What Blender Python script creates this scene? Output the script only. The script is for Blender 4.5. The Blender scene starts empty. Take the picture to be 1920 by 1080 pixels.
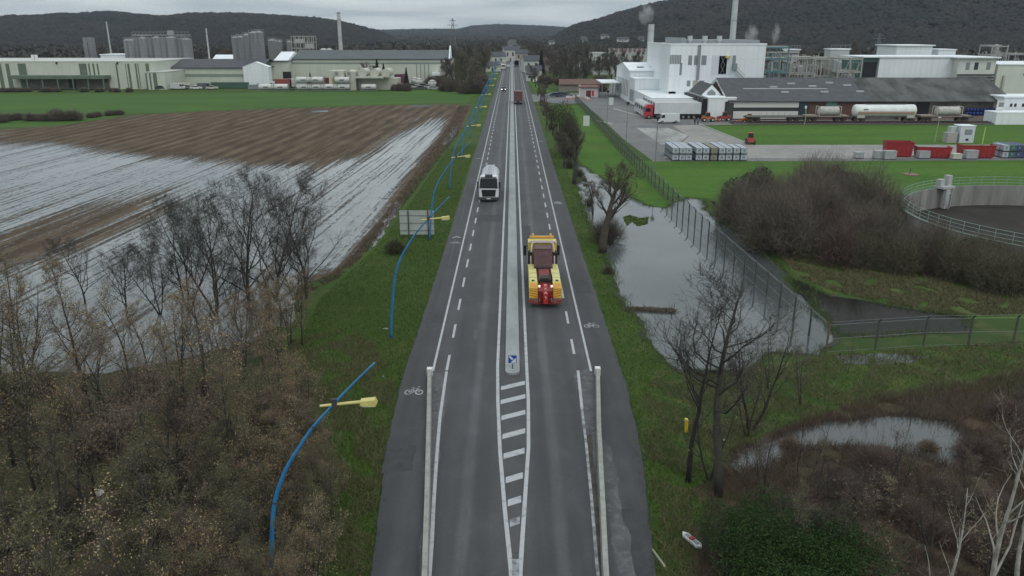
import bpy, math, random
import numpy as np
from mathutils import Vector, Matrix
R = math.radians
sc = bpy.context.scene
C = sc.collection
# ------------------------------------------------------------------ camera
FPX, TILT, CH = 1480.0, R(17.97), 20.7          # focal length (px of a 1920 wide frame), tilt, height above the road
cd = bpy.data.cameras.new('camera'); cam = bpy.data.objects.new('camera', cd); C.objects.link(cam)
cd.sensor_width = 36; cd.lens = FPX/1920*36; cd.clip_start = 0.5; cd.clip_end = 12000
cam.location = (0, 0, CH); cam.rotation_euler = (R(90)-TILT, 0, 0)
sc.camera = cam
# ------------------------------------------------------------------ sky, sun, exposure
SUN_EL, SUN_AZ = R(52), R(150)
w = bpy.data.worlds.new('World'); sc.world = w; w.use_nodes = True
nt = w.node_tree; nt.nodes.clear()
def N(t, nt, **k):
    n = nt.nodes.new(t)
    for a, b in k.items(): setattr(n, a, b)
    return n
L = nt.links.new
out = N('ShaderNodeOutputWorld', nt); bg = N('ShaderNodeBackground', nt); L(bg.outputs[0], out.inputs[0])
sky = N('ShaderNodeTexSky', nt, sky_type='NISHITA', sun_disc=False, sun_elevation=SUN_EL, sun_rotation=SUN_AZ)
tc = N('ShaderNodeTexCoord', nt); sep = N('ShaderNodeSeparateXYZ', nt); L(tc.outputs['Generated'], sep.inputs[0])
mx = N('ShaderNodeMath', nt, operation='MAXIMUM'); mx.inputs[1].default_value = 0.0; L(sep.outputs[2], mx.inputs[0])
ad = N('ShaderNodeMath', nt, operation='ADD'); ad.inputs[1].default_value = 0.07; L(mx.outputs[0], ad.inputs[0])
dx = N('ShaderNodeMath', nt, operation='DIVIDE'); L(sep.outputs[0], dx.inputs[0]); L(ad.outputs[0], dx.inputs[1])
dy = N('ShaderNodeMath', nt, operation='DIVIDE'); L(sep.outputs[1], dy.inputs[0]); L(ad.outputs[0], dy.inputs[1])
cb = N('ShaderNodeCombineXYZ', nt); L(dx.outputs[0], cb.inputs[0]); L(dy.outputs[0], cb.inputs[1])
n1 = N('ShaderNodeTexNoise', nt); n1.inputs['Scale'].default_value = 0.42; n1.inputs['Detail'].default_value = 7; n1.inputs['Distortion'].default_value = 0.6
L(cb.outputs[0], n1.inputs['Vector'])
cr = N('ShaderNodeValToRGB', nt); L(n1.outputs[0], cr.inputs[0])
e = cr.color_ramp.elements; e[0].position = .36; e[0].color = (.33, .385, .415, 1); e[1].position = .64; e[1].color = (.55, .60, .61, 1)
gr = N('ShaderNodeValToRGB', nt); L(mx.outputs[0], gr.inputs[0])      # overcast: the zenith is brighter than the horizon
g = gr.color_ramp.elements; g[0].position = 0; g[0].color = (1.14, 1.14, 1.13, 1); q_ = g.new(.1); q_.color = (1, 1, 1, 1); g = [g[0], g[2]]; g[1].position = .8; g[1].color = (1.7, 1.66, 1.62, 1)
mm = N('ShaderNodeMix', nt, data_type='RGBA', blend_type='MULTIPLY'); mm.inputs[0].default_value = 1
L(cr.outputs[0], mm.inputs[6]); L(gr.outputs[0], mm.inputs[7])
sk = N('ShaderNodeMix', nt, data_type='RGBA', blend_type='MULTIPLY'); sk.inputs[0].default_value = 1; sk.inputs[7].default_value = (.08, .08, .08, 1)
L(sky.outputs[0], sk.inputs[6])
mix = N('ShaderNodeMix', nt, data_type='RGBA'); mix.inputs[0].default_value = .08
L(mm.outputs[2], mix.inputs[6]); L(sk.outputs[2], mix.inputs[7]); L(mix.outputs[2], bg.inputs[0]); bg.inputs[1].default_value = 1.0
sd = bpy.data.lights.new('sun', 'SUN'); sd.energy = 0.6; sd.angle = R(35); sd.color = (1, .97, .93)
so = bpy.data.objects.new('sun', sd); C.objects.link(so); so.rotation_euler = (R(90)-SUN_EL, 0, R(180)-SUN_AZ)
sc.view_settings.view_transform = 'Standard'; sc.view_settings.look = 'None'; sc.view_settings.exposure = 0.38; sc.view_settings.gamma = 1
sc.cycles.max_bounces = 6; sc.cycles.transparent_max_bounces = 12; sc.cycles.volume_bounces = 0
# ------------------------------------------------------------------ picture <-> place
ST, CT = math.sin(TILT), math.cos(TILT)
def G(px, py, z=0.0):                       # where the line of sight through a pixel meets height z
    u, v = px-960, py-540; t = (CH-z)/(FPX*ST+v*CT)
    return Vector((u*t, (FPX*CT-v*ST)*t, z))
def At(px, py, Y):                          # the same at a distance Y
    u, v = px-960, py-540; t = Y/(FPX*CT-v*ST)
    return Vector((u*t, Y, CH-(FPX*ST+v*CT)*t))
def pxy(X, Y, Z=0.0):                       # numpy: world -> pixel
    d = Y*CT+(CH-Z)*ST
    return 960+FPX*X/d, 540+FPX*((CH-Z)*CT-Y*ST)/d
# ------------------------------------------------------------------ materials
_m = {}
def mat(name, c, c2=None, scale=1.0, rough=.75, bump=0.0, metal=0.0, spec=.5, stretch=None, detail=5, lo=.35, hi=.65, emit=None, island=False, bscale=None):
    if name in _m: return _m[name]
    m = bpy.data.materials.new(name); m.use_nodes = True; nt = m.node_tree; L = nt.links.new
    b = nt.nodes['Principled BSDF']; b.inputs['Roughness'].default_value = rough; b.inputs['Metallic'].default_value = metal
    b.inputs['Specular IOR Level'].default_value = spec
    b.inputs['Base Color'].default_value = (*c, 1)
    if c2 is not None:
        if island:
            geo = N('ShaderNodeNewGeometry', nt); src = geo.outputs['Random Per Island']
        else:
            tc = N('ShaderNodeTexCoord', nt); mp = N('ShaderNodeMapping', nt); L(tc.outputs['Object'], mp.inputs[0])
            if stretch: mp.inputs['Scale'].default_value = stretch
            no = N('ShaderNodeTexNoise', nt); no.inputs['Scale'].default_value = scale; no.inputs['Detail'].default_value = detail
            no.inputs['Roughness'].default_value = .62
            L(mp.outputs[0], no.inputs['Vector']); src = no.outputs[0]
        r = N('ShaderNodeValToRGB', nt); L(src, r.inputs[0])
        if island: lo, hi = 0, 1
        r.color_ramp.elements[0].position = lo; r.color_ramp.elements[0].color = (*c, 1)
        r.color_ramp.elements[1].position = hi; r.color_ramp.elements[1].color = (*c2, 1)
        L(r.outputs[0], b.inputs['Base Color'])
    if bump:
        tc2 = N('ShaderNodeTexCoord', nt); nb = N('ShaderNodeTexNoise', nt); nb.inputs['Scale'].default_value = bscale or scale*4; nb.inputs['Detail'].default_value = 6
        L(tc2.outputs['Object'], nb.inputs['Vector'])
        bp = N('ShaderNodeBump', nt); bp.inputs['Strength'].default_value = bump; bp.inputs['Distance'].default_value = .1
        L(nb.outputs[0], bp.inputs['Height']); L(bp.outputs[0], b.inputs['Normal'])
    if emit:
        b.inputs['Emission Color'].default_value = (*emit[0], 1); b.inputs['Emission Strength'].default_value = emit[1]
    _m[name] = m; return m
def rgb(r, g, b):                            # sRGB picture colour -> linear
    f = lambda x: (x/255/12.92) if x/255 <= .04045 else ((x/255+.055)/1.055)**2.4
    return (f(r), f(g), f(b))
def multi(name, cols, scales, rough=.9, bump=.4, bscale=6.0):
    """three-layer ground: cols[0] base, each further colour laid in by its own noise"""
    m = bpy.data.materials.new(name); m.use_nodes = True; nt = m.node_tree; L = nt.links.new
    b = nt.nodes['Principled BSDF']; b.inputs['Roughness'].default_value = rough; b.inputs['Specular IOR Level'].default_value = .2
    geo = N('ShaderNodeNewGeometry', nt); cur = None
    for i, (c, s) in enumerate(zip(cols[1:], scales)):
        no = N('ShaderNodeTexNoise', nt); no.inputs['Scale'].default_value = s[0]; no.inputs['Detail'].default_value = 8; no.inputs['Roughness'].default_value = .65
        mp = N('ShaderNodeMapping', nt); L(geo.outputs['Position'], mp.inputs[0]); mp.inputs['Location'].default_value = (i*17.3, i*9.1, 0)
        if len(s) > 3: mp.inputs['Scale'].default_value = s[3]
        L(mp.outputs[0], no.inputs['Vector'])
        mr = N('ShaderNodeMapRange', nt); mr.inputs[1].default_value = s[1]; mr.inputs[2].default_value = s[2]; L(no.outputs[0], mr.inputs[0])
        mi = N('ShaderNodeMix', nt, data_type='RGBA'); L(mr.outputs[0], mi.inputs[0])
        if cur is None: mi.inputs[6].default_value = (*cols[0], 1)
        else: L(cur, mi.inputs[6])
        mi.inputs[7].default_value = (*c, 1); cur = mi.outputs[2]
    L(cur, b.inputs['Base Color'])
    nb = N('ShaderNodeTexNoise', nt); nb.inputs['Scale'].default_value = bscale; nb.inputs['Detail'].default_value = 8; L(geo.outputs['Position'], nb.inputs['Vector'])
    bp = N('ShaderNodeBump', nt); bp.inputs['Strength'].default_value = bump; bp.inputs['Distance'].default_value = .15
    L(nb.outputs[0], bp.inputs['Height']); L(bp.outputs[0], b.inputs['Normal'])
    _m[name] = m; return m
def panelize(m, period=1.2, dark=.82, vert=True, hz=0):
    """cladding joints and faint rain streaks laid over a material's own colour"""
    nt = m.node_tree; L = nt.links.new; b = nt.nodes['Principled BSDF']; src = b.inputs['Base Color'].links[0].from_socket if b.inputs['Base Color'].links else None
    tc = N('ShaderNodeTexCoord', nt); se = N('ShaderNodeSeparateXYZ', nt); L(tc.outputs['Object'], se.inputs[0])
    def M_(op, a, c=None, v=None):
        q = N('ShaderNodeMath', nt, operation=op); L(a, q.inputs[0])
        if c is not None: L(c, q.inputs[1])
        if v is not None: q.inputs[1].default_value = v
        return q.outputs[0]
    s = M_('ADD', se.outputs[0], se.outputs[1]); f = M_('FRACT', M_('DIVIDE', s, v=period)); g1 = M_('LESS_THAN', f, v=.09)
    if hz: g1 = M_('MAXIMUM', g1, M_('LESS_THAN', M_('FRACT', M_('DIVIDE', se.outputs[2], v=hz)), v=.05))
    mp = N('ShaderNodeMapping', nt); mp.inputs['Scale'].default_value = (1, 1, .06); L(tc.outputs['Object'], mp.inputs[0]); no = N('ShaderNodeTexNoise', nt); no.inputs['Scale'].default_value = 1.1; no.inputs['Detail'].default_value = 7; L(mp.outputs[0], no.inputs['Vector'])
    r = N('ShaderNodeMapRange', nt); r.inputs[1].default_value = .45; r.inputs[2].default_value = .75; r.inputs[3].default_value = 1; r.inputs[4].default_value = .92; L(no.outputs[0], r.inputs[0])
    k = N('ShaderNodeMapRange', nt); k.inputs[3].default_value = 1; k.inputs[4].default_value = dark; L(g1, k.inputs[0]); f2 = M_('MULTIPLY', r.outputs[0], k.outputs[0]); v = N('ShaderNodeVectorMath', nt, operation='SCALE')
    if src: L(src, v.inputs[0])
    else: v.inputs[0].default_value = b.inputs['Base Color'].default_value[:3]
    L(f2, v.inputs['Scale']); L(v.outputs[0], b.inputs['Base Color']); return m
def water_mat(name, c, rough=.04, bump=.02):
    m = bpy.data.materials.new(name); m.use_nodes = True; nt = m.node_tree; L = nt.links.new
    b = nt.nodes['Principled BSDF']; b.inputs['Base Color'].default_value = (*c, 1); b.inputs['Roughness'].default_value = rough
    b.inputs['IOR'].default_value = 1.4; b.inputs['Specular IOR Level'].default_value = .9
    geo = N('ShaderNodeNewGeometry', nt); nb = N('ShaderNodeTexNoise', nt); nb.inputs['Scale'].default_value = 1.6; nb.inputs['Detail'].default_value = 4
    L(geo.outputs['Position'], nb.inputs['Vector']); bp = N('ShaderNodeBump', nt); bp.inputs['Strength'].default_value = bump; bp.inputs['Distance'].default_value = .3
    L(nb.outputs[0], bp.inputs['Height']); L(bp.outputs[0], b.inputs['Normal'])
    n2 = N('ShaderNodeTexNoise', nt); n2.inputs['Scale'].default_value = .12; L(geo.outputs['Position'], n2.inputs['Vector'])
    r = N('ShaderNodeValToRGB', nt); L(n2.outputs[0], r.inputs[0]); r.color_ramp.elements[0].position = .3; r.color_ramp.elements[1].position = .7
    r.color_ramp.elements[0].color = (*[x*.7 for x in c], 1); r.color_ramp.elements[1].color = (*[x*1.25 for x in c], 1); L(r.outputs[0], b.inputs['Base Color'])
    _m[name] = m; return m
# ------------------------------------------------------------------ mesh builder
class MB:
    def __init__(s): s.v = []; s.f = []; s.mi = []
    def add(s, vs, fs, m=0):
        o = len(s.v); s.v += [tuple(p) for p in vs]; s.f += [tuple(i+o for i in f) for f in fs]; s.mi += [m]*len(fs); return s
    def box(s, x0, x1, y0, y1, z0, z1, m=0, tx=0, ty=0):         # tx, ty: how far the top draws in
        return s.add([(x0, y0, z0), (x1, y0, z0), (x1, y1, z0), (x0, y1, z0), (x0+tx, y0+ty, z1), (x1-tx, y0+ty, z1), (x1-tx, y1-ty, z1), (x0+tx, y1-ty, z1)],
            [(0, 3, 2, 1), (4, 5, 6, 7), (0, 1, 5, 4), (1, 2, 6, 5), (2, 3, 7, 6), (3, 0, 4, 7)], m)
    def bar(s, a, b, wd, ht=None, m=0):
        a, b = Vector(a), Vector(b); ht = ht or wd; d = (b-a).normalized(); up = Vector((0, 0, 1)) if abs(d.z) < .95 else Vector((1, 0, 0))
        x = d.cross(up).normalized()*wd/2; y = x.cross(d).normalized()*ht/2
        return s.add([a-x-y, a+x-y, a+x+y, a-x+y, b-x-y, b+x-y, b+x+y, b-x+y], [(0, 1, 2, 3), (7, 6, 5, 4), (0, 4, 5, 1), (1, 5, 6, 2), (2, 6, 7, 3), (3, 7, 4, 0)], m)
    def tube(s, pts, rad, n=6, m=0, cap=True):
        pts = [Vector(p) for p in pts]; o = len(s.v); k = len(pts)
        if not hasattr(rad, '__len__'): rad = [rad]*k
        x = None
        for i, p in enumerate(pts):
            d = (pts[min(i+1, k-1)]-pts[max(i-1, 0)]).normalized()
            if x is None:
                u = Vector((0, 0, 1)) if abs(d.z) < .9 else Vector((1, 0, 0)); x = d.cross(u).normalized()
            else:
                x = (x-d*x.dot(d)).normalized()
            y = d.cross(x)
            for j in range(n):
                a = 2*math.pi*j/n; q = p+(x*math.cos(a)+y*math.sin(a))*rad[i]; s.v.append((q.x, q.y, q.z))
        for i in range(k-1):
            for j in range(n):
                j2 = (j+1) % n; s.f.append((o+i*n+j, o+(i+1)*n+j, o+(i+1)*n+j2, o+i*n+j2)); s.mi.append(m)
        if cap and n > 3:
            s.f.append(tuple(o+j for j in range(n))); s.f.append(tuple(o+(k-1)*n+j for j in reversed(range(n)))); s.mi += [m, m]
        return s
    def cyl(s, a, b, r, n=16, m=0, r2=None): return s.tube([a, b], [r, r if r2 is None else r2], n, m)
    def tank(s, a, b, r, n=18, m=0, sx=1.0, sz=1.0):              # horizontal tank with dished ends (along y), section sx by sz
        a, b = Vector(a), Vector(b); d = (b-a); Ln = d.length; d.normalize()
        prof = [(0, 0.02), (0.03, .45), (.10, .75), (.22, .93), (.4, 1)]
        st = [(t*r, q) for t, q in prof]+[(Ln-t*r, q) for t, q in reversed(prof)]
        o = len(s.v); x = d.cross(Vector((0, 0, 1))).normalized(); 
        for t, q in st:
            for j in range(n):
                an = 2*math.pi*j/n; p = a+d*t+x*math.cos(an)*r*q*sx+Vector((0, 0, 1))*math.sin(an)*r*q*sz; s.v.append(tuple(p))
        for i in range(len(st)-1):
            for j in range(n): s.f.append((o+i*n+j, o+i*n+(j+1) % n, o+(i+1)*n+(j+1) % n, o+(i+1)*n+j)); s.mi.append(m)
        return s
    def prism(s, prof, axis, a, b, m=0):                           # prof: (p,q) outline; axis 'x': p=y,q=z ; 'y': p=x,q=z ; 'z': p=x,q=y
        f = {'x': lambda p, q, t: (t, p, q), 'y': lambda p, q, t: (p, t, q), 'z': lambda p, q, t: (p, q, t)}[axis]; n = len(prof)
        vs = [f(p, q, a) for p, q in prof]+[f(p, q, b) for p, q in prof]
        fs = [tuple(range(n)), tuple(reversed(range(n, 2*n)))]+[(i, i+n, (i+1) % n+n, (i+1) % n) for i in range(n)]
        return s.add(vs, fs, m)
    def quad(s, *p, m=0): return s.add(p, [tuple(range(len(p)))], m)
def mkmesh(name, mb, mats, smooth=False):
    me = bpy.data.meshes.new(name); me.from_pydata(mb.v, [], mb.f)
    mats = mats if isinstance(mats, (list, tuple)) else [mats]
    for m in mats: me.materials.append(m)
    if any(mb.mi): me.polygons.foreach_set('material_index', mb.mi)
    if smooth: me.polygons.foreach_set('use_smooth', [True]*len(me.polygons))
    me.update(); return me
def fixn(me):
    import bmesh
    bm = bmesh.new(); bm.from_mesh(me); bmesh.ops.recalc_face_normals(bm, faces=bm.faces); bm.to_mesh(me); bm.free()
def link(name, data, parent=None, loc=None, rz=0):
    o = bpy.data.objects.new(name, data); C.objects.link(o)
    if parent: o.parent = parent
    if loc is not None: o.location = loc
    if rz: o.rotation_euler = (0, 0, rz)
    return o
def part(name, mb, m, parent, smooth=False, fix=True, label=None):
    me = mkmesh(name, mb, m, smooth)
    if fix: fixn(me)
    o = link(name, me, parent)
    if label: o['label'] = label
    return o
def thing(name, label, cat, loc=(0, 0, 0), rz=0, group=None):
    o = bpy.data.objects.new(name, None); C.objects.link(o); o.location = loc; o.rotation_euler = (0, 0, rz)
    o['label'] = label; o['category'] = cat
    if group: o['group'] = group
    o.empty_display_size = .5
    return o
def tag(o, label, cat, group=None):
    o['label'] = label; o['category'] = cat
    if group: o['group'] = group
    return o
def struct(o, kind='structure'): o['kind'] = kind; return o
def dup(root, loc, rz=0, label=None, group=None, scale=None):
    r = root.copy(); C.objects.link(r); r.location = loc; r.rotation_euler = (0, 0, rz)
    if label: r['label'] = label
    if group: r['group'] = group
    if scale is not None: r.scale = (scale,)*3 if not hasattr(scale, '__len__') else scale
    for ch in list(root.children):
        c = ch.copy(); C.objects.link(c); c.parent = r
        for g in list(ch.children):
            d = g.copy(); C.objects.link(d); d.parent = c
    return r
def npmesh(name, V, F, mats, mi=None, smooth=False):
    """V (n,3) and F (m,k) arrays"""
    me = bpy.data.meshes.new(name); V = np.asarray(V, dtype=np.float32); F = np.asarray(F, dtype=np.int32)
    me.vertices.add(len(V)); me.vertices.foreach_set('co', V.ravel()); k = F.shape[1]
    me.loops.add(F.size); me.loops.foreach_set('vertex_index', F.ravel()); me.polygons.add(len(F))
    me.polygons.foreach_set('loop_start', np.arange(0, F.size, k, dtype=np.int32))
    for m in (mats if isinstance(mats, (list, tuple)) else [mats]): me.materials.append(m)
    if mi is not None: me.polygons.foreach_set('material_index', np.asarray(mi, dtype=np.int32))
    if smooth: me.polygons.foreach_set('use_smooth', np.ones(len(F), dtype=bool))
    me.update(calc_edges=True); me.validate(); return me
def rough_edge(pts, step, amp, seed=0):
    rnd = random.Random(seed); o = []
    n = len(pts)
    for i in range(n):
        a, b = Vector(pts[i]), Vector(pts[(i+1) % n]); d = b-a; k = max(1, int(d.length/step)); nn = Vector((-d.y, d.x, 0)).normalized() if d.length else Vector()
        ph = rnd.uniform(0, 6)
        for j in range(k):
            t = j/k; am = amp*min(1, 4*min(t, 1-t)+.3)
            o.append(a+d*t+nn*(am*(rnd.uniform(-1, 1)*.6+.7*math.sin(ph+t*d.length/step*.7))))
    return o
def sheet(name, pix, z, m, step=0, amp=0, kind='structure', seed=0, world=False):
    pts = [Vector((*p, 0)) for p in pix] if world else [G(*p) for p in pix]
    if step: pts = rough_edge(pts, step, amp, seed)
    ar = sum(pts[i].x*pts[(i+1) % len(pts)].y-pts[(i+1) % len(pts)].x*pts[i].y for i in range(len(pts)))
    if ar < 0: pts.reverse()
    me = bpy.data.meshes.new(name); me.from_pydata([(p.x, p.y, z) for p in pts], [], [tuple(range(len(pts)))]); me.materials.append(m); me.update()
    return struct(link(name, me), kind)
# ------------------------------------------------------------------ ground and fields
GRASS = multi('rough grass', [(.052, .090, .016), (.036, .072, .011), (.09, .10, .032), (.06, .058, .026)],
              [(.09, .4, .62), (.35, .52, .72), (1.7, .58, .75)], bump=.8, bscale=5)
LAWN = multi('lawn', [(.060, .138, .014), (.042, .110, .010), (.11, .15, .028), (.07, .09, .02)], [(.05, .4, .6, (.3, 2, 1)), (.8, .5, .75), (.11, .56, .72)], bump=.5, bscale=4)
LAWN2 = multi('winter wheat', [(.054, .125, .016), (.040, .098, .012), (.085, .12, .028), (.055, .08, .026)], [(.02, .4, .6, (1, 4, 1)), (.15, .55, .75, (1, 5, 1)), (.5, .5, .8, (.25, 4, 1))], bump=.3, bscale=2)
BANK = multi('rank grass bank', [(.062, .094, .024), (.04, .076, .016), (.11, .115, .042), (.05, .048, .025)],
             [(.12, .42, .6), (.5, .5, .68), (2.2, .56, .7)], bump=.9, bscale=4)
FLOOR = multi('leaf litter', [(.060, .056, .032), (.042, .056, .022), (.088, .062, .038), (.12, .09, .055)],
              [(.25, .42, .6), (.9, .5, .7), (5, .62, .78)], bump=.9, bscale=7)
SCRUBF = multi('dead bracken', [(.085, .060, .042), (.055, .05, .028), (.115, .078, .05)], [(.3, .42, .6), (1.6, .5, .7)], bump=.9, bscale=6)
CONC = multi('yard concrete', [(.29, .275, .25), (.21, .205, .195), (.36, .34, .31)], [(.05, .42, .6), (.5, .5, .75)], rough=.55, bump=.1, bscale=10)
ASPH2 = multi('worn yard asphalt', [(.13, .13, .135), (.18, .175, .17), (.09, .09, .095)], [(.07, .42, .6), (.6, .52, .75)], rough=.6, bump=.1, bscale=10)
WATER = water_mat('ditch water', (.075, .083, .085), .03, .012)
MUDW = water_mat('muddy water', (.07, .074, .074), .05, .015)
SHADEW = water_mat('shade-tinted water', (.019, .019, .015), .05, .02); SHADEW.node_tree.nodes['Principled BSDF'].inputs['Specular IOR Level'].default_value = .03  # bank shade and bush reflections painted in as a near-black base, gloss almost off
DIRT = multi('bare earth', [(.12, .085, .055), (.075, .06, .04), (.16, .12, .085)], [(.2, .4, .6), (1.3, .5, .7)], bump=.8, bscale=5)
me = bpy.data.meshes.new('ground'); me.from_pydata([(-5000, -60, 0), (5000, -60, 0), (5000, 8000, 0), (-5000, 8000, 0)], [], [(0, 1, 2, 3)]); me.materials.append(GRASS)
struct(link('ground', me))
sheet('field', [(-900, 182), (-900, 232), (0, 238), (120, 236), (240, 214), (400, 207), (700, 196), (800, 193), (872, 193), (893, 178), (905, 165), (700, 173), (0, 176)], .012, LAWN2, 3, .8, seed=3)
sheet('ground_litter', [(-700, 480), (-300, 480), (380, 610), (520, 650), (585, 720), (620, 830), (610, 950), (590, 1250), (600, 1600), (-500, 1600)], .012, FLOOR, .8, .9, seed=4)
sheet('ground_scrub', [(1340, 880), (1370, 830), (1500, 790), (1640, 745), (1760, 715), (2100, 690), (2500, 900), (2400, 1500), (1300, 1500), (1290, 1000)], .012, SCRUBF, 1, .6, seed=5)
sheet('lawn', [(1055, 200), (1085, 196), (1120, 240), (1170, 295), (1245, 372), (1270, 395), (1205, 380), (1155, 350), (1100, 318), (1070, 285), (1062, 262)], .016, LAWN, 1, .3, seed=6)
sheet('lawn', [(1180, 302), (1230, 302), (2300, 298), (2300, 560), (1920, 600), (1800, 598), (1700, 560), (1560, 545), (1500, 520), (1400, 420), (1330, 372), (1250, 368)], .016, LAWN, 2, .4, seed=7)
sheet('lawn', [(1312, 237), (1500, 235), (2300, 235), (2300, 272), (1920, 273), (1408, 273), (1380, 262)], .02, LAWN, 3, .2, seed=8)
sheet('ground_bank', [(1330, 372), (1380, 400), (1450, 450), (1600, 500), (1920, 505), (2300, 520), (2300, 600), (1920, 585), (1800, 590), (1640, 560), (1560, 545), (1500, 520), (1440, 470), (1360, 400)], .024, BANK, 1.5, .7, seed=9)
sheet('ground_bank', [(1230, 690), (1300, 700), (1440, 690), (1560, 665), (1920, 640), (2400, 640), (2400, 720), (1760, 735), (1620, 760), (1480, 800), (1370, 840), (1300, 900), (1220, 860), (1190, 760)], .016, BANK, 1, .5, seed=10)
sheet('lawn', [(986, 150), (1000, 146), (1012, 152), (1034, 174), (1024, 172), (1005, 170)], .02, LAWN, 3, .2, seed=11)
sheet('yard', [(985, 176), (1010, 178), (1040, 174), (1085, 175), (1140, 170), (1150, 140), (1160, 135), (1500, 215), (1920, 225), (2500, 225), (2500, 233), (1500, 233), (1312, 235), (1410, 272), (2500, 271), (2500, 299), (1225, 303), (1170, 262), (1120, 215), (1092, 193), (1055, 196), (1015, 190), (993, 192)], .03, ASPH2)
sheet('yard', [(1425, 180), (1430, 118), (1700, 112), (2600, 112), (2600, 180)], .034, multi('dark plant yard', [(.05, .048, .045), (.03, .03, .03), (.08, .075, .07)], [(.1, .4, .6), (.5, .5, .7)], bump=0))
sheet('yard_slab', [(1262, 236), (1310, 234), (1410, 272), (2500, 271), (2500, 297), (1420, 297), (1243, 297), (1275, 272), (1292, 256)], .036, CONC)
sheet('yard_slab', [(1196, 240), (1252, 240), (1290, 254), (1272, 270), (1240, 271)], .037, multi('wet pale concrete', [(.33, .325, .31), (.16, .16, .16), (.4, .395, .38)], [(.35, .42, .55, (1, .3, 1)), (.5, .5, .7)], rough=.4, bump=0))
for q in ([(1150, 203), (1240, 228), (1241.5, 229.5), (1150, 204.5)], [(1196, 240), (1239, 271), (1241, 272), (1193, 240)], [(1310, 232.5), (1411, 272.5), (1414, 272.5), (1312, 232)], [(1120, 226), (1150, 232), (1150, 233.5), (1119, 227)]): sheet('yard_line', q, .041, mat('pale kerb line', (.42, .42, .40), (.3, .3, .29), scale=1, rough=.7))
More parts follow.
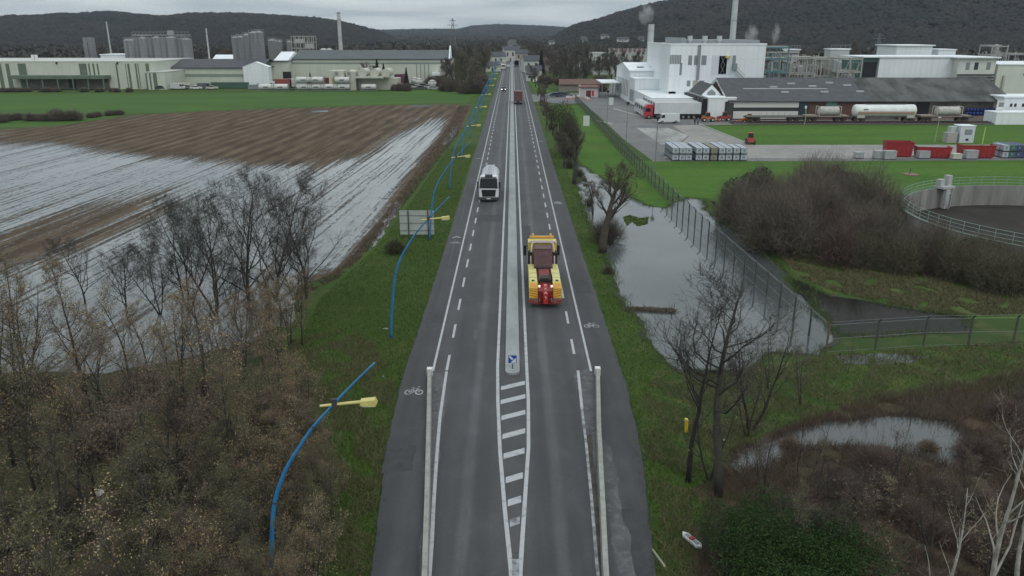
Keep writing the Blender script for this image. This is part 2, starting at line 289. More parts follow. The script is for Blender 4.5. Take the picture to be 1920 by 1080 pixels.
# ploughed, partly flooded field: a grid whose 'wet' value says how high the water stands in the furrows
def field():
    P = [(-260, 420), (-260, 250), (0, 243), (110, 236), (250, 216), (400, 208), (700, 198), (800, 196), (862, 196), (858, 215), (842, 238), (812, 290), (775, 335), (748, 375), (738, 400), (700, 445), (655, 500), (560, 535), (548, 560), (545, 600), (480, 640), (200, 700), (-260, 700)]
    pts = rough_edge([G(*p) for p in P], 1.2, .35, 2)
    import mathutils
    from mathutils.geometry import delaunay_2d_cdt
    xs = [p.x for p in pts]; ys = [p.y for p in pts]
    rnd = random.Random(5); vs = [Vector((p.x, p.y)) for p in pts]; n = len(vs)
    poly = np.array([(p.x, p.y) for p in pts])
    gx, gy = np.meshgrid(np.arange(min(xs), max(xs), 2.2), np.arange(min(ys), max(ys), 2.2)); gx = gx.ravel(); gy = gy.ravel()
    ins = np.zeros(len(gx), bool); j = n-1
    for i in range(n):
        c = ((poly[i, 1] > gy) != (poly[j, 1] > gy)) & (gx < (poly[j, 0]-poly[i, 0])*(gy-poly[i, 1])/(poly[j, 1]-poly[i, 1]+1e-9)+poly[i, 0]); ins ^= c; j = i
    vs += [Vector((a, b)) for a, b in zip(gx[ins], gy[ins])]
    V, E, F, _, _, _ = delaunay_2d_cdt(vs, [], [list(range(n))], 1, 1e-4)
    me = bpy.data.meshes.new('field'); me.from_pydata([(v.x, v.y, .02) for v in V], [], F)
    a = me.attributes.new('wet', 'FLOAT', 'POINT'); X = np.array([v.x for v in V]); Y = np.array([v.y for v in V]); px, py = pxy(X, Y)
    sm = lambda t: np.clip(t, 0, 1)**2*(3-2*np.clip(t, 0, 1))
    ytop = np.interp(px, [-260, 0, 100, 200, 300, 480, 600, 680, 720, 760, 800, 860], [250, 262, 262, 277, 290, 302, 301, 285, 262, 240, 222, 215])
    wet = sm((py-ytop+16)/38)*.95
    wet = np.maximum(wet, .30*sm((px-560)/200)*sm((py-198)/30))
    wet = np.maximum(wet, .55*sm((60-px)/60)*sm((py-242)/8)*sm((262-py)/10+.3))
    d = ((px-120)/250)**2+((py-(440-.33*(px-120)))/46)**2          # the drier brown patch lower left
    wet *= 1-.55*sm((1.5-d)/1.4)
    right = np.interp(py, [196, 238, 290, 335, 375, 400, 445, 500, 540], [862, 835, 800, 758, 735, 733, 692, 648, 560]); wet *= sm((right-px+4)/14)*.9+.02
    wet = np.where(py > 420, np.maximum(wet, .8*sm((py-430)/50)*sm((px-150)/120)*sm((right-px)/20)), wet)
    a.data.foreach_set('value', (wet*.89).astype(np.float32))
    m = bpy.data.materials.new('flooded ploughed soil'); m.use_nodes = True; nt = m.node_tree; L = nt.links.new; b = nt.nodes['Principled BSDF']
    geo = N('ShaderNodeNewGeometry', nt); mp = N('ShaderNodeMapping', nt); mp.inputs['Rotation'].default_value = (0, 0, R(2.6)); L(geo.outputs['Position'], mp.inputs[0])
    se = N('ShaderNodeSeparateXYZ', nt); L(mp.outputs[0], se.inputs[0])
    def math_(op, a, bb, c=None):
        q = N('ShaderNodeMath', nt, operation=op)
        for i, z in enumerate((a, bb, c)):
            if z is None: continue
            if isinstance(z, (int, float)): q.inputs[i].default_value = z
            else: L(z, q.inputs[i])
        return q.outputs[0]
    def noise(scale, st, det=5, ro=.6):
        q = N('ShaderNodeMapping', nt); q.inputs['Scale'].default_value = st; L(mp.outputs[0], q.inputs[0])
        r = N('ShaderNodeTexNoise', nt); r.inputs['Scale'].default_value = scale; r.inputs['Detail'].default_value = det; r.inputs['Roughness'].default_value = ro; L(q.outputs[0], r.inputs['Vector']); return r.outputs[0]
    wob = noise(.05, (1, 1, 1), 2)
    xx = math_('ADD', se.outputs[0], math_('MULTIPLY', wob, 1.2))
    w1 = math_('SINE', math_('MULTIPLY', xx, 2*math.pi/1.05), 0); w2 = math_('SINE', math_('MULTIPLY', xx, 2*math.pi/5.3), 0)
    rows = noise(2.2, (1, .012, 1), 4); cl = noise(2.4, (1, .4, 1), 8, .75); big = noise(.035, (1, .6, 1), 4)
    h = math_('ADD', math_('MULTIPLY', w1, .075), math_('MULTIPLY', w2, .05))
    h = math_('ADD', h, math_('MULTIPLY', rows, 1.35)); h = math_('ADD', h, math_('MULTIPLY', cl, 1.15)); h = math_('ADD', h, math_('MULTIPLY', big, .55))
    h = math_('SUBTRACT', h, .99)                                   # about 0..0.95
    at = N('ShaderNodeAttribute', nt, attribute_name='wet')
    lv = math_('SUBTRACT', at.outputs['Fac'], h)
    wm = N('ShaderNodeMapRange', nt); wm.inputs[1].default_value = -.12; wm.inputs[2].default_value = .13; L(lv, wm.inputs[0])
    soil = N('ShaderNodeValToRGB', nt); L(noise(.5, (1, .15, 1), 6, .7), soil.inputs[0])
    el = soil.color_ramp.elements; el[0].position = .35; el[0].color = (.075, .052, .034, 1); el[1].position = .66; el[1].color = (.175, .128, .085, 1)
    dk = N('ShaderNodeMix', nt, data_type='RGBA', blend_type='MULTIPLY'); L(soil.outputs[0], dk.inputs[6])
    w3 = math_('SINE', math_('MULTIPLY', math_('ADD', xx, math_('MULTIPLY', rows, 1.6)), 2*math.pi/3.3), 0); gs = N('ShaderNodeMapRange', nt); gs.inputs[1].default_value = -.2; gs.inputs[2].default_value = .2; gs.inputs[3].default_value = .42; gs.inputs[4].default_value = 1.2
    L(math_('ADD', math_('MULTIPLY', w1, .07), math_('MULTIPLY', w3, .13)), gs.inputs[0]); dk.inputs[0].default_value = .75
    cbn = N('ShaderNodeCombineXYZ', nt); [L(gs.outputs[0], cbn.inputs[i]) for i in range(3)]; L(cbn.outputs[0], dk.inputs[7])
    wc = N('ShaderNodeValToRGB', nt); L(noise(.3, (1, 1, 1), 5), wc.inputs[0]); el = wc.color_ramp.elements
    el[0].position = .35; el[0].color = (.10, .106, .108, 1); el[1].position = .65; el[1].color = (.18, .186, .186, 1)
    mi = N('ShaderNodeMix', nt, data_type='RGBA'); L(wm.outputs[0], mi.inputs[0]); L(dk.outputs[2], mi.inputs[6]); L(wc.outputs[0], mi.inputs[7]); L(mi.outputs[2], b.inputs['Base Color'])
    ro = N('ShaderNodeMapRange', nt); ro.inputs[3].default_value = .9; ro.inputs[4].default_value = .06; b.inputs['IOR'].default_value = 1.5; sl = N('ShaderNodeMapRange', nt); sl.inputs[3].default_value = .15; sl.inputs[4].default_value = 1.0; L(wm.outputs[0], sl.inputs[0]); L(sl.outputs[0], b.inputs['Specular IOR Level']); L(wm.outputs[0], ro.inputs[0]); L(ro.outputs[0], b.inputs['Roughness'])
    inv = math_('SUBTRACT', 1.0, wm.outputs[0]); bp = N('ShaderNodeBump', nt); bp.inputs['Distance'].default_value = .35; bp.inputs['Strength'].default_value = .8
    L(math_('MULTIPLY', h, inv), bp.inputs['Height']); L(bp.outputs[0], b.inputs['Normal'])
    me.materials.append(m); me.update(); struct(link('ploughed_field', me))
field()
sheet('ground_field_edge', [(872, 196), (884, 196), (870, 235), (845, 262), (812, 300), (770, 350), (745, 385), (728, 392), (744, 362), (772, 330), (806, 285), (838, 236), (856, 215)], .028, DIRT, 1, .3, seed=21)
sheet('puddle', [(848, 240), (858, 238), (855, 252), (842, 268), (828, 275), (830, 266), (842, 252)], .032, MUDW, .8, .3, seed=22)
sheet('ground_far', [(-14000, 139), (790, 139), (930, 118), (985, 118), (1060, 128), (1150, 128), (15000, 128), (9000, 64), (-8000, 64)], .03, multi('far brown land', [(.06, .05, .038), (.042, .042, .026), (.075, .06, .045)], [(.006, .4, .6), (.03, .45, .65)], bump=0), kind='structure')
sheet('puddle', [(770, 197), (812, 197), (810, 200), (772, 201)], .032, MUDW, 2, .5, seed=23)
sheet('puddle', [(582, 208), (615, 207), (614, 210), (584, 211)], .032, MUDW, 2, .4, seed=24)
sheet('puddle', [(745, 375), (752, 385), (728, 425), (705, 460), (692, 470), (700, 450), (724, 410)], .034, MUDW, .6, .2, seed=25)
# flooded ditch, stream and pond
sheet('ditch_water', [(1046, 268), (1056, 262), (1066, 285), (1078, 305), (1100, 318), (1122, 330), (1152, 348), (1172, 364), (1205, 384), (1245, 392), (1290, 372), (1318, 376), (1320, 395), (1345, 412), (1400, 452), (1450, 492), (1490, 530), (1548, 588), (1560, 640), (1535, 665), (1440, 660), (1400, 700), (1300, 702), (1272, 694), (1248, 678), (1222, 640), (1198, 597), (1170, 566), (1160, 540), (1145, 502), (1136, 465), (1113, 430), (1096, 395), (1086, 365), (1080, 315), (1056, 290)], .04, WATER, .8, .22, seed=31)
sheet('stream_water', [(1470, 520), (1500, 528), (1560, 556), (1640, 568), (1720, 582), (1810, 595), (1815, 622), (1700, 626), (1570, 630), (1530, 590)], .044, SHADEW, .8, .2, seed=32)
sheet('pond', [(1368, 872), (1385, 850), (1440, 830), (1500, 802), (1580, 788), (1690, 783), (1780, 792), (1810, 812), (1835, 860), (1860, 900), (1800, 880), (1700, 850), (1560, 840), (1480, 846), (1440, 880), (1390, 890)], .03, MUDW, .5, .2, seed=33)
sheet('puddle', [(1560, 668), (1680, 664), (1750, 672), (1690, 682), (1580, 684)], .03, MUDW, .5, .2, seed=34)
sheet('puddle', [(1525, 905), (1590, 900), (1600, 930), (1550, 945), (1520, 930)], .03, MUDW, .4, .15, seed=35)
MUD = multi('wet mud margin', [(.045, .04, .028), (.03, .032, .02), (.06, .055, .035)], [(.5, .4, .6), (3, .5, .7)], rough=.5, bump=.5, bscale=8)
for nm0 in ('ditch_water', 'pond', 'stream_water'):
    ob = bpy.data.objects[nm0]; vs = [Vector(v.co) for v in ob.data.vertices]; cx = sum((v for v in vs), Vector())/len(vs); rr = random.Random(9); o2 = []
    for i, v in enumerate(vs):
        d = vs[(i+1) % len(vs)]-vs[i-1]; n_ = Vector((d.y, -d.x, 0)).normalized(); o2.append(v+n_*rr.uniform(.05, .55))
    me = bpy.data.meshes.new('mud_margin'); me.from_pydata([(v.x, v.y, ob.data.vertices[0].co.z-.006) for v in o2], [], [tuple(range(len(o2)))]); me.materials.append(MUD); struct(link('mud_margin', me))
# ------------------------------------------------------------------ road
def road_mat():
    m = bpy.data.materials.new('road asphalt'); m.use_nodes = True; nt = m.node_tree; L = nt.links.new; b = nt.nodes['Principled BSDF']
    geo = N('ShaderNodeNewGeometry', nt); se = N('ShaderNodeSeparateXYZ', nt); L(geo.outputs['Position'], se.inputs[0])
    ab = N('ShaderNodeMath', nt, operation='ABSOLUTE'); L(se.outputs[0], ab.inputs[0])
    rp = N('ShaderNodeValToRGB', nt); mr = N('ShaderNodeMapRange', nt); mr.inputs[2].default_value = 7.5
    # the slightly wandering wheel tracks
    no0 = N('ShaderNodeTexNoise', nt); no0.inputs['Scale'].default_value = .03; L(geo.outputs['Position'], no0.inputs['Vector'])
    sh = N('ShaderNodeMath', nt, operation='MULTIPLY_ADD'); L(no0.outputs[0], sh.inputs[0]); sh.inputs[1].default_value = .5; L(ab.outputs[0], sh.inputs[2])
    L(sh.outputs[0], mr.inputs[0]); L(mr.outputs[0], rp.inputs[0])
    cols = [(0.0, .085), (.9, .075), (1.4, .062), (2.0, .066), (2.25, .098), (2.5, .098), (2.75, .068), (3.9, .060), (4.4, .074), (5.1, .078), (5.6, .056), (6.5, .053), (7.4, .07)]
    el = rp.color_ramp.elements; el[0].position = 0; el[0].color = (.1, .1, .11, 1); el[1].position = 1; el[1].color = (.1, .1, .11, 1)
    for x, v in cols:
        q = el.new(min(.999, x/7.5)); q.color = (v*.95, v*.955, v*1.02, 1)
    cur = rp.outputs[0]
    for s, lo, hi, amt, stc in [(1.5, .35, .7, .12, (1, .06, 1)), (.16, .4, .7, .12, (1, 1, 1)), (.9, .5, .8, .15, (1, .5, 1)), (25, .3, .7, .2, (1, 1, 1))]:
        mp = N('ShaderNodeMapping', nt); mp.inputs['Scale'].default_value = stc; L(geo.outputs['Position'], mp.inputs[0])
        no = N('ShaderNodeTexNoise', nt); no.inputs['Scale'].default_value = s; no.inputs['Detail'].default_value = 6; L(mp.outputs[0], no.inputs['Vector'])
        r2 = N('ShaderNodeMapRange', nt); r2.inputs[1].default_value = lo; r2.inputs[2].default_value = hi; r2.inputs[3].default_value = 1-amt; r2.inputs[4].default_value = 1+amt; L(no.outputs[0], r2.inputs[0])
        vm = N('ShaderNodeVectorMath', nt, operation='SCALE'); L(cur, vm.inputs[0]); L(r2.outputs[0], vm.inputs['Scale']); cur = vm.outputs[0]
    L(cur, b.inputs['Base Color']); b.inputs['Roughness'].default_value = .72
    nb = N('ShaderNodeTexNoise', nt); nb.inputs['Scale'].default_value = 30; L(geo.outputs['Position'], nb.inputs['Vector']); bp = N('ShaderNodeBump', nt); bp.inputs['Strength'].default_value = .25
    bp.inputs['Distance'].default_value = .02; L(nb.outputs[0], bp.inputs['Height']); L(bp.outputs[0], b.inputs['Normal'])
    return m
ZR = .10
RB = [(-30, 5.3), (20, 5.35), (26.5, 5.62), (31, 6.0), (36, 6.5), (44, 6.85), (60, 6.75), (120, 6.6), (300, 6.5), (1400, 6.4)]
def road():
    mb = MB(); rnd = random.Random(1); ys = list(np.arange(-30, 120, .8))+list(np.arange(120, 1400, 20)); rows = []
    for y in ys:
        hw = np.interp(y, [a for a, _ in RB], [b for _, b in RB]); j = .045 if y < 120 else 0
        a = -hw+rnd.uniform(-j, j); c = hw+.15+rnd.uniform(-j, j); rows.append((a, c, y))
    vs = []; fs = []
    for a, c, y in rows: vs += [(a-.12, y, -.05), (a, y, ZR), (c, y, ZR), (c+.12, y, -.05)]
    for i in range(len(rows)-1):
        for k in range(3): fs.append((i*4+k, i*4+k+1, i*4+k+5, i*4+k+4))
    mb.add(vs, fs); me = mkmesh('road', mb, road_mat()); fixn(me); struct(link('road', me))
road()
PAINT = mat('worn road paint', (.40, .41, .43), (.16, .17, .18), scale=3.0, rough=.6, lo=.52, hi=.8, detail=8)
PAINT2 = mat('scuffed road paint', (.36, .37, .39), (.115, .12, .13), scale=2.2, rough=.6, lo=.40, hi=.62, detail=9)
mk = MB(); mk2 = MB(); zp = ZR+.008
def strip(path, wd, M_=None, z=zp):
    M_ = M_ or mk
    for (x0, y0), (x1, y1) in zip(path, path[1:]):
        M_.quad((x0-wd/2, y0, z), (x0+wd/2, y0, z), (x1+wd/2, y1, z), (x1-wd/2, y1, z))
far = 760
for s in (-1, 1):
    strip([(s*5.05, 46.3), (s*5.03, 120), (s*5.0, 600)], .15)
    y = 49.2-2.6-5.85*2
    y = 46.6
    y0 = 49.1 if s > 0 else 46.25
    for k in range(88):
        yy = y0+k*5.85; strip([(s*4.18, yy), (s*4.18, yy+2.7)], .17)
yy = [26.5, 28, 30, 33, 37, 41, 44.5, 48, 60, far]
strip([(.10-.14, 20), (-.03, 26.6), (-.33, 31), (-.62, 36.2), (-.83, 42), (-.93, 47), (-.94, 60), (-.94, far)], .19)
strip([(.10+.14, 20), (.33, 26.6), (.56, 31), (.86, 36.6), (.96, 42), (.95, 47), (.95, 60), (.95, far)], .19)
strip([(-4.18, 46.4), (-4.05, 40), (-3.86, 36), (-3.6, 31.5), (-3.4, 28.5), (-3.22, 25), (-3.1, 15)], .17)
strip([(4.22, 46.4), (4.1, 43), (4.02, 41)], .17)
strip([(4.02, 41), (3.9, 37), (3.7, 32), (3.45, 27), (3.3, 20)], .14, mk2)
for py in (731, 757, 787, 822, 859, 904, 947, 985):
    a = G(939, py); xl = np.interp(a.y, [26.6, 31, 36.2, 42], [-.03, -.33, -.62, -.83])+.16; xr = np.interp(a.y, [26.6, 31, 36.6, 42], [.33, .56, .86, .96])-.16
    wy = .55; sl = .55*(xr-xl); M2 = mk if py < 960 else mk2
    M2.quad((xl, a.y-wy/2, zp), (xr, a.y-wy/2+sl, zp), (xr, a.y+wy/2+sl, zp), (xl, a.y+wy/2, zp))
mk2.quad((-.0, 27.4, zp+.002), (.30, 27.4, zp+.002), (.14, 20, zp+.002), (.02, 20, zp+.002))
def bike(x, y, s, M_):                                            # painted bicycle, drawn along the path
    c = lambda a, b: (x+a*s, y+b*s)
    def ring(cx, cy, r):
        for k in range(14):
            a0, a1 = 2*math.pi*k/14, 2*math.pi*(k+1)/14
            M_.quad(*[(x+(cx+rr*math.cos(a))*s, y+(cy+rr*math.sin(a)*1.5)*s, zp) for rr, a in ((r, a0), (r, a1), (r-.09, a1), (r-.09, a0))])
    ring(-.34, 0, .26); ring(.34, 0, .26)
    for (a, b) in (((-.34, 0), (-.12, .55)), ((-.12, .55), (.22, .55)), ((.22, .55), (.34, 0)), ((-.12, .55), (.03, 0)), ((.03, 0), (.24, .62)), ((-.34, 0), (.03, 0)), ((-.2, .7), (-.04, .7)), ((.16, .8), (.32, .8))):
        d = Vector((b[0]-a[0], b[1]-a[1])).normalized()*.045; M_.quad(*[(*c(p[0]+q[0], p[1]+q[1]), zp) for p, q in ((a, (-d.y, d.x)), (b, (-d.y, d.x)), (b, (d.y, -d.x)), (a, (d.y, -d.x)))])
bike(-5.95+.05, 43.2, .95, mk2); bike(5.85, 54.4, .95, mk2); bike(-5.85, 78.5, .95, mk2); bike(5.8, 98, .9, mk2)
for x, y in ((-5.85, 80.5), (5.8, 98.5), (5.8, 157), (-5.8, 135)):
    mk.quad((x-.42, y, zp+.003), (x, y+.5, zp+.003), (x, y+.78, zp+.003), (x-.42, y+.28, zp+.003)); mk.quad((x+.42, y, zp+.003), (x+.42, y+.28, zp+.003), (x, y+.78, zp+.003), (x, y+.5, zp+.003))
def flat_up(me):
    fixn(me)
    for p in me.polygons:
        if p.normal.z < 0: p.flip()
me = mkmesh('road_marking', mk, PAINT); flat_up(me); struct(link('road_marking', me))
me = mkmesh('road_marking', mk2, PAINT2); flat_up(me); struct(link('road_marking', me))
# dusty, paler strips beside the walls and the dark seam patches
DUST = multi('dust on asphalt', [(.11, .11, .115), (.085, .086, .09), (.15, .15, .148)], [(.8, .42, .6), (3, .5, .7)], rough=.8, bump=.05)
SEAM = multi('silt by the kerb', [(.085, .075, .06), (.05, .048, .045)], [(1.5, .4, .6)], rough=.85, bump=.1)
sheet('road_dust', [(3.95, 46), (5.1, 47), (5.15, 42), (4.5, 36), (4.0, 30), (3.95, 36)], ZR+.004, DUST, .6, .12, world=True, seed=41)
sheet('road_dust', [(3.78, 38), (4.28, 38), (3.95, 31), (3.6, 24), (3.45, 14), (3.2, 14), (3.36, 24), (3.6, 31)], ZR+.0046, SEAM, .5, .04, world=True, seed=42)
sheet('road_dust', [(4.6, 38), (5.2, 36), (4.95, 32), (5.1, 29), (4.85, 24), (4.2, 24), (4.25, 29), (4.45, 33)], ZR+.004, DUST, .5, .15, world=True, seed=43)
sheet('road_dust', [(-3.95, 44), (-4.6, 46), (-5.2, 46), (-4.7, 38), (-4.0, 31), (-3.6, 24), (-3.4, 24), (-3.55, 30), (-3.8, 37)], ZR+.004, DUST, .6, .08, world=True, seed=44)
PATCH = multi('asphalt patch', [(.047, .048, .052), (.062, .063, .066)], [(1.5, .4, .6)], rough=.7, bump=.05)
for i, q in enumerate(([(-6.5, 55), (-5.2, 55.1), (-5.2, 57.6), (-6.5, 57.4)], [(5.3, 62), (6.6, 62.2), (6.6, 66), (5.3, 65.8)], [(-3.9, 88), (-1.2, 88), (-1.2, 91.5), (-3.9, 91.5)], [(1.2, 76), (2.0, 76), (2.0, 86), (1.2, 86)], [(-6.4, 34), (-4.9, 34.3), (-5.0, 36.8), (-6.5, 36.4)], [(4.9, 26), (5.5, 26), (5.5, 31), (4.9, 31)])): sheet('road_patch', q, ZR+.0035, PATCH, .5, .05, world=True, seed=60+i)
for i, (xs, y0_, y1_) in enumerate(((-4.62, 46, 160), (4.62, 47, 170), (-5.9, 60, 130))): sheet('road_seam', [(xs-.02, y0_), (xs+.02, y0_), (xs+.03, y1_), (xs-.01, y1_)], ZR+.0042, mat('bitumen seam', (.028, .028, .03), (.045, .045, .048), scale=2, rough=.5), 2.0, .03, world=True, seed=70+i)
for i, (ya, xa_, xb_) in enumerate(((52.5, -6.6, -4.3), (71, -6.6, -5.2), (69, 5.2, 6.7), (94, 1.1, 4.0), (110, -4, -1.1), (38.5, -6.3, -4.9))): sheet('road_crack', [(xa_, ya), (xb_, ya+.25), (xb_, ya+.30), (xa_, ya+.05)], ZR+.0045, mat('bitumen seam', (.028, .028, .03)), .4, .05, world=True, seed=80+i)
# central island
ISL = mat('island concrete', (.30, .315, .32), (.23, .245, .25), scale=1.2, rough=.8, detail=8, stretch=(1, .25, 1), bump=.1)
mb = MB(); pr = []
for k in range(9):
    a = math.pi+math.pi*k/8; pr.append((.03+.46*math.cos(a), 45.65+.5*(1+math.sin(a))))
pr += [(.49, far), (-.43, far)]
mb.prism(pr, 'z', ZR-.02, ZR+.14); me = mkmesh('traffic_island', mb, ISL); fixn(me); o = link('traffic_island', me); struct(o)
# ------------------------------------------------------------------ street furniture
CONCR = mat('cast concrete', (.34, .34, .31), (.24, .24, .22), scale=2, rough=.85, bump=.15, detail=8)
WHITE = mat('white paint', (.72, .73, .73), (.6, .61, .6), scale=1.2, rough=.45)
BLUE = mat('blue mast paint', (.02, .16, .38), (.03, .21, .42), scale=2, rough=.4)
YEL = mat('yellow enamel', (.60, .54, .20), (.54, .47, .15), scale=3, rough=.4)
GALV = mat('galvanised steel', (.30, .31, .32), (.22, .23, .24), scale=4, rough=.5, metal=.4)
BLACK = mat('black plastic', (.012, .012, .013), rough=.5)
DARK = mat('dark steel', (.035, .036, .04), (.055, .055, .06), scale=3, rough=.6)
RUBBER = mat('tyre rubber', (.015, .015, .016), (.03, .03, .03), scale=5, rough=.85)
GLASSD = mat('dark glass', (.010, .012, .015), rough=.1, spec=.4)
STEEL = mat('steel wheel', (.35, .35, .36), rough=.4, metal=.7)
LAMPR = mat('red lamp', (.35, .01, .01), rough=.3)
LAMPW = mat('headlamp glass', (.7, .7, .68), rough=.15)
LIT = mat('lit headlamp', (.9, .9, .85), rough=.2, emit=((1, .98, .9), 3.0))
LITR = mat('lit beacon', (.9, .5, .5), rough=.2, emit=((1, .7, .65), 1.0))
for s, lab in ((-1, 'long low concrete kerb wall along the left traffic lane'), (1, 'long low concrete kerb wall along the right traffic lane')):
    t = thing('barrier_wall', lab, 'barrier', (0, 0, 0), group='concrete walls beside the lanes')
    pts = [(-2.8, 16), (-3.3, 24.5), (-3.47, 26.5), (-3.88, 31.3), (-4.52, 38.4), (-5.18, 45.5)] if s < 0 else [(3.1, 16), (3.58, 24.5), (3.73, 26.5), (4.13, 31.3), (4.71, 38.4), (5.4, 45.6)]
    mb = MB()
    for i in range(len(pts)-1):
        (x0, y0), (x1, y1) = pts[i], pts[i+1]; b0 = .15; b1 = .11; o = len(mb.v)
        mb.add([(x0-b0, y0, ZR-.02), (x0+b0, y0, ZR-.02), (x0+b1, y0, .58), (x0-b1, y0, .58), (x1-b0, y1, ZR-.02), (x1+b0, y1, ZR-.02), (x1+b1, y1, .58), (x1-b1, y1, .58)],
               [(0, 4, 5, 1), (1, 5, 6, 2), (2, 6, 7, 3), (3, 7, 4, 0)]+([(0, 1, 2, 3)] if i == 0 else [])+([(4, 7, 6, 5)] if i == len(pts)-2 else []))
    part('wall_run', mb, CONCR, t)
    x, y = pts[-1]; mb = MB(); mb.box(x-.17, x+.17, y-.02, y+.34, ZR-.02, .60); part('end_block', mb, WHITE, t)
sheet('road_stain', [(889, 622), (896, 621), (898, 634), (893, 643), (888, 636)], ZR+.004, mat('oil stain', (.035, .035, .038), (.055, .055, .06), scale=4, rough=.5), .2, .03, seed=51)
# keep-right sign on the island nose
t = thing('keep_right_sign', 'small square blue sign with white arrow pointing down right on the island nose', 'road sign', (.03, 46.35, ZR+.14))
mb = MB(); mb.cyl((0, .03, 0), (0, .03, .95), .03, 8); part('post', mb, DARK, t)
mb = MB(); mb.box(-.3, .3, 0, .02, .36, .96); pl = part('sign_panel', mb, mat('sign blue', (.012, .07, .33), rough=.35), t)
mb = MB(); yq = -.004
for a, b, c_, d in ((-.3, .3, .93, .96), (-.3, .3, .36, .39), (-.3, -.27, .39, .93), (.27, .3, .39, .93)): mb.quad((a, yq, c_), (b, yq, c_), (b, yq, d), (a, yq, d))
part('border', mb, WHITE, pl, fix=False)
mb = MB(); mb.quad((-.24, yq, .84), (-.17, yq, .91), (.06, yq, .70), (-.03, yq, .59)); mb.quad((-.12, yq, .43), (.22, yq, .43), (.22, yq, .77), (.11, yq, .66), (-.02, yq, .53))
part('arrow', mb, WHITE, pl, fix=False)
# bowed blue masts
PATHM = [(0, 0), (.12, 1.6), (.3, 3.2), (.55, 4.8), (1.05, 6.1), (1.6, 7.0), (2.15, 7.8), (2.95, 8.7), (3.6, 9.4), (4.4, 10.2)]
def smooth_path(p, k=3):
    o = []
    for i in range(len(p)-1):
        p0, p1, p2, p3 = (Vector((*p[max(0, min(len(p)-1, j))], 0)) for j in (i-1, i, i+1, i+2))
        for q in range(k):
            t = q/k; o.append(.5*((2*p1)+(p2-p0)*t+(2*p0-5*p1+4*p2-p3)*t*t+(3*p1-p0-3*p2+p3)*t**3))
    o.append(Vector((*p[-1], 0))); return o
sp = smooth_path(PATHM)
def lamp(Y, label):
    t = thing('street_lamp', label, 'street lamp', (-8.6, Y, 0), group='bowed blue street lamps along the road')
    if Y < 30: t.location.x = -8.98
    mb = MB(); mb.tube([(p.x, 0, p.y) for p in sp], [.10-.07*i/(len(sp)-1) for i in range(len(sp))], 8); part('mast', mb, BLUE, t, True)
    mb = MB(); mb.tube([(2.45, 0, 8.60), (3.5, 0, 8.72), (3.86, 0, 8.75)], [.045, .055, .06], 6); a = part('arm', mb, YEL, t)
    mb = MB(); mb.prism([(3.84, 8.66), (4.35, 8.63), (4.4, 8.72), (4.34, 8.88), (3.84, 8.82)], 'y', -.14, .14); h = part('lamp_head', mb, YEL, t)
    mb = MB(); mb.box(3.9, 4.3, -.11, .11, 8.61, 8.645); part('lamp_glass', mb, LAMPW, h)
    mb = MB(); mb.box(-.2, .2, -.2, .2, 0, .05); [mb.cyl((x, y, .05), (x, y, .1), .03, 6) for x in (-.14, .14) for y in (-.14, .14)]; part('base_plate', mb, DARK, t)
    for i in (9, 18): mb = MB(); mb.cyl((sp[i].x, 0, sp[i].y), (sp[i].x+(sp[i+1].x-sp[i].x)*.1, 0, sp[i].y+(sp[i+1].y-sp[i].y)*.1), .115-.07*i/(len(sp)-1), 10); part('collar', mb, DARK, t)
    mb = MB(); mb.box(2.86, 3.04, -.06, .06, 8.58, 8.86); part('bracket', mb, DARK, t)
    return t
ordn = ['nearest bowed blue street lamp, its mast sunk among the leafy trees', 'second bowed blue street lamp, rooted in open grass by a pale stone', 'third bowed blue street lamp, standing before the white board',
        'fourth bowed blue street lamp, just beyond the white tanker lorry', 'fifth bowed blue street lamp counting from the viewer']+['%s bowed blue street lamp counting from the viewer' % q for q in ('sixth', 'seventh', 'eighth', 'ninth', 'tenth', 'eleventh', 'twelfth', 'thirteenth', 'fourteenth', 'fifteenth')]
L0 = None
for k in range(15):
    Y = 24.3+27.9*k
    if L0 is None: L0 = lamp(Y, ordn[0])
    else: dup(L0, (-8.6, Y, 0), 0, ordn[k])
# white board seen from behind
t = thing('sign_board', 'wide pale board seen from behind on two posts beside the field', 'sign board', (-10, 80.5, 0))
mb = MB(); mb.box(-1.72, 1.85, 0, .05, .5, 3.05); pl = part('panel', mb, mat('weathered board back', (.42, .44, .42), (.32, .35, .32), scale=1.2, rough=.7, detail=8), t)
mb = MB(); [mb.box(-1.72, 1.85, -.04, -.002, z, z+.06) for z in (.9, 1.7, 2.5)]; part('rail', mb, GALV, pl)
for x, m_ in ((-.8, DARK), (1.25, mat('rust red post', (.16, .05, .04), rough=.7))):
    mb = MB(); mb.box(x-.05, x+.05, -.14, -.045, 0, 3.08); part('post', mb, m_, t)
